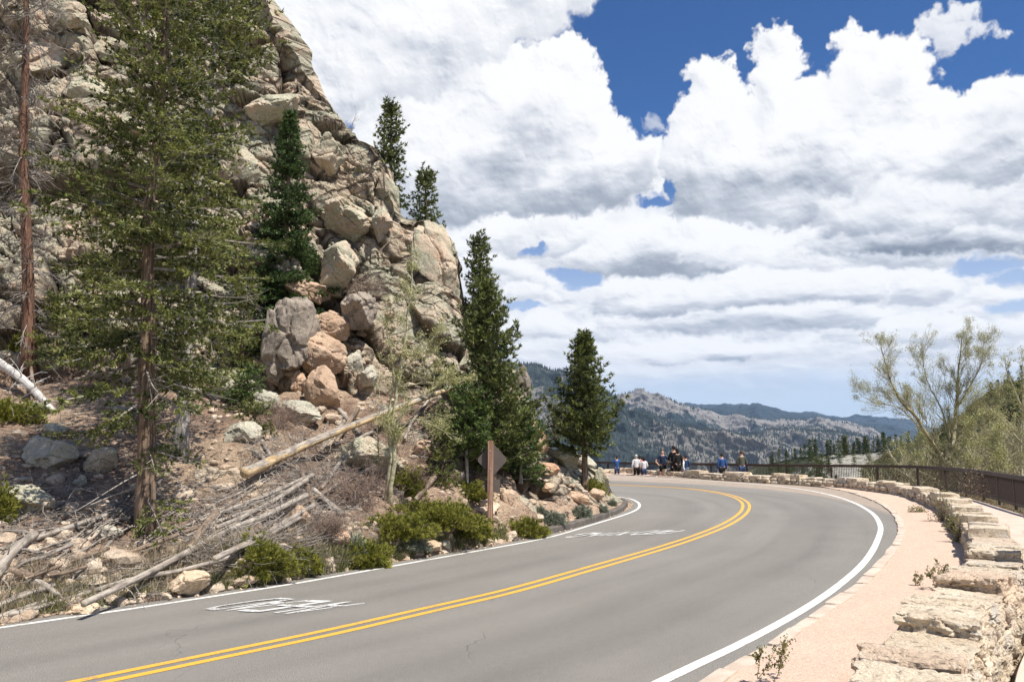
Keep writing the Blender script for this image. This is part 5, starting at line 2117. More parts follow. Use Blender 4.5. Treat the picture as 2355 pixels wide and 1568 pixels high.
M_SAGE = mat_foliage('sage_grey_green', (0.14, 0.16, 0.11), (0.36, 0.38, 0.29), 0.2, 5.0)
M_LEAF = mat_foliage('fresh_yellow_green_leaves', (0.24, 0.25, 0.09), (0.48, 0.46, 0.22), 0.4, 1.0)
M_GRASS = mat_foliage('green_and_dry_grass', (0.075, 0.105, 0.030), (0.33, 0.30, 0.145), 0.3, 0.9)
M_DRY = mat_foliage('dry_stems', (0.24, 0.18, 0.11), (0.46, 0.38, 0.26), 0.2, 2.0)


def conifer(name, base, label, mats, group=None, **kw):
    trunk, wood, leaf, tint = conifer_geo(**kw)
    t = thing(name, tuple(base), label, 'tree', group)
    link('trunk', mesh_data('trunk', trunk[0], trunk[1], mats[0], True), t)
    link('branches', mesh_data('branches', wood[0], wood[1], mats[1], False), t, kind='stuff')
    if leaf is not None:
        link('crown', mesh_data('crown', leaf[0], leaf[1], mats[2], False, attrs={'tint': tint}), t)
    return t


def base_at(px, py, sink=0.05):
    p = on(px, py)
    p[2] -= sink
    return p


bF = base_at(344, 1216)
conifer('fir_tree', bF, 'tallest fir on the left with thick brown trunk, its top out of the picture', (M_BARKB, M_TWIG, M_FIR),
        H=11.2, R=1.60, tr=0.150, seed=3, nb=240, h0=0.07, elev=(-0.25, 0.5), droop=0.38, tipup=0.12, twigsp=0.115, tuftsp=0.07, per=9, nl=0.10, nw=0.036, lean=(-0.012, 0.0), bend=-0.012, gaps=0.32, deadlow=0.22,
        prof=lambda t: np.clip(1.06 - t, 0, 1) ** 0.42 * np.interp(t, [0.05, 0.10, 0.17, 0.22, 0.32, 0.5, 0.68, 1.0], [0.55, 0.70, 0.55, 0.85, 1.0, 1.12, 0.85, 1.0]), secf=0.40)
bG = base_at(428, 1052)
conifer('limber_pine', bG, 'tall pine with a pale grey trunk behind the tallest fir', (M_BARKG, M_TWIG, M_FIR),
        H=12.2, R=1.75, tr=0.13, seed=8, nb=165, h0=0.12, elev=(-0.1, 0.5), droop=0.25, tipup=0.25, twigsp=0.13, tuftsp=0.08, per=8, nl=0.13, nw=0.046, lean=(0.035, 0.0), gaps=0.3, deadlow=0.25,
        prof=lambda t: np.interp(t, [0, 0.15, 0.3, 0.42, 0.50, 0.62, 0.75, 0.9, 1.0], [0.5, 0.7, 0.85, 0.75, 0.25, 0.22, 0.72, 0.7, 0.2]), secf=0.42)
bS = base_at(648, 770)
bS[1] += 0.3
conifer('spruce_tree', bS, 'dense dark green spruce in front of the cliff above the boulder pile', (M_BARKB, M_TWIGB, M_SPR),
        H=7.2, R=1.55, tr=0.11, seed=12, nb=250, h0=0.03, elev=(-0.30, 0.6), droop=0.25, tipup=0.15, twigsp=0.085, tuftsp=0.055, per=9, nl=0.12, nw=0.048, lean=(0.002, 0.0),
        prof=lambda t: np.clip(1.02 - t, 0, 1) ** 1.15 * (0.75 + 0.25 * np.clip(t / 0.2, 0, 1)), secf=0.40, irregular=0.22)
# the saplings and small firs round the big ones
for (px, py, H, R, lab, m, sd_) in [
        (560, 800, 2.4, 0.55, 'small olive fir beside the dark spruce and the boulder pile', M_FIR, 21),
        (230, 770, 2.6, 0.8, 'bushy small fir between the dead trunk and the tallest fir', M_FIR, 22),
        (150, 780, 1.5, 0.45, 'little fir close to the foot of the dead trunk', M_FIR, 26),
        (570, 905, 1.0, 0.50, 'low fir spray over the lichened boulder', M_YPINE, 23),
        (600, 965, 0.75, 0.42, 'small fir tuft above the peeled log', M_FIR, 24),
        (1020, 1075, 1.3, 0.32, 'thin young fir between aspen and big pine', M_FIR, 25)]:
    b = base_at(px, py + 15)
    b[1] -= 0.35
    conifer('young_fir', b, lab, (M_BARKB, M_TWIG, m), H=H, R=R, tr=0.03, seed=sd_, nb=int(36 * H ** 0.8), h0=0.03, elev=(-0.2, 0.7), droop=0.2, tipup=0.1, twigsp=0.09, tuftsp=0.06, per=8, nl=0.11, nw=0.038, gaps=0.1, prof=lambda t: np.clip(1.05 - t, 0, 1) ** 0.7)
# skyline pines
for (px, pb, pt, R, Y, lab, sd_, ln) in [
        (900, 480, 240, 0.62, 28.6, 'pine on the skyline, taller of the two above the leaning slab', 31, (-0.03, 0)),
        (980, 560, 398, 0.62, 28.2, 'shorter skyline pine just right of the taller one', 32, (-0.02, 0)),
        (1112, 900, 545, 0.66, 26.5, 'slender dark pine rising behind the big roadside pine', 33, (-0.035, 0))]:
    p0 = dp(px, pb, Y)
    H = (dp(px, pt, Y)[2] - p0[2])
    conifer('ridge_pine', p0, lab, (M_BARKB, M_TWIGB, M_PINE), H=H + 0.2, R=R, tr=0.07, seed=sd_, nb=int(30 * H), h0=0.05, elev=(0.0, 0.8), droop=0.1, tipup=0.35, twigsp=0.11, tuftsp=0.07, per=9, nl=0.14, nw=0.046, lean=ln, gaps=0.12, prof=lambda t: np.clip(1.05 - t, 0, 1) ** 0.6 * (0.7 + 0.3 * np.clip(t / 0.2, 0, 1)), irregular=0.25)
b = base_at(1142, 1092)
b[1] -= 0.5
H = dp(1126, 642, b[1])[2] - b[2]
conifer('roadside_pine', b, 'big dark green pine with a long branch reaching out to the right', (M_BARKB, M_TWIGB, M_PINE), H=H + 0.1, R=1.0, tr=0.10, seed=41, nb=170, h0=0.06, elev=(0.0, 0.75), droop=0.1, tipup=0.35,
        twigsp=0.10, tuftsp=0.065, per=9, nl=0.14, nw=0.046, lean=(-0.035, 0), gaps=0.3, prof=lambda t: np.interp(t, [0, 0.15, 0.4, 0.6, 0.8, 1.0], [0.9, 1.0, 0.95, 0.68, 0.38, 0.05]), irregular=0.34, secf=0.30)
b = base_at(1085, 1112)
b[1] -= 0.5
H = dp(1090, 868, b[1])[2] - b[2]
conifer('young_pine', b, 'young bright green pine with a thin pale trunk left of the sign', (M_BARKG, M_TWIG, M_YPINE), H=H, R=0.55, tr=0.035, seed=42, nb=75, h0=0.30, elev=(0.0, 0.8), droop=0.05, tipup=0.35,
        twigsp=0.09, tuftsp=0.055, per=9, nl=0.13, nw=0.040, prof=lambda t: np.interp(t, [0, 0.3, 0.45, 0.7, 1.0], [0.6, 0.9, 1.0, 0.7, 0.15]), irregular=0.2, deadlow=0.1)
b = base_at(1190, 1085)
b[1] -= 0.3
conifer('young_pine', b, 'bright pine bush just behind the diamond sign', (M_BARKG, M_TWIG, M_YPINE), H=2.1, R=0.62, tr=0.035, seed=43, nb=75, h0=0.05, elev=(0.0, 0.8), droop=0.05, tipup=0.35,
        twigsp=0.09, tuftsp=0.055, per=9, nl=0.13, nw=0.040, prof=lambda t: np.clip(1.1 - t, 0, 1) ** 0.5, irregular=0.2)
b = base_at(1350, 1110)
b[1] -= 0.25
H = dp(1350, 755, b[1])[2] - b[2]
conifer('lone_pine', b, 'lone pyramid shaped pine with bare lower trunk by the road bend', (M_BARKB, M_TWIGB, M_PINE), H=H, R=1.05, tr=0.105, seed=44, nb=175, h0=0.21, gaps=0.33, elev=(-0.05, 0.85), droop=0.1, tipup=0.32,
        twigsp=0.12, tuftsp=0.065, per=11, nl=0.15, nw=0.046, prof=lambda t: np.interp(t, [0.15, 0.2, 0.35, 0.6, 0.8, 1.0], [0.85, 1.0, 0.92, 0.58, 0.28, 0.04]), irregular=0.30, secf=0.29)
b = dp(1278, 1012, 29)
conifer('ridge_pine', b, 'small pine peeping over the slope left of the lone pine', (M_BARKB, M_TWIGB, M_PINE), H=1.45, R=0.42, tr=0.03, seed=45, nb=50, h0=0.02, elev=(0, 0.8), droop=0.1, tipup=0.3, twigsp=0.1, tuftsp=0.07, per=8, nl=0.10, nw=0.03)


# ---- dead tree
def twiggery(starts, dirs, lens, rad, r, levels, kids, segs=4, curl=0.25, up_=0.0, ratio=0.5, tmin=0.25, cone=0.8):
    """recursive bare branching; returns segments and the tips"""
    S0, S1, R0, R1, tips = [], [], [], [], []
    cur = [(np.array(s, float), unit(np.array(d, float)), l, q) for s, d, l, q in zip(starts, dirs, lens, rad)]
    for lev in range(levels):
        nxt = []
        for p, d, l, q in cur:
            pts = [p]
            dd = d.copy()
            for _ in range(segs):
                dd = unit(dd + r.normal(0, curl, 3) * 0.5 + np.array([0, 0, up_]))
                pts.append(pts[-1] + dd * l / segs)
            pts = np.array(pts)
            rr = q * (1 - 0.75 * np.linspace(0, 1, segs + 1))
            S0 += list(pts[:-1])
            S1 += list(pts[1:])
            R0 += list(rr[:-1])
            R1 += list(rr[1:])
            tips.append((pts[-1], dd, lev))
            if lev < levels - 1:
                for _ in range(kids[lev]):
                    t = r.uniform(tmin, 1.0) * segs
                    i = min(int(t), segs - 1)
                    b = pts[i] + (pts[i + 1] - pts[i]) * (t - i)
                    ax = unit(pts[i + 1] - pts[i])
                    nd = unit(ax + unit(np.cross(ax, r.normal(size=3))) * cone * r.uniform(0.6, 1.3))
                    nxt.append((b, nd, l * ratio * r.uniform(0.6, 1.2) * (1.15 - 0.5 * t / segs), max(q * 0.55, 0.0034)))
        cur = nxt
    return S0, S1, R0, R1, tips


r = np.random.default_rng(55)
b = base_at(88, 852)
b[1] -= 0.35
t = thing('dead_tree', tuple(b), 'dead conifer at the left edge with red brown trunk and bare grey twigs', 'tree')
kk = np.linspace(0, 1, 18)
T = np.stack([-0.95 * kk + 0.05 * np.sin(kk * 9), 0 * kk, kk * 11.2 - 0.2], 1)
rad = 0.135 * (1 - kk) ** 0.5 + 0.02
rad[0] *= 1.5
link('trunk', mesh_data('trunk', *polytube(T, rad, 14, True, 0.08, 3), M_BARKR, True), t)
st, dr, ln, rd = [], [], [], []
for i in range(190):
    u = r.uniform(0.10, 0.98)
    a = r.uniform(0, 6.28)
    st.append([np.interp(u, kk, T[:, 0]), 0, u * 11.2 - 0.2])
    dr.append([cos(a), sin(a), r.normal(-0.25, 0.25)])
    ln.append(r.uniform(0.5, 1.35) * (1.1 - 0.45 * abs(u - 0.7)))
    rd.append(0.017)
S0, S1, R0, R1, tips = twiggery(st, dr, ln, rd, r, 3, (6, 4), 4, 0.35, -0.03, 0.48)
link('branches', mesh_data('branches', *tubes(S0, S1, R0, R1, 3), mat_simple('dead_grey_twigs', (0.30, 0.265, 0.235), 0.9, 3, 0.5)), t)


# ---- aspens
def leafs(P, size, r, per=3, jit=0.05):
    P = np.repeat(np.asarray(P), per, 0) + r.normal(0, jit, (len(P) * per, 3))
    n = len(P)
    u = unit(r.normal(size=(n, 3)))
    v = unit(np.cross(u, r.normal(size=(n, 3))))
    s = (size * r.uniform(0.6, 1.3, n))[:, None]
    V = np.stack([P - u * s * .5, P + v * s * 0.35, P + u * s * .5, P - v * s * 0.35], 1).reshape(-1, 3)
    return V, np.arange(len(V)).reshape(-1, 4), np.repeat(r.random(n), 4)


def mat_aspen():
    m, N, bs = new_mat('pale_aspen_bark')
    P = N.n('ShaderNodeNewGeometry').outputs['Position']
    n = N.noise(N.vm('MULTIPLY', P, (6, 6, 16)), 1.0, 5, 0.7)
    c = N.mix(N.ss(n, 0.35, 0.6), (0.26, 0.23, 0.13), (0.50, 0.47, 0.31))
    c = N.mix(N.ss(N.noise(P, 9, 4, 0.7), 0.60, 0.68, 0, 0.8), c, (0.08, 0.07, 0.05))
    N.set(bs.inputs['Base Color'], c)
    bump(N, bs, n, 0.5, 0.01)
    return m


M_ASPEN = mat_aspen()
M_ASPB = mat_simple('olive_brown_aspen_bark', (0.42, 0.37, 0.23), 0.85, 2.5, 0.6)


def aspen(base, label, limbs, seed, levels=3, kids=(7, 5), ratio=0.42, leaf=0.035, per=3, up_=0.06, kidlen=1.0, name='aspen_tree', barkmat=None, leafmat=None, lj=0.05, cone=0.7, twr=0.35, curl=0.3):
    """limbs: [(points relative to the base, radius at start, radius at end)]"""
    r = np.random.default_rng(seed)
    base = np.array(base, float)
    t = thing(name, tuple(base), label, 'tree' if name != 'bare_shrub' else 'shrub')
    bm_ = barkmat or M_ASPEN
    W_ = []
    st, dr, ln, rd = [], [], [], []
    for k, (pts, r0, r1) in enumerate(limbs):
        C = resample(np.array(pts, float), n=22)
        C[1:-1] += r.normal(0, 0.012, (20, 3)) * np.linalg.norm(C[-1] - C[0]) * 0.25
        W_.append(polytube(C, np.linspace(r0, r1, 22), 9, True, 0.06, seed + k))
        Lm = np.linalg.norm(np.diff(C, axis=0), axis=1).sum()
        for _ in range(int(6 + Lm * 4.0)):
            u = r.uniform(0.22 if k == 0 else 0.12, 1.0)
            i = min(int(u * 21), 20)
            ax = unit(C[i + 1] - C[i])
            st.append(C[i])
            dr.append(unit(ax + unit(np.cross(ax, r.normal(size=3))) * cone * r.uniform(.7, 1.4) + np.array([0, 0, 0.2])))
            ln.append(kidlen * r.uniform(0.5, 1.1) * (1.15 - 0.55 * u))
            rd.append(max(0.006, twr * (r0 + (r1 - r0) * u)))
    S0, S1, R0, R1, tips = twiggery(st, dr, ln, rd, r, levels, kids, 4, curl, up_, ratio, cone=0.65)
    V, F = join(W_)
    link('trunk', mesh_data('trunk', V, F, bm_, True), t)
    link('branches', mesh_data('branches', *tubes(S0, S1, R0, R1, 4), bm_), t, kind='stuff')
    if leaf:
        P = np.array([p for p, d, lev in tips])
        S1a = np.array(S1)
        sel = r.random(len(S1a)) < 0.14
        P = np.concatenate([P, S1a[sel]])
        V, F, tint = leafs(P, leaf, r, per, lj)
        link('crown', mesh_data('crown', V, F, leafmat or M_LEAF, attrs={'tint': tint}), t)
    return t


def rel(base, pts, Y=None):
    """pixels (px, py, distance) -> points relative to the base"""
    return [tuple(dp(px, py, y) - base) for px, py, y in pts]


ba = base_at(903, 1158)
ya = ba[1] - 0.1
aspen(ba, 'young aspen with slender pale trunk and scattered yellow green leaves in front of the rocks',
      [([(0, 0, -0.1)] + rel(ba, [(903, 1060, ya), (906, 960, ya), (920, 860, ya - .05), (938, 740, ya - .1), (946, 640, ya - 0.1), (950, 585, ya - 0.1)]), 0.055, 0.008),
       (rel(ba, [(903, 1050, ya), (925, 940, ya - .1), (985, 900, ya - .15), (1060, 850, ya - .2)]), 0.024, 0.005),
       (rel(ba, [(904, 1010, ya), (950, 965, ya - .1), (1010, 985, ya - .3), (1040, 1010, ya - .4)]), 0.018, 0.004),
       (rel(ba, [(920, 860, ya), (975, 800, ya), (1020, 750, ya)]), 0.016, 0.004),
       (rel(ba, [(915, 890, ya), (985, 880, ya), (1060, 880, ya)]), 0.014, 0.004)], 61, levels=3, kids=(5, 4), leaf=0.035, per=3, kidlen=0.62)
bb = base_at(892, 1150)
aspen(bb, 'second thin aspen stem forking from the same foot, leaning slightly left',
      [([(0, 0, -0.1)] + rel(bb, [(898, 1050, ya), (893, 960, ya), (905, 870, ya), (892, 760, ya), (900, 690, ya)]), 0.045, 0.006)], 62, levels=3, kids=(4, 3), leaf=0.032, per=3, kidlen=0.5)
bc = base_at(872, 1080)
aspen(bc, 'twiggy reddish sapling left of the aspen trunks',
      [([(0, 0, -0.05)] + rel(bc, [(868, 1000, ya), (872, 900, ya), (868, 830, ya)]), 0.016, 0.004)], 63, levels=2, kids=(4,), leaf=0.03, per=2, kidlen=0.35)

by = 46.0
bq = dp(2168, 1100, by)
bq[2] = -3.2
aspen(bq, 'large nearly leafless aspen behind the railing with wide spreading limbs',
      [([(0, 0, -0.5)] + rel(bq, [(2169, 1130, by), (2166, 1080, by), (2166, 1040, by)]), 0.24, 0.17),
       (rel(bq, [(2164, 1045, by), (2130, 1000, by - .5), (2105, 955, by - 1), (2070, 920, by - 1.2), (2040, 850, by - 1.2), (2025, 790, by - 1)]), 0.12, 0.02),
       (rel(bq, [(2130, 1000, by - .5), (2070, 940, by + .5), (2010, 925, by + 1), (1975, 905, by + 1)]), 0.05, 0.01),
       (rel(bq, [(2166, 1045, by), (2190, 1020, by + .5), (2200, 930, by + 1), (2205, 850, by + 1), (2215, 770, by + 1)]), 0.14, 0.02),
       (rel(bq, [(2200, 940, by + 1), (2230, 890, by + .4), (2255, 840, by), (2262, 785, by)]), 0.06, 0.012),
       (rel(bq, [(2190, 1020, by + .5), (2160, 930, by + 1.5), (2130, 870, by + 2), (2120, 800, by + 2)]), 0.06, 0.012),
       (rel(bq, [(2195, 990, by + .5), (2240, 960, by - 1), (2290, 930, by - 2), (2300, 880, by - 2)]), 0.05, 0.012),
       (rel(bq, [(2170, 1060, by + .5), (2230, 1040, by - 1), (2280, 1035, by - 2)]), 0.05, 0.012)], 64, levels=4, kids=(6, 5, 3), ratio=0.52, leaf=0.05, per=1, kidlen=2.1, lj=0.10, up_=0.10, cone=0.75, curl=0.22, twr=0.28, barkmat=M_ASPB)
bq2 = dp(2345, 1100, 34)
bq2[2] = -1.6
aspen(bq2, 'bare aspen cut off by the right edge behind the railing',
      [([(0, 0, -0.5)] + rel(bq2, [(2350, 1050, 34), (2353, 960, 34), (2335, 900, 34), (2318, 860, 34), (2310, 815, 34)]), 0.09, 0.012),
       (rel(bq2, [(2353, 960, 34), (2352, 880, 33.5), (2350, 815, 33.5)]), 0.05, 0.01),
       (rel(bq2, [(2350, 1020, 34), (2300, 960, 33), (2265, 930, 33)]), 0.04, 0.01)], 65, levels=3, kids=(4, 3), leaf=0.05, per=2, kidlen=0.9, up_=0.08)
# two more leafing saplings in the brush
for (px, top, Y, lab, sd_) in [(2235, 960, 42, 'pale stemmed sapling in the brush right of the large aspen', 66), (2290, 985, 37, 'sapling with pinkish twigs close behind the railing at the right', 67), (2120, 985, 50, 'small green sapling left of the large aspen trunk', 68), (2075, 1010, 54, 'low yellow green sapling at the left end of the brush', 69)]:
    p = dp(px, 1110, Y)
    p[2] = -3.0
    aspen(p, lab, [([(0, 0, -0.5)] + rel(p, [(px + 5, 1080, Y), (px - 8, 1030, Y), (px + 4, top, Y)]), 0.07, 0.012)], sd_, levels=3, kids=(5, 4), leaf=0.075, per=3, kidlen=1.3, lj=0.1)
# a tree outside the picture whose branches shade the pavement
p = np.array([15.6, 17.0, -0.5])
aspen(p, 'leafless aspen beyond the right edge whose shadow dapples the pavement', [([(0, 0, -0.5), (0.1, 0.2, 2.0), (-0.1, 0.3, 4.2), (0.0, 0.4, 6.0)], 0.09, 0.012), ([(0, .2, 2.2), (-0.5, 1.0, 3.8), (-0.7, 1.4, 5.2)], 0.04, 0.01)], 70, levels=3, kids=(5, 4), leaf=0.07, per=3, kidlen=1.1)
# bare shrub on the skyline
p = dp(800, 325, 28.8)
aspen(p, 'leafless grey shrub on the skyline left of the ridge pines', [([(0, 0, -0.1), (0.1, 0, 0.5), (0.3, 0, 1.1)], 0.02, 0.004), ([(0, 0, 0), (-0.2, 0, 0.5), (-0.5, 0, 0.9)], 0.016, 0.004)], 71, levels=3, kids=(4, 3), leaf=0, kidlen=0.55, name='bare_shrub', barkmat=M_TWIG)


# ---- shrubs
def bush(px, py, w, h, label, kind='juniper', seed=0, n=None, dist=None, flat=1.0, base=None, grp=None):
    """w, h in pixels of the photograph; grows from the slope at (px, py)"""
    r = np.random.default_rng(1000 + seed)
    b = base_at(px, py, 0.02) if base is None else np.array(base, float)
    u = b[1] / FPX
    W2, H2 = w * u / 2, h * u
    area = W2 * 2 * (H2 + W2)
    n = n or int(260 + 1500 * area)
    a = r.uniform(0, 2 * pi, n)
    e = np.arccos(1 - r.random(n))
    k = 0.55 + 0.45 * r.random(n) ** 0.5
    lump = 1 + 0.55 * fbm(np.stack([np.cos(a) * 2.6, np.sin(a) * 2.6, e * 2.4], 1) + seed, 3, seed)
    if kind == 'juniper':
        W2, H2 = W2 * 1.12, H2 * 0.85
        e = e * 1.22
    P = np.stack([np.cos(a) * np.sin(e) * W2 * k * lump, np.sin(a) * np.sin(e) * W2 * k * lump * flat, np.cos(e) * H2 * k * lump], 1)
    D = unit(P / [W2, W2, H2] + np.array([0, 0, 0.25]))
    t = thing({'juniper': 'juniper_bush', 'sage': 'sagebrush', 'twig': 'twiggy_shrub', 'leafy': 'leafy_shrub'}[kind], tuple(b), label, 'shrub', grp)
    m = int(n * 0.25)
    S0 = np.zeros((m, 3)) + r.normal(0, 0.04, (m, 3)) * [1, 1, 0]
    if kind == 'twig':
        st = [[x, y, 0] for x, y in r.normal(0, W2 * 0.25, (70, 2))]
        dr = [unit(np.array([r.normal(0, 0.7), r.normal(0, 0.7), 1.0])) for _ in st]
        A0, A1, B0, B1, tips = twiggery(st, dr, [H2 * r.uniform(.6, 1.1) + W2 * 0.3 for _ in st], [0.006] * len(st), r, 3, (5, 4), 4, 0.4, 0.0, 0.5)
        link('stems', mesh_data('stems', *tubes(A0, A1, B0, B1, 3), M_PTWIG), t)
        return t
    link('stems', mesh_data('stems', *tubes(S0, P[:m], 0.008, 0.003, 3), M_TWIGB), t)
    mt = {'juniper': M_JUN, 'sage': M_SAGE, 'leafy': M_LEAF2}[kind]
    if kind == 'leafy':
        V, F, tint = leafs(P, 0.035, r, 4, 0.03)
        link('foliage', mesh_data('foliage', V, F, mt, attrs={'tint': tint}), t)
        return t
    per = 9
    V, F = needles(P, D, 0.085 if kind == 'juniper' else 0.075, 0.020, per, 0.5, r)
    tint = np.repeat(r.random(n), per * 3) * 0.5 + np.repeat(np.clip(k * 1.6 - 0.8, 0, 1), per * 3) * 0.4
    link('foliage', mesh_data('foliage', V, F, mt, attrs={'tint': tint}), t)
    return t


M_PTWIG = mat_simple('pinkish_bare_twigs', (0.30, 0.215, 0.17), 0.9, 4, 0.4)
M_LEAF2 = mat_foliage('small_olive_leaves', (0.10, 0.105, 0.03), (0.30, 0.27, 0.10), 0.35, 3.0)
BUSHES = [
    (1000, 1196, 175, 44, 'widest spreading juniper between the aspen foot and the sign post', 'juniper'),
    (905, 1222, 140, 40, 'yellow green juniper below the twiggy brown shrub', 'juniper'),
    (1068, 1222, 110, 34, 'juniper at the left of the sign post', 'juniper'),
    (1212, 1220, 92, 28, 'juniper spilling towards the kerb right of the sign post', 'juniper'),
    (603, 1300, 115, 68, 'bright juniper standing alone near the ends of the fallen poles', 'juniper'),
    (700, 1300, 70, 42, 'small juniper between the lone bright one and the grassy verge', 'juniper'),
    (840, 1285, 110, 45, 'low green juniper at the grassy road edge', 'juniper'),
    (948, 1130, 60, 52, 'dark juniper behind the aspen foot beside the leaning plank', 'juniper'),
    (1085, 1140, 80, 32, 'juniper under the young pine', 'juniper'),
    (1362, 1128, 66, 26, 'low green shrub round the foot of the lone pine', 'juniper'),
    (10, 1200, 60, 90, 'green shrub cut by the left edge of the picture', 'juniper'),
    (20, 960, 140, 45, 'green ground shrub under the white fallen trunk', 'juniper'),
    (60, 800, 60, 50, 'small fir like shrub beside the dead trunk', 'juniper'),
    (1250, 1183, 28, 16, 'smallest grey sagebrush behind the kerb', 'sage'),
    (1275, 1202, 60, 22, 'grey sagebrush close to the kerb, second from the left', 'sage'),
    (1340, 1190, 52, 24, 'bluish sagebrush in the middle of the sandy bank', 'sage'),
    (1388, 1176, 30, 14, 'grey sagebrush below the orange slab', 'sage'),
    (1414, 1160, 18, 10, 'tiny sagebrush at the tip of the sandy bank', 'sage'),
    (950, 1262, 75, 26, 'grey green sagebrush at the grassy verge', 'sage'),
    (820, 1268, 50, 30, 'pale sagebrush among the verge grasses', 'sage'),
    (835, 1160, 150, 70, 'dense bare brown shrub in front of the very large boulder', 'twig'),
    (640, 985, 150, 45, 'bare brown shrub above the peeled log', 'twig'),
    (760, 1235, 110, 40, 'bare reddish shrub behind the verge grasses', 'twig'),
    (960, 1120, 60, 40, 'grey twiggy shrub right of the aspen trunks', 'twig'),
    (860, 690, 60, 60, 'bare grey shrub growing in a crack of the cliff', 'twig'),
]
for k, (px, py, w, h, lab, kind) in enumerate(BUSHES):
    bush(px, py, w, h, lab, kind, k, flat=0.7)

# plants on the gravel and along the wall
def sprig(P, H, n, r, label, name='leafy_weed'):
    t = thing(name, tuple(P), label, 'plant')
    st = [[0, 0, 0]] * n
    dr = [unit(np.array([r.normal(0, 0.45), r.normal(0, 0.45), 1.0])) for _ in range(n)]
    A0, A1, B0, B1, tips = twiggery(st, dr, [H * r.uniform(.7, 1.1) for _ in range(n)], [0.004] * n, r, 2, (3,), 6, 0.25, 0.02, 0.35)
    link('stems', mesh_data('stems', *tubes(A0, A1, B0, B1, 4), M_TWIGB), t)
    V, F, tint = leafs(np.array(A1), 0.026, r, 5, 0.014)
    link('leaves', mesh_data('leaves', V, F, M_LEAF2, attrs={'tint': tint}), t)


r = np.random.default_rng(90)
for px, py, H, n, lab in [(1742, 1560, 0.42, 2, 'thin leafy weed on the gravel at the bottom edge, left one of the pair'), (1785, 1560, 0.40, 2, 'thin leafy weed on the gravel at the bottom edge, right one of the pair'),
                          (2150, 1352, 0.42, 6, 'straggly leafy weed growing out of the gravel beside the broad wall caps'), (2105, 1345, 0.2, 2, 'little weed left of the straggly one on the gravel')]:
    sprig(gr(px, py, 0.06), H, n, r, lab)
for px, py, w, h, lab in [(2165, 1200, 60, 80, 'tall yellow flowering shrub against the wall on the gravel side'), (2205, 1250, 34, 60, 'dark leafy shrub in the shade of the wall'), (2190, 1225, 40, 50, 'green shrub between the two others against the wall'),
                          (2110, 1178, 40, 14, 'low green weeds at the wall foot in the bend')]:
    bush(px, py, w, h, lab, 'leafy', 200 + px, n=150, base=gr(px, py, 0.03))
for k, (x, y, w, h) in enumerate([(5.35, 7.6, 60, 60), (4.6, 6.9, 60, 45), (5.95, 8.8, 50, 60)]):
    bush(0, 0, w, h, ['leafy weeds in the gap between wall and pavement, middle clump', 'leafy weeds in the gap between wall and pavement, nearest clump', 'leafy weeds in the gap between wall and pavement, farthest clump'][k], 'leafy', 300 + k, n=90, base=(x - 0.15, y, -0.2))

# ------------------------------------------------------------------ fallen timber
def mat_wood(name, a, b, streak=(3, 3, 3)):
    m, N, bs = new_mat(name)
    tc = N.n('ShaderNodeTexCoord')
    P = tc.outputs['Object']
    Q = N.vm('MULTIPLY', P, (1.6, 30, 30))
    n = N.noise(Q, 1.0, 5, 0.65, 0.3)
    n2 = N.noise(P, 3.5, 4, 0.6)
    c = N.mix(N.ss(n, 0.36, 0.62), a, b)
    c = N.mix(N.ss(n2, 0.48, 0.68, 0, 0.6), c, tuple(x * 0.5 for x in a))
    N.set(bs.inputs['Base Color'], c)
    bump(N, bs, n, 0.8, 0.012)
    return m


M_GREYW = mat_wood('weathered_grey_wood', (0.20, 0.165, 0.135), (0.40, 0.355, 0.30))
M_PEEL = mat_wood('peeled_yellow_wood', (0.36, 0.24, 0.12), (0.62, 0.48, 0.29))
M_BROWNW = mat_wood('brown_bark_wood', (0.12, 0.085, 0.06), (0.28, 0.21, 0.155))
M_WHITEW = mat_wood('bleached_white_wood', (0.36, 0.335, 0.31), (0.58, 0.55, 0.51))
M_CUT = mat_simple('cut_wood_end', (0.50, 0.42, 0.31), 0.8, 30, 0.3)


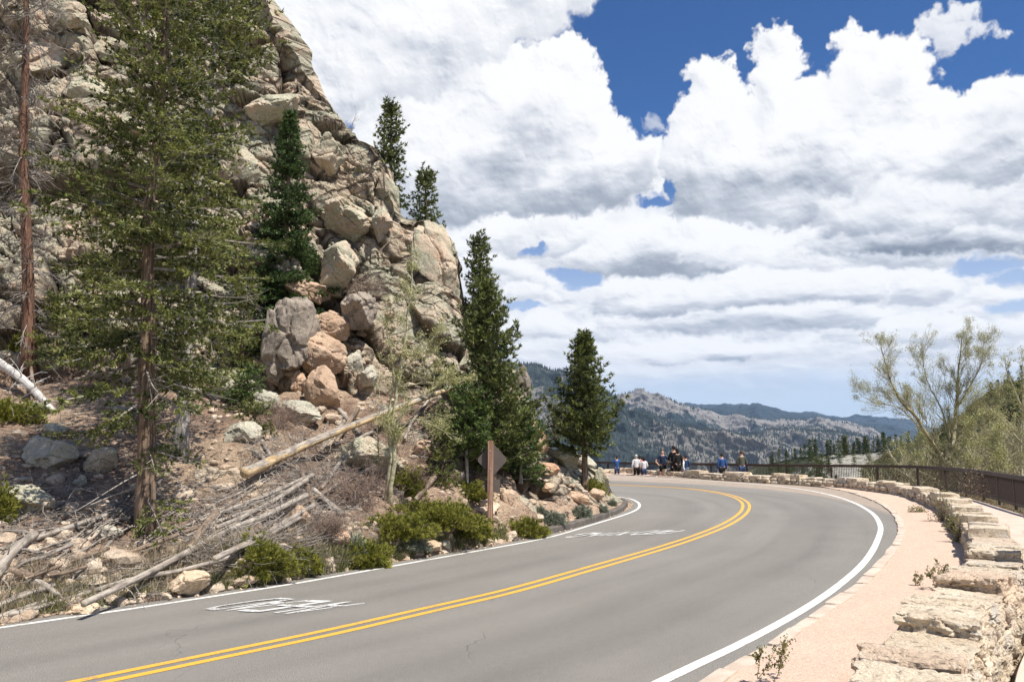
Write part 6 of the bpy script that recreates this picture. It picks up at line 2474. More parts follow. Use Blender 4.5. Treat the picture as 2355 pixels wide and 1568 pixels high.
def log(pts, r0, r1, mat, label, seed=0, fixY=None, stubs=0, name='fallen_log', lift=1.0, mats2=None):
    """pts: pixels along the log; r0, r1 in pixels; lies just clear of the slope"""
    r = np.random.default_rng(500 + seed)
    n = 24
    P2 = resample(np.array([list(p) + [0] for p in pts], float), n=n)[:, :2]
    surf = np.array([on(*p) for p in P2])
    if fixY is None:
        y0, y1 = surf[0, 1], surf[-1, 1]
    else:
        y0, y1 = fixY
    L = np.array([dp(p[0], p[1], y0 + (y1 - y0) * k / (n - 1)) for k, p in enumerate(P2)])
    q = np.min(surf[:, 1] / L[:, 1]) * 0.998
    rad = np.linspace(r0, r1, n) * L[:, 1] / FPX
    L = CAMP + (L - CAMP) * min(q, 1.0) * (1 - 0.9 * rad.mean() / L[:, 1].mean())
    rad = np.linspace(r0, r1, n) * L[:, 1] / FPX
    c = L.mean(0)
    ax = unit(L[-1] - L[0])
    side = unit(np.cross([0, 0, 1.0], ax))
    upv = np.cross(ax, side)
    Mx = np.stack([ax, side, upv], 1)
    Lc = (L - c) @ Mx
    V, F = polytube(Lc, rad, 14, True, 0.10, seed)
    V[-2:] += 0
    me = mesh_data(name, V, F, mat, True, mats=[mat, M_CUT] if mats2 is None else mats2)
    mi = np.zeros(len(me.polygons), np.int32)
    mi[-28:] = 1
    if mats2 is not None:
        cen = V[np.array(F[0])].mean(1)
        ang = np.arctan2(cen[:, 2], -cen[:, 1])
        nn_ = fbm(cen * [1.5, 6, 6], 3, 4)
        mi[:len(cen)] = ((ang + nn_ * 0.35) < 0.35) * 1
    me.polygons.foreach_set('material_index', mi)
    if mats2 is not None:
        me.polygons.foreach_set('material_index', mi)
    t = bpy.data.objects.new(name, me)
    COL.objects.link(t)
    t.matrix_world = Matrix.Translation(Vector(c)) @ Matrix(Mx.tolist()).to_4x4()
    t['label'] = label
    t['category'] = 'log'
    if stubs:
        S0, D0, L0, R0 = [], [], [], []
        for _ in range(stubs):
            i = int(r.integers(1, n - 1))
            S0.append(Lc[i])
            d = np.array([r.normal(0, 0.4), r.normal(), r.normal() + 0.3])
            D0.append(unit(d))
            L0.append(r.uniform(0.12, 0.55))
            R0.append(rad[i] * 0.22)
        a0, a1, b0, b1, tips = twiggery(S0, D0, L0, R0, r, 2, (2,), 3, 0.3, -0.05, 0.5)
        link('broken_branches', mesh_data('broken_branches', *tubes(a0, a1, b0, b1, 4), mat), t, kind='stuff')
    return t


LOGS = [
    ([(563, 1088), (720, 1015), (888, 948), (1092, 872)], 13, 4.5, 'PEEL', 'long peeled log, grey above and yellow below, lying up the slope', 10),
    ([(497, 1180), (466, 1216), (436, 1259)], 10, 9, 'BROWN', 'short brown log with a sawn end propped across the poles', 0),
    ([(720, 1092), (600, 1143), (462, 1196)], 6, 4, 'GREY', 'uppermost of the grey poles running left from the crossed logs', 0),
    ([(461, 1209), (330, 1258), (167, 1312), (110, 1322)], 5.5, 3.5, 'BROWN', 'long thin brown pole crossing the slope below the tallest fir', 2),
    ([(706, 1103), (600, 1168), (499, 1213)], 6, 5, 'GREY', 'second grey pole converging on the crossed logs', 0),
    ([(706, 1138), (600, 1190), (520, 1222), (350, 1312), (192, 1388)], 6.5, 8, 'GREY', 'longest pale pole reaching down to the buff road edge rock', 4),
    ([(722, 1162), (600, 1232), (494, 1284)], 6, 7, 'GREY', 'lowest grey pole running down behind the bright juniper', 3),
    ([(545, 1277), (420, 1310), (298, 1333), (145, 1380), (15, 1416)], 5, 6, 'GREY', 'long grey pole lying nearest the road on the left', 4),
    ([(268, 1178), (180, 1205), (70, 1242)], 6, 7, 'GREY', 'grey pole left of the foot of the tallest fir', 2),
    ([(126, 1347), (60, 1366), (-10, 1396)], 8, 8, 'GREY', 'thick grey pole in the bottom left corner', 1),
    ([(18, 1312), (70, 1325), (135, 1318)], 11, 8, 'BROWN', 'dark forked log at the lower left', 3),
    ([(64, 1340), (95, 1342), (140, 1372)], 10, 6, 'GREY', 'curved grey log end under the forked dark one', 1),
    ([(-10, 1320), (30, 1268), (80, 1228)], 13, 10, 'GREY', 'thick pale trunk leaning up from the lower left edge', 2),
    ([(-10, 828), (60, 880), (123, 947)], 11, 8, 'WHITE', 'bleached white fallen trunk with broken limbs at the left', 16),
    ([(70, 812), (73, 870), (75, 925)], 3.5, 4.5, 'BROWN', 'dark upright snag in front of the bleached trunk', 2),
    ([(10, 1140), (70, 1122), (120, 1103)], 4, 3, 'GREY', 'pale branch lying over the grey boulder at the left edge', 2),
    ([(779, 941), (806, 972), (836, 1006)], 5.5, 5, 'GREY', 'short grey log leaning left to right over the peeled log', 0),
    ([(822, 940), (792, 985), (760, 1034)], 7, 5, 'BROWN', 'dark log crossing over the peeled log', 0),
    ([(792, 968), (766, 1000), (738, 1034)], 5, 4.5, 'GREY', 'pale thin log beside the dark crossing one', 0),
    ([(858, 992), (832, 1004), (806, 1028), (770, 1080), (740, 1122)], 3.5, 5, 'GREY', 'curved pale pole in front of the very large boulder', 2),
    ([(719, 1126), (755, 1156), (790, 1184)], 8, 7, 'GREY', 'stout grey log end pointing down to the right', 1),
    ([(1033, 1049), (1000, 1095), (956, 1148)], 9, 6, 'BROWN', 'rough broken plank of wood leaning right of the aspens', 3),
    ([(603, 1014), (613, 1032), (624, 1050)], 5, 4, 'GREY', 'short stub above the butt of the peeled log', 0),
    ([(582, 1035), (600, 1048), (618, 1066)], 5, 4, 'GREY', 'small grey stub beside the butt of the peeled log', 0),
    ([(694, 1088), (705, 1115), (720, 1160)], 6, 6, 'BROWN', 'dark upright post where the poles meet', 0),
    ([(668, 1070), (700, 1086), (735, 1098)], 5, 4, 'BROWN', 'dark stick under the grey brush above the poles', 2),
    ([(640, 1060), (560, 1110), (500, 1128)], 4, 3, 'GREY', 'grey pole lying from the butt of the peeled log towards the pale pine trunk', 2),
    ([(690, 1190), (610, 1235), (545, 1262)], 4.5, 4, 'GREY', 'thin grey pole just above the bright juniper', 2),
    ([(430, 1290), (330, 1335), (240, 1362)], 4, 4, 'BROWN', 'brown pole between the two longest grey poles', 2),
    ([(250, 1260), (150, 1296), (60, 1330)], 4.5, 4, 'BROWN', 'dark thin pole above the forked log', 3),
    ([(620, 1160), (520, 1192), (430, 1232)], 4, 3.5, 'GREY', 'slim grey pole passing behind the sawn brown log', 1),
    ([(110, 1380), (40, 1402), (-20, 1424)], 5, 5, 'GREY', 'pole lying lowest of all by the road at the left edge', 2),
    ([(760, 1120), (690, 1165), (650, 1200)], 4, 4, 'BROWN', 'short dark pole under the converging grey poles', 2),
    ([(870, 1070), (800, 1100), (735, 1140)], 3.5, 3, 'GREY', 'thin stick like pole across the bare brown shrub', 2),
    ([(170, 1150), (110, 1168), (30, 1200)], 4, 3.5, 'GREY', 'thin grey branch below the large boulder at the left edge', 3),
    ([(930, 1010), (948, 970), (985, 920)], 4, 3, 'GREY', 'thin leaning pole behind the aspen branches', 2),
]
MW = {'PEEL': M_GREYW, 'BROWN': M_BROWNW, 'GREY': M_GREYW, 'WHITE': M_WHITEW}
for k, (pts, r0, r1, mk, lab, st) in enumerate(LOGS):
    log(pts, r0 * 0.95, r1 * 0.95, MW[mk], lab, k, stubs=st, mats2=[M_GREYW, M_PEEL] if mk == 'PEEL' else None)


# ---- litter, brushwood and grasses, past counting
def tangle():
    r = np.random.default_rng(650)
    S0, S1, R0, R1 = [], [], [], []
    for _ in range(130):
        a = np.array([r.uniform(90, 800), r.uniform(1090, 1370)])
        L = r.uniform(60, 190)
        an = R_(r.normal(157, 14))
        b = a + [cos(an) * L, sin(an) * L]
        if max(a[1] - interp_list(HILL_FOOT, a[0]), b[1] - interp_list(HILL_FOOT, b[0])) > -8:
            continue
        P = np.array([on(*(a + (b - a) * t)) for t in np.linspace(0, 1, 7)])
        Q = P[0] + (P[-1] - P[0]) * np.linspace(0, 1, 7)[:, None]
        k = min(1.0, np.min(P[:, 1] / Q[:, 1])) * 0.998
        Q = CAMP + (Q - CAMP) * k
        Q[1:-1] += r.normal(0, 0.012, (5, 3))
        w = r.uniform(0.012, 0.030)
        S0 += list(Q[:-1])
        S1 += list(Q[1:])
        R0 += list(w * np.linspace(1, 0.55, 6))
        R1 += list(w * np.linspace(0.93, 0.5, 6))
    link('pole_tangle', mesh_data('pole_tangle', *tubes(S0, S1, R0, R1, 6), M_TWIGG, True), kind='stuff', label='tangle of thin dead poles lying down the slope', cat='brushwood')


M_TWIGG = mat_simple('grey_brown_dead_wood', (0.33, 0.285, 0.24), 0.9, 9, 0.55, 0.01)
tangle()


def sticks(name, boxes, mat, label, seed, lift=0.02, rad=0.004):
    """boxes: (x0, y0, x1, y1, count, length, upwardness)"""
    r = np.random.default_rng(seed)
    S0, S1, R0, R1 = [], [], [], []
    for (x0, y0, x1, y1, n, L, upw) in boxes:
        for _ in range(n):
            px, py = r.uniform(x0, x1), r.uniform(y0, y1)
            if py > interp_list(HILL_FOOT, px) - 4:
                continue
            p = on(px, py)
            p[2] += lift + (r.random() ** 2) * upw
            p[1] -= (r.random()) * upw * 0.8
            d = unit(np.array([r.normal(), r.normal(0, 0.6), r.normal(0, 0.28 + upw * 0.6)]))
            l = L * r.uniform(0.4, 1.3)
            w = rad * r.uniform(0.6, 1.8)
            c = r.normal(0, 0.25, 3)
            for s in range(3):
                q = p + d * l / 3
                S0.append(p)
                S1.append(q)
                R0.append(w * (1 - s * 0.25))
                R1.append(w * (1 - (s + 1) * 0.25))
                p = q
                d = unit(d + c + r.normal(0, 0.12, 3))
    V, F = tubes(S0, S1, R0, R1, 3)
    link(name, mesh_data(name, V, F, mat), kind='stuff', label=label, cat='brushwood')


sticks('brushwood', [(420, 1120, 760, 1320, 900, 0.5, 0.12), (570, 1000, 880, 1110, 900, 0.42, 0.30), (620, 1090, 830, 1200, 600, 0.4, 0.2), (860, 930, 1060, 1060, 500, 0.45, 0.30), (430, 1180, 720, 1290, 450, 0.35, 0.10), (0, 1120, 260, 1240, 300, 0.4, 0.15), (0, 900, 160, 980, 120, 0.4, 0.15), (0, 1290, 420, 1400, 500, 0.3, 0.08), (1280, 1140, 1350, 1165, 60, 0.3, 0.08)],
       M_TWIG, 'tangled grey dead twigs over the slope', 701, rad=0.0055)
sticks('twig_litter', [(0, 1080, 640, 1400, 2600, 0.16, 0.03), (0, 860, 520, 1100, 1100, 0.18, 0.03), (640, 1180, 1000, 1280, 700, 0.2, 0.05)], M_TWIG, 'short pale twigs littering the ground under the trees', 702, rad=0.0045)
sticks('dark_twig_litter', [(0, 900, 900, 1400, 2200, 0.2, 0.05), (700, 900, 1100, 1150, 500, 0.25, 0.1)], M_TWIGB, 'short brown twigs littering the slope', 703, rad=0.0045)


def grass(name, patches, mat, label, seed, w=0.007, lean=0.35, kind='stuff'):
    r = np.random.default_rng(seed)
    V, T = [], []
    for (x0, x1, f0, f1, n, h) in patches:      # rows measured upwards from the foot of the slope, in pixels
        px = r.uniform(x0, x1, n)
        up_ = r.uniform(f0, f1, n)
        cl = vnoise(np.stack([px / 14, up_ / 9, px * 0], 1), seed)
        keep = cl > -0.15
        for x, u, c in zip(px[keep], up_[keep], cl[keep]):
            p = on(x, interp_list(HILL_FOOT, x) - u)
            p[2] -= 0.02
            hh = h * r.uniform(0.5, 1.3)
            tint = r.random()
            for _ in range(3):
                a = r.uniform(0, 6.28)
                s = np.array([cos(a), sin(a), 0]) * w
                q = p + r.normal(0, 0.03, 3) * [1, 1, 0]
                d = np.array([r.normal(0, lean), r.normal(0, lean), 1.0])
                m1 = q + d * hh * 0.55
                tip = q + d * hh + np.array([d[0], d[1], -0.15]) * hh * 0.3
                V += [q - s, q + s, m1 + s * 0.7, m1 - s * 0.7, m1 - s * 0.7, m1 + s * 0.7, tip, tip]
                T += [tint] * 8
    V = np.array(V)
    F4 = np.arange(len(V)).reshape(-1, 4)
    F3 = F4[1::2][:, :3]
    F4 = F4[0::2]
    link(name, mesh_data(name, V, [F3, F4], mat, attrs={'tint': np.array(T)}), kind=kind, label=label, cat='grass')


grass('verge_grass', [(480, 1170, 2, 34, 5200, 0.16), (640, 960, 0, 45, 2600, 0.22), (0, 480, 8, 60, 1500, 0.17)], M_GRASS, 'green grass along the inner edge of the road', 711)
grass('dry_grass', [(0, 800, 5, 110, 2600, 0.26), (300, 1150, 10, 120, 1500, 0.24), (1000, 1300, 5, 60, 300, 0.14)], M_DRY, 'dry straw coloured stems standing among the fallen poles', 712, w=0.004, lean=0.22)

# ------------------------------------------------------------------ brush and trees beyond the railing
def brush_mass(name, cells, mat, label, seed, size, per=5, leafw=0.5):
    r = np.random.default_rng(seed)
    P, T = [], []
    for (c, rx, ry, rz, n) in cells:
        a = unit(r.normal(size=(n, 3)))
        a[:, 2] = np.abs(a[:, 2])
        k = r.random(n) ** 0.33
        P.append(np.array(c) + a * k[:, None] * [rx, ry, rz])
        T.append(np.full(n, r.random()))
    P, T = np.concatenate(P), np.concatenate(T)
    V, F, t = leafs(P, size, r, per, size * 1.2)
    link(name, mesh_data(name, V, F, mat, attrs={'tint': t * 0.5 + np.repeat(T, per * 4) * 0.5}), kind='stuff', label=label, cat='brush')


M_BRUSH = mat_foliage('olive_brush', (0.065, 0.057, 0.022), (0.215, 0.185, 0.075), 0.25, 0.35)
M_PBRUSH = mat_foliage('pinkish_brush', (0.13, 0.09, 0.06), (0.34, 0.25, 0.17), 0.2, 0.5)
r = np.random.default_rng(731)
cells = []
nrk = HS.shape[0]
for _ in range(900):
    i = int(r.integers(0, HS.shape[1] - 140))
    j = int(r.uniform(0.1, 0.99) * (hsr - 1))
    p = HS[j, i]
    s = r.uniform(0.8, 2.0)
    cells.append((p, s, s, s * r.uniform(0.6, 1.0), 34))
brush_mass('hillside_scrub', cells, M_BRUSH, 'olive scrub covering the hillside beyond the railing', 732, 0.22, 4)
cells = []
for _ in range(170):
    px = r.uniform(2040, 2420)
    Y = r.uniform(44, 75)
    X = (px - CX) / FPX * Y
    top = np.interp(px, [2040, 2120, 2200, 2300, 2420], [1062, 1030, 1010, 985, 960]) + r.uniform(0, 60)
    zt = CAM_Z + (1020 - top) / FPX * Y
    z0 = zt - 3.2
    cells.append(((X, Y, z0), r.uniform(0.9, 1.8), r.uniform(0.9, 1.8), 3.2, 52))
brush_mass('thicket', cells, M_BRUSH, 'green thicket of half leafed brush behind the railing', 733, 0.10, 4)
# its stems
st, dr, ln, rd = [], [], [], []
for _ in range(260):
    px = r.uniform(2040, 2400)
    Y = r.uniform(42, 60)
    X = (px - CX) / FPX * Y
    top = np.interp(px, [2040, 2120, 2200, 2300, 2420], [1050, 1005, 985, 960, 940]) + r.uniform(0, 80)
    zt = CAM_Z + (1020 - top) / FPX * Y
    st.append([X, Y, zt - 4.2])
    dr.append([r.normal(0, 0.35), r.normal(0, 0.3), 1])
    ln.append(4.0)
    rd.append(0.035)
a0, a1, b0, b1, tips = twiggery(st, dr, ln, rd, r, 3, (5, 3), 5, 0.25, 0.04, 0.42)
link('thicket_stems', mesh_data('thicket_stems', *tubes(a0, a1, b0, b1, 3), M_ASPEN), kind='stuff', label='pale tangled stems of the brush behind the railing', cat='brush')
cells = []
for _ in range(26):
    px = r.uniform(2255, 2380)
    Y = r.uniform(29, 36)
    cells.append((((px - CX) / FPX * Y, Y + 1.5, -1.2), 0.7, 0.7, r.uniform(2.2, 3.0), 150))
brush_mass('pink_brush', cells, M_PBRUSH, 'pinkish bare brush close behind the right end of the railing', 734, 0.05, 3)

# far conifers on the knoll and the hillside, each a tree (crowns only show at this size)
FC = []
for k in range(5):
    trunk, wood, leaf, tint = conifer_geo(H=8.0, R=1.5, tr=0.14, seed=800 + k, nb=60, h0=0.08, elev=(-0.1, 0.6), twigsp=0.4, tuftsp=0.22, per=5, nl=0.42, nw=0.13, sides=6, secf=0.4, prof=lambda t: np.clip(1.05 - t, 0, 1) ** 0.7)
    FC.append((mesh_data('trunk', trunk[0], trunk[1], M_BARKB, True), mesh_data('crown', leaf[0], leaf[1], M_SPR if k % 2 else M_PINE, False, attrs={'tint': tint})))


def far_tree(p, h, k, label, group, r):
    tm, cm = FC[k % 5]
    t = thing('conifer', tuple(p), label, 'tree', group, r.uniform(0, 6.28))
    s = h / 8.0
    t.scale = (s * r.uniform(0.85, 1.3), s * r.uniform(0.85, 1.3), s)
    for nm, me in (('trunk', tm), ('crown', cm)):
        link(nm, me, t)


r = np.random.default_rng(741)
KX = np.arange(1620, 2300 + 2, 2.0)
for k in range(150):
    px = r.uniform(1760, 2150)
    i = int(np.searchsorted(KX, px))
    i = min(i, KN.shape[1] - 1)
    tt_ = 1.0 if k < 60 else r.uniform(0.72, 0.99)
    j = int(tt_ * (knr - 1))
    p = KN[j, i].copy()
    if 1925 < px < 2010 and 0.7 < tt_ < 0.93:
        continue
    p[2] -= 0.6
    h_ = r.uniform(2.8, 6.4) * (0.8 if px < 1850 else 1.0)
    lab = '%s %s conifer %s, %s the rocky knoll' % ('tall' if h_ > 5.1 else 'middling' if h_ > 3.9 else 'small', 'blackish' if k % 5 % 2 else 'mid green',
        'at the left end' if px < 1830 else 'left of its granite dome' if px < 1925 else 'by its granite dome' if px < 2010 else 'right of its granite dome' if px < 2080 else 'near the large aspen',
        'against the sky on' if tt_ > 0.985 else 'high on' if tt_ > 0.86 else 'low on')
    far_tree(p, h_, k, lab, 'conifers on the rocky knoll', r)
for k in range(60):
    i = int(r.uniform(60, 190))
    tt_ = r.uniform(0.75, 1.0)
    j = int(tt_ * (hsr - 1))
    i = min(i, HS.shape[1] - 1)
    p = HS[j, i].copy()
    p[2] -= 0.5
    h_ = r.uniform(2.0, 4.2)
    lab = '%s %s conifer %s the right hillside, %s' % ('bigger' if h_ > 3.3 else 'smaller', 'blackish' if k % 5 % 2 else 'mid green', 'topping' if tt_ > 0.95 else 'high on' if tt_ > 0.85 else 'halfway up',
        'above the large aspen' if i < 100 else 'where the hill climbs' if i < 145 else 'towards the picture edge')
    far_tree(p, h_, k, lab, 'conifers on the right hand hillside', r)

# ------------------------------------------------------------------ road sign seen from behind
M_POST = mat_bark('red_stained_post', (0.20, 0.075, 0.045), (0.42, 0.30, 0.22), 0.6, 30, 0.008)
M_SIGNB = mat_simple('brown_sign_back', (0.125, 0.10, 0.085), 0.55, 5, 0.12, 0, 0.3)
M_BOLT = mat_simple('sign_bolt', (0.5, 0.5, 0.48), 0.4)
sb = on(1137, 1214)
sb[2] -= 0.05
sb[1] -= 0.25
sgn_ = thing('road_sign', tuple(sb), 'back of a diamond road sign with a small plate on a red brown wooden post', 'sign')
u = sb[1] / FPX
hz = (dp(1138, 1013, sb[1])[2] - sb[2])
pv, pf = box(0, 0, hz / 2 - 0.15, 12.5 * u, 0.11, hz + 0.3)
link('post', mesh_data('post', pv, pf, M_POST), sgn_)


def plate(cx, cz, hw, hh, diamond, y=0.075, th=0.006):
    if diamond:
        c = 0.10
        pts = [(0 + c * hw * s1, hh * (1 - c)) for s1 in (-1, 1)]
        pts = [(-c * hw, hh * (1 - c)), (c * hw, hh * (1 - c)), (hw * (1 - c), c * hh), (hw * (1 - c), -c * hh), (c * hw, -hh * (1 - c)), (-c * hw, -hh * (1 - c)), (-hw * (1 - c), -c * hh), (-hw * (1 - c), c * hh)]
    else:
        c = 0.12 * min(hw, hh)
        pts = [(-hw + c, hh), (hw - c, hh), (hw, hh - c), (hw, -hh + c), (hw - c, -hh), (-hw + c, -hh), (-hw, -hh + c), (-hw, hh - c)]
    n = len(pts)
    V = np.array([(cx + x, y, cz + z) for x, z in pts] + [(cx + x, y + th, cz + z) for x, z in pts])
    F8 = np.array([list(range(n))[::1], [n + k for k in range(n)][::-1]])
    k = np.arange(n)
    F4 = np.stack([(k + 1) % n, k, k + n, (k + 1) % n + n], 1)
    return V, [F8, F4]


zc = dp(1141, 1057, sb[1])[2] - sb[2]
V, F = plate(3.5 * u, zc, 36 * u, 39 * u, True)
link('diamond_plate', mesh_data('diamond_plate', V, F, M_SIGNB), sgn_)
zc = dp(1141, 1117, sb[1])[2] - sb[2]
V, F = plate(4 * u, zc, 17.5 * u, 14.5 * u, False)
link('small_plate', mesh_data('small_plate', V, F, M_SIGNB), sgn_)
for dz in (0.1, -0.1):
    zc = dp(1141, 1057, sb[1])[2] - sb[2] + dz * 2
    link('bolt', mesh_data('bolt', *polytube([[0, -0.065, zc], [0, -0.054, zc]], 0.012, 8), M_BOLT), sgn_)


# ------------------------------------------------------------------ people
def skin_mesh(name, verts, edges, radii, mat, sub=2):
    me = bpy.data.meshes.new(name + '_skel')
    me.from_pydata([tuple(v) for v in verts], edges, [])
    o = bpy.data.objects.new(name + '_skel', me)
    COL.objects.link(o)
    mod = o.modifiers.new('skin', 'SKIN')
    mod.use_smooth_shade = True
    sv = me.skin_vertices[0].data
    for k, rr_ in enumerate(radii):
        sv[k].radius = rr_ if isinstance(rr_, tuple) else (rr_, rr_)
        sv[k].use_root = (k == 0)
    ms = o.modifiers.new('sub', 'SUBSURF')
    ms.levels = sub
    ms.render_levels = sub
    dg = bpy.context.evaluated_depsgraph_get()
    res = bpy.data.meshes.new_from_object(o.evaluated_get(dg))
    res.name = name
    res.materials.clear()
    res.materials.append(mat)
    for p in res.polygons:
        p.use_smooth = True
    bpy.data.objects.remove(o)
    bpy.data.meshes.remove(me)
    return res


def cloth(name, c):
    return mat_simple(name, c, 0.85, 14, 0.25)


SKIN = mat_simple('skin', (0.55, 0.33, 0.23), 0.6, 8, 0.1)
SKIN2 = mat_simple('darker_skin', (0.32, 0.17, 0.11), 0.6, 8, 0.1)
HAIRD = mat_simple('dark_hair', (0.02, 0.015, 0.012), 0.6)
HAIRG = mat_simple('grey_hair', (0.5, 0.48, 0.45), 0.7)
HAIRB = mat_simple('brown_hair', (0.09, 0.05, 0.03), 0.6)
SHOE = mat_simple('dark_shoes', (0.03, 0.03, 0.03), 0.6)


def person(loc, H, face, label, top, bottom, skin=SKIN, hair=HAIRD, arms='down', shorts=False, sleeves='long', longhair=False, lean=0.0, extra=None):
    """face: angle the person looks towards; built facing -Y then turned"""
    s = H / 1.75
    t = thing('person', tuple(loc), label, 'person', None, face + pi / 2)
    ln = lean

    def L_(z):
        return -ln * max(0, z - 0.9)
    hip, chest, neck = 0.93, 1.30, 1.47
    J = {
        'pelvis': (0, L_(hip), hip), 'waist': (0, L_(1.1), 1.10), 'chest': (0, L_(chest), chest), 'neckb': (0, L_(neck), neck), 'neck': (0, L_(1.53) - .01, 1.53), 'chin': (0, L_(1.6) - .02, 1.59), 'head': (0, L_(1.67) - .015, 1.665), 'crown': (0, L_(1.7) - .01, 1.715),
    }
    for sx, n in ((-1, 'l'), (1, 'r')):
        J['sh' + n] = (0.17 * sx, L_(1.42), 1.42)
        if arms == 'down':
            J['el' + n] = (0.24 * sx, L_(1.15) + .03, 1.15)
            J['wr' + n] = (0.25 * sx, L_(0.92) - .05, 0.90)
        elif arms == 'hips':
            J['el' + n] = (0.36 * sx, L_(1.2) + .03, 1.17)
            J['wr' + n] = (0.22 * sx, L_(1.0) - .08, 1.00)
        elif arms == 'eyes':
            J['el' + n] = (0.30 * sx, L_(1.3) - .20, 1.32)
            J['wr' + n] = (0.09 * sx, L_(1.6) - .20, 1.60)
        elif arms == 'front':
            J['el' + n] = (0.25 * sx, L_(1.15) - .03, 1.14)
            J['wr' + n] = (0.12 * sx, L_(1.1) - .26, 1.12)
        e, w = np.array(J['el' + n]), np.array(J['wr' + n])
        J['ha' + n] = tuple(w + unit(w - e) * 0.08)
        J['hp' + n] = (0.095 * sx, L_(0.9), 0.90)
        J['kn' + n] = (0.105 * sx, -0.015, 0.50)
        J['an' + n] = (0.11 * sx, 0.02, 0.09)
        J['to' + n] = (0.13 * sx, -0.12, 0.035)
    R = {'pelvis': (.15, .11), 'waist': (.135, .095), 'chest': (.165, .11), 'neckb': (.085, .07), 'neck': (.056, .056), 'chin': (.066, .075), 'head': (.078, .095), 'crown': (.06, .07)}
    for n in 'lr':
        R.update({'sh' + n: (.058, .058), 'el' + n: (.040, .040), 'wr' + n: (.028, .028), 'ha' + n: (.036, .020), 'hp' + n: (.088, .09), 'kn' + n: (.058, .06), 'an' + n: (.040, .042), 'to' + n: (.042, .03)})
    E = [('pelvis', 'waist'), ('waist', 'chest'), ('chest', 'neckb'), ('neckb', 'neck'), ('neck', 'chin'), ('chin', 'head'), ('head', 'crown')]
    for n in 'lr':
        E += [('neckb', 'sh' + n), ('sh' + n, 'el' + n), ('el' + n, 'wr' + n), ('wr' + n, 'ha' + n), ('pelvis', 'hp' + n), ('hp' + n, 'kn' + n), ('kn' + n, 'an' + n), ('an' + n, 'to' + n)]

    def build(nm, keys, grow, mat, over=None):
        ks = list(keys)
        pos = dict(J)
        pos.update(over or {})
        v = [np.array(pos[k]) * s for k in ks]
        ed = [(ks.index(a), ks.index(b)) for a, b in E if a in ks and b in ks]
        rd_ = [tuple((x + grow) * s for x in R[k]) for k in ks]
        return link(nm, skin_mesh(nm, v, ed, rd_, mat), t)
    allk = ['pelvis', 'waist', 'chest', 'neckb', 'neck', 'chin', 'head', 'crown'] + [a + n for n in 'lr' for a in ('sh', 'el', 'wr', 'ha', 'hp', 'kn', 'an', 'to')]
    build('body', allk, 0.0, skin)
    sk = ['pelvis', 'waist', 'chest', 'neckb', 'shl', 'ell', 'shr', 'elr'] + (['wrl', 'wrr'] if sleeves == 'long' else [])
    over = {}
    if sleeves != 'long':
        for n in 'lr':
            over['el' + n] = tuple(np.array(J['sh' + n]) * 0.35 + np.array(J['el' + n]) * 0.65)
    over['neckb'] = (0, L_(1.44), 1.44)
    build('shirt', sk, 0.016, top, over)
    over = {}
    bk = ['pelvis', 'hpl', 'knl', 'hpr', 'knr'] + ([] if shorts else ['anl', 'anr'])
    if shorts:
        for n in 'lr':
            over['kn' + n] = tuple(np.array(J['hp' + n]) * 0.25 + np.array(J['kn' + n]) * 0.75)
    build('shorts' if shorts else 'trousers', bk, 0.013, bottom, over)
    build('shoes', ['anl', 'tol'], 0.012, SHOE)
    build('shoes', ['anr', 'tor'], 0.012, SHOE)
    hv, hf = ICO[3]
    hv = hv * [0.088, 0.108, 0.10]
    hv = hv + fbm(hv * 20, 3, 3)[:, None] * 0.004
    low = hv[:, 2] < -0.02
    fr = hv[:, 1] < -0.045
    hv[fr, 1] = -0.045 - (hv[fr, 1] + 0.045) * -0.15
    if longhair:
        back = (hv[:, 2] < 0) & (hv[:, 1] > 0)
        hv[back, 2] *= 2.6
    hv = (hv + np.array(J['head']) + [0, 0.018, 0.028]) * s
    link('hair', mesh_data('hair', hv, hf, hair, True), t)
    return t


def face_bits(t, J, s):
    pass


def pz(px, headpy, Y, z0=0.0):
    z0 = float(zwalk(Y))
    X = (px - CX) / FPX * Y
    zt = dp(px, headpy, Y)[2]
    return (X, Y, z0), zt - z0


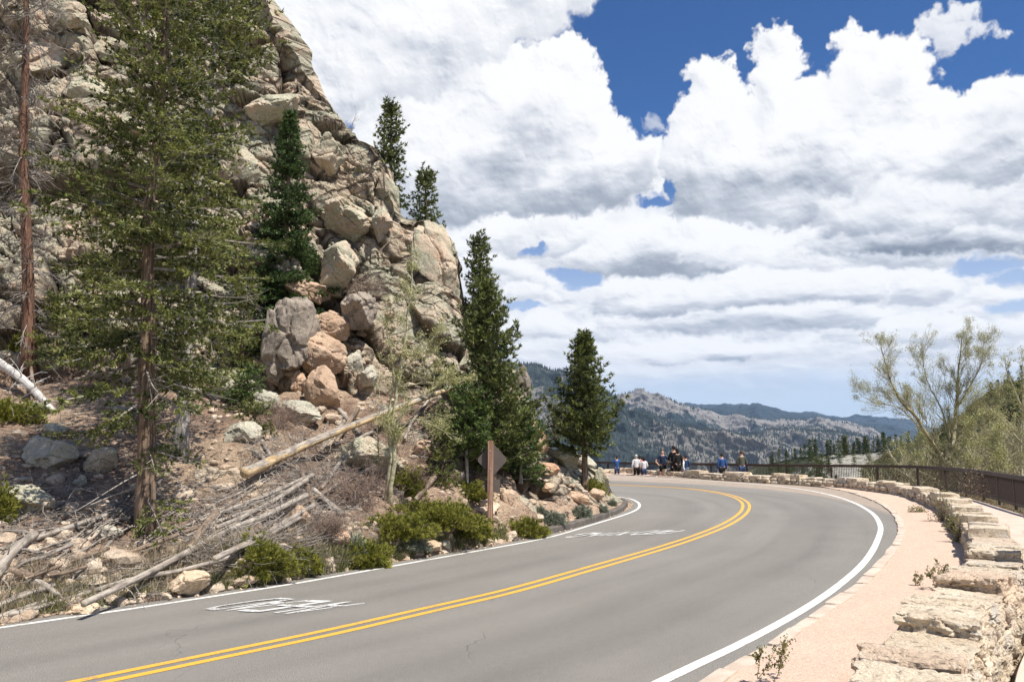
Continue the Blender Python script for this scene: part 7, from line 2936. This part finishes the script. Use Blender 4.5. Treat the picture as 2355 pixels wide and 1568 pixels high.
NAVY = cloth('navy_tee', (0.018, 0.03, 0.07))
BLK = cloth('black_cloth', (0.012, 0.012, 0.012))
WHT = cloth('white_cloth', (0.75, 0.75, 0.76))
JEAN = cloth('blue_jeans', (0.035, 0.06, 0.14))
RED = cloth('red_cloth', (0.5, 0.03, 0.04))
BLUE = cloth('blue_jacket', (0.03, 0.09, 0.26))
TEAL = cloth('dark_blue_jacket', (0.02, 0.05, 0.12))
OLIV = cloth('grey_green_jacket', (0.09, 0.095, 0.075))
TURQ = cloth('turquoise_cloth', (0.08, 0.35, 0.40))
PPL = [
    (1416, 1049, 48.4, pi / 2, 'person in a blue jacket holding something to the eyes beside the lone pine', BLUE, JEAN, dict(arms='eyes')),
    (1460, 1046, 47.0, pi / 2, 'person in a white shirt and black trousers with grey hair at the railing', WHT, BLK, dict(hair=HAIRG)),
    (1469, 1049, 47.5, pi / 2, 'person in red half hidden between two people in white', RED, BLK, dict()),
    (1477.5, 1051, 46.8, pi / 2, 'person in a white top and blue jeans at the railing', WHT, JEAN, dict(arms='front', longhair=True)),
    (1520, 1035, 46.0, -pi / 2, 'person facing us in a navy shirt and black shorts, hands on hips', NAVY, BLK, dict(arms='hips', shorts=True, sleeves='short', hair=HAIRB)),
    (1546, 1026, 45.6, pi / 2, 'tall person in a black jacket and black trousers seen from behind', BLK, BLK, dict(arms='front')),
    (1554, 1032, 45.4, pi / 2 + .3, 'person in black with bare legs close beside the tall one', BLK, BLK, dict(shorts=True, longhair=True)),
    (1563.5, 1050, 45.6, 0.2, 'person in a white top carrying a dark shoulder bag', WHT, cloth('grey_trousers', (0.2, 0.2, 0.23)), dict(hair=HAIRB, lean=0.1)),
    (1572, 1048, 46.1, pi / 2 - .4, 'person in a dark vest and light blue jeans leaning at the railing', TEAL, cloth('pale_jeans', (0.12, 0.20, 0.34)), dict(arms='front', lean=0.15)),
    (1655, 1043, 44.6, pi / 2, 'person in a blue jacket with turquoise hem looking over the valley', BLUE, BLK, dict(hair=HAIRD)),
    (1700, 1037, 43.7, pi / 2, 'person in a grey green jacket and jeans standing alone on the right', OLIV, JEAN, dict(hair=HAIRB, arms='front')),
]
for (px, hy, Y, fc, lab, a, b, kw) in PPL:
    loc, H = pz(px, hy, Y)
    person(loc, H, fc, lab, a, b, **kw)
tt_ = [o for o in COL.objects if o.name.startswith('person') and 'turquoise' in o.get('label', '')][0]
s_ = 1.0
V, F = polytube([[0, 0, 0.86], [0, 0, 0.94]], 0.175, 16)
V[:, 1] *= 0.75
link('jacket_hem', mesh_data('jacket_hem', V, F, TURQ, True), tt_)
tb = [o for o in COL.objects if o.name.startswith('person') and 'shoulder bag' in o.get('label', '')][0]
V, F = block_verts(6, 4, 6, 0.2, 5, 0.02, 2)
V = V * [0.26, 0.12, 0.30]
bagm = cloth('dark_bag', (0.03, 0.03, 0.06))
bo = link('shoulder_bag', mesh_data('shoulder_bag', V, F, bagm, True), loc=(tb.location[0] - 0.22, tb.location[1] - 0.12, 0.95), label='dark shoulder bag carried by the person in the white top', cat='bag')
# someone just outside the right edge, only an elbow showing
pp = dp(2414, 1192, 11.6)
person((pp[0], pp[1], 0.0), 1.78, pi * 0.5, 'person on the pavement at the right edge, only a bent bare elbow in view', cloth('tan_shirt', (0.4, 0.33, 0.25)), JEAN, arms='hips', sleeves='short')
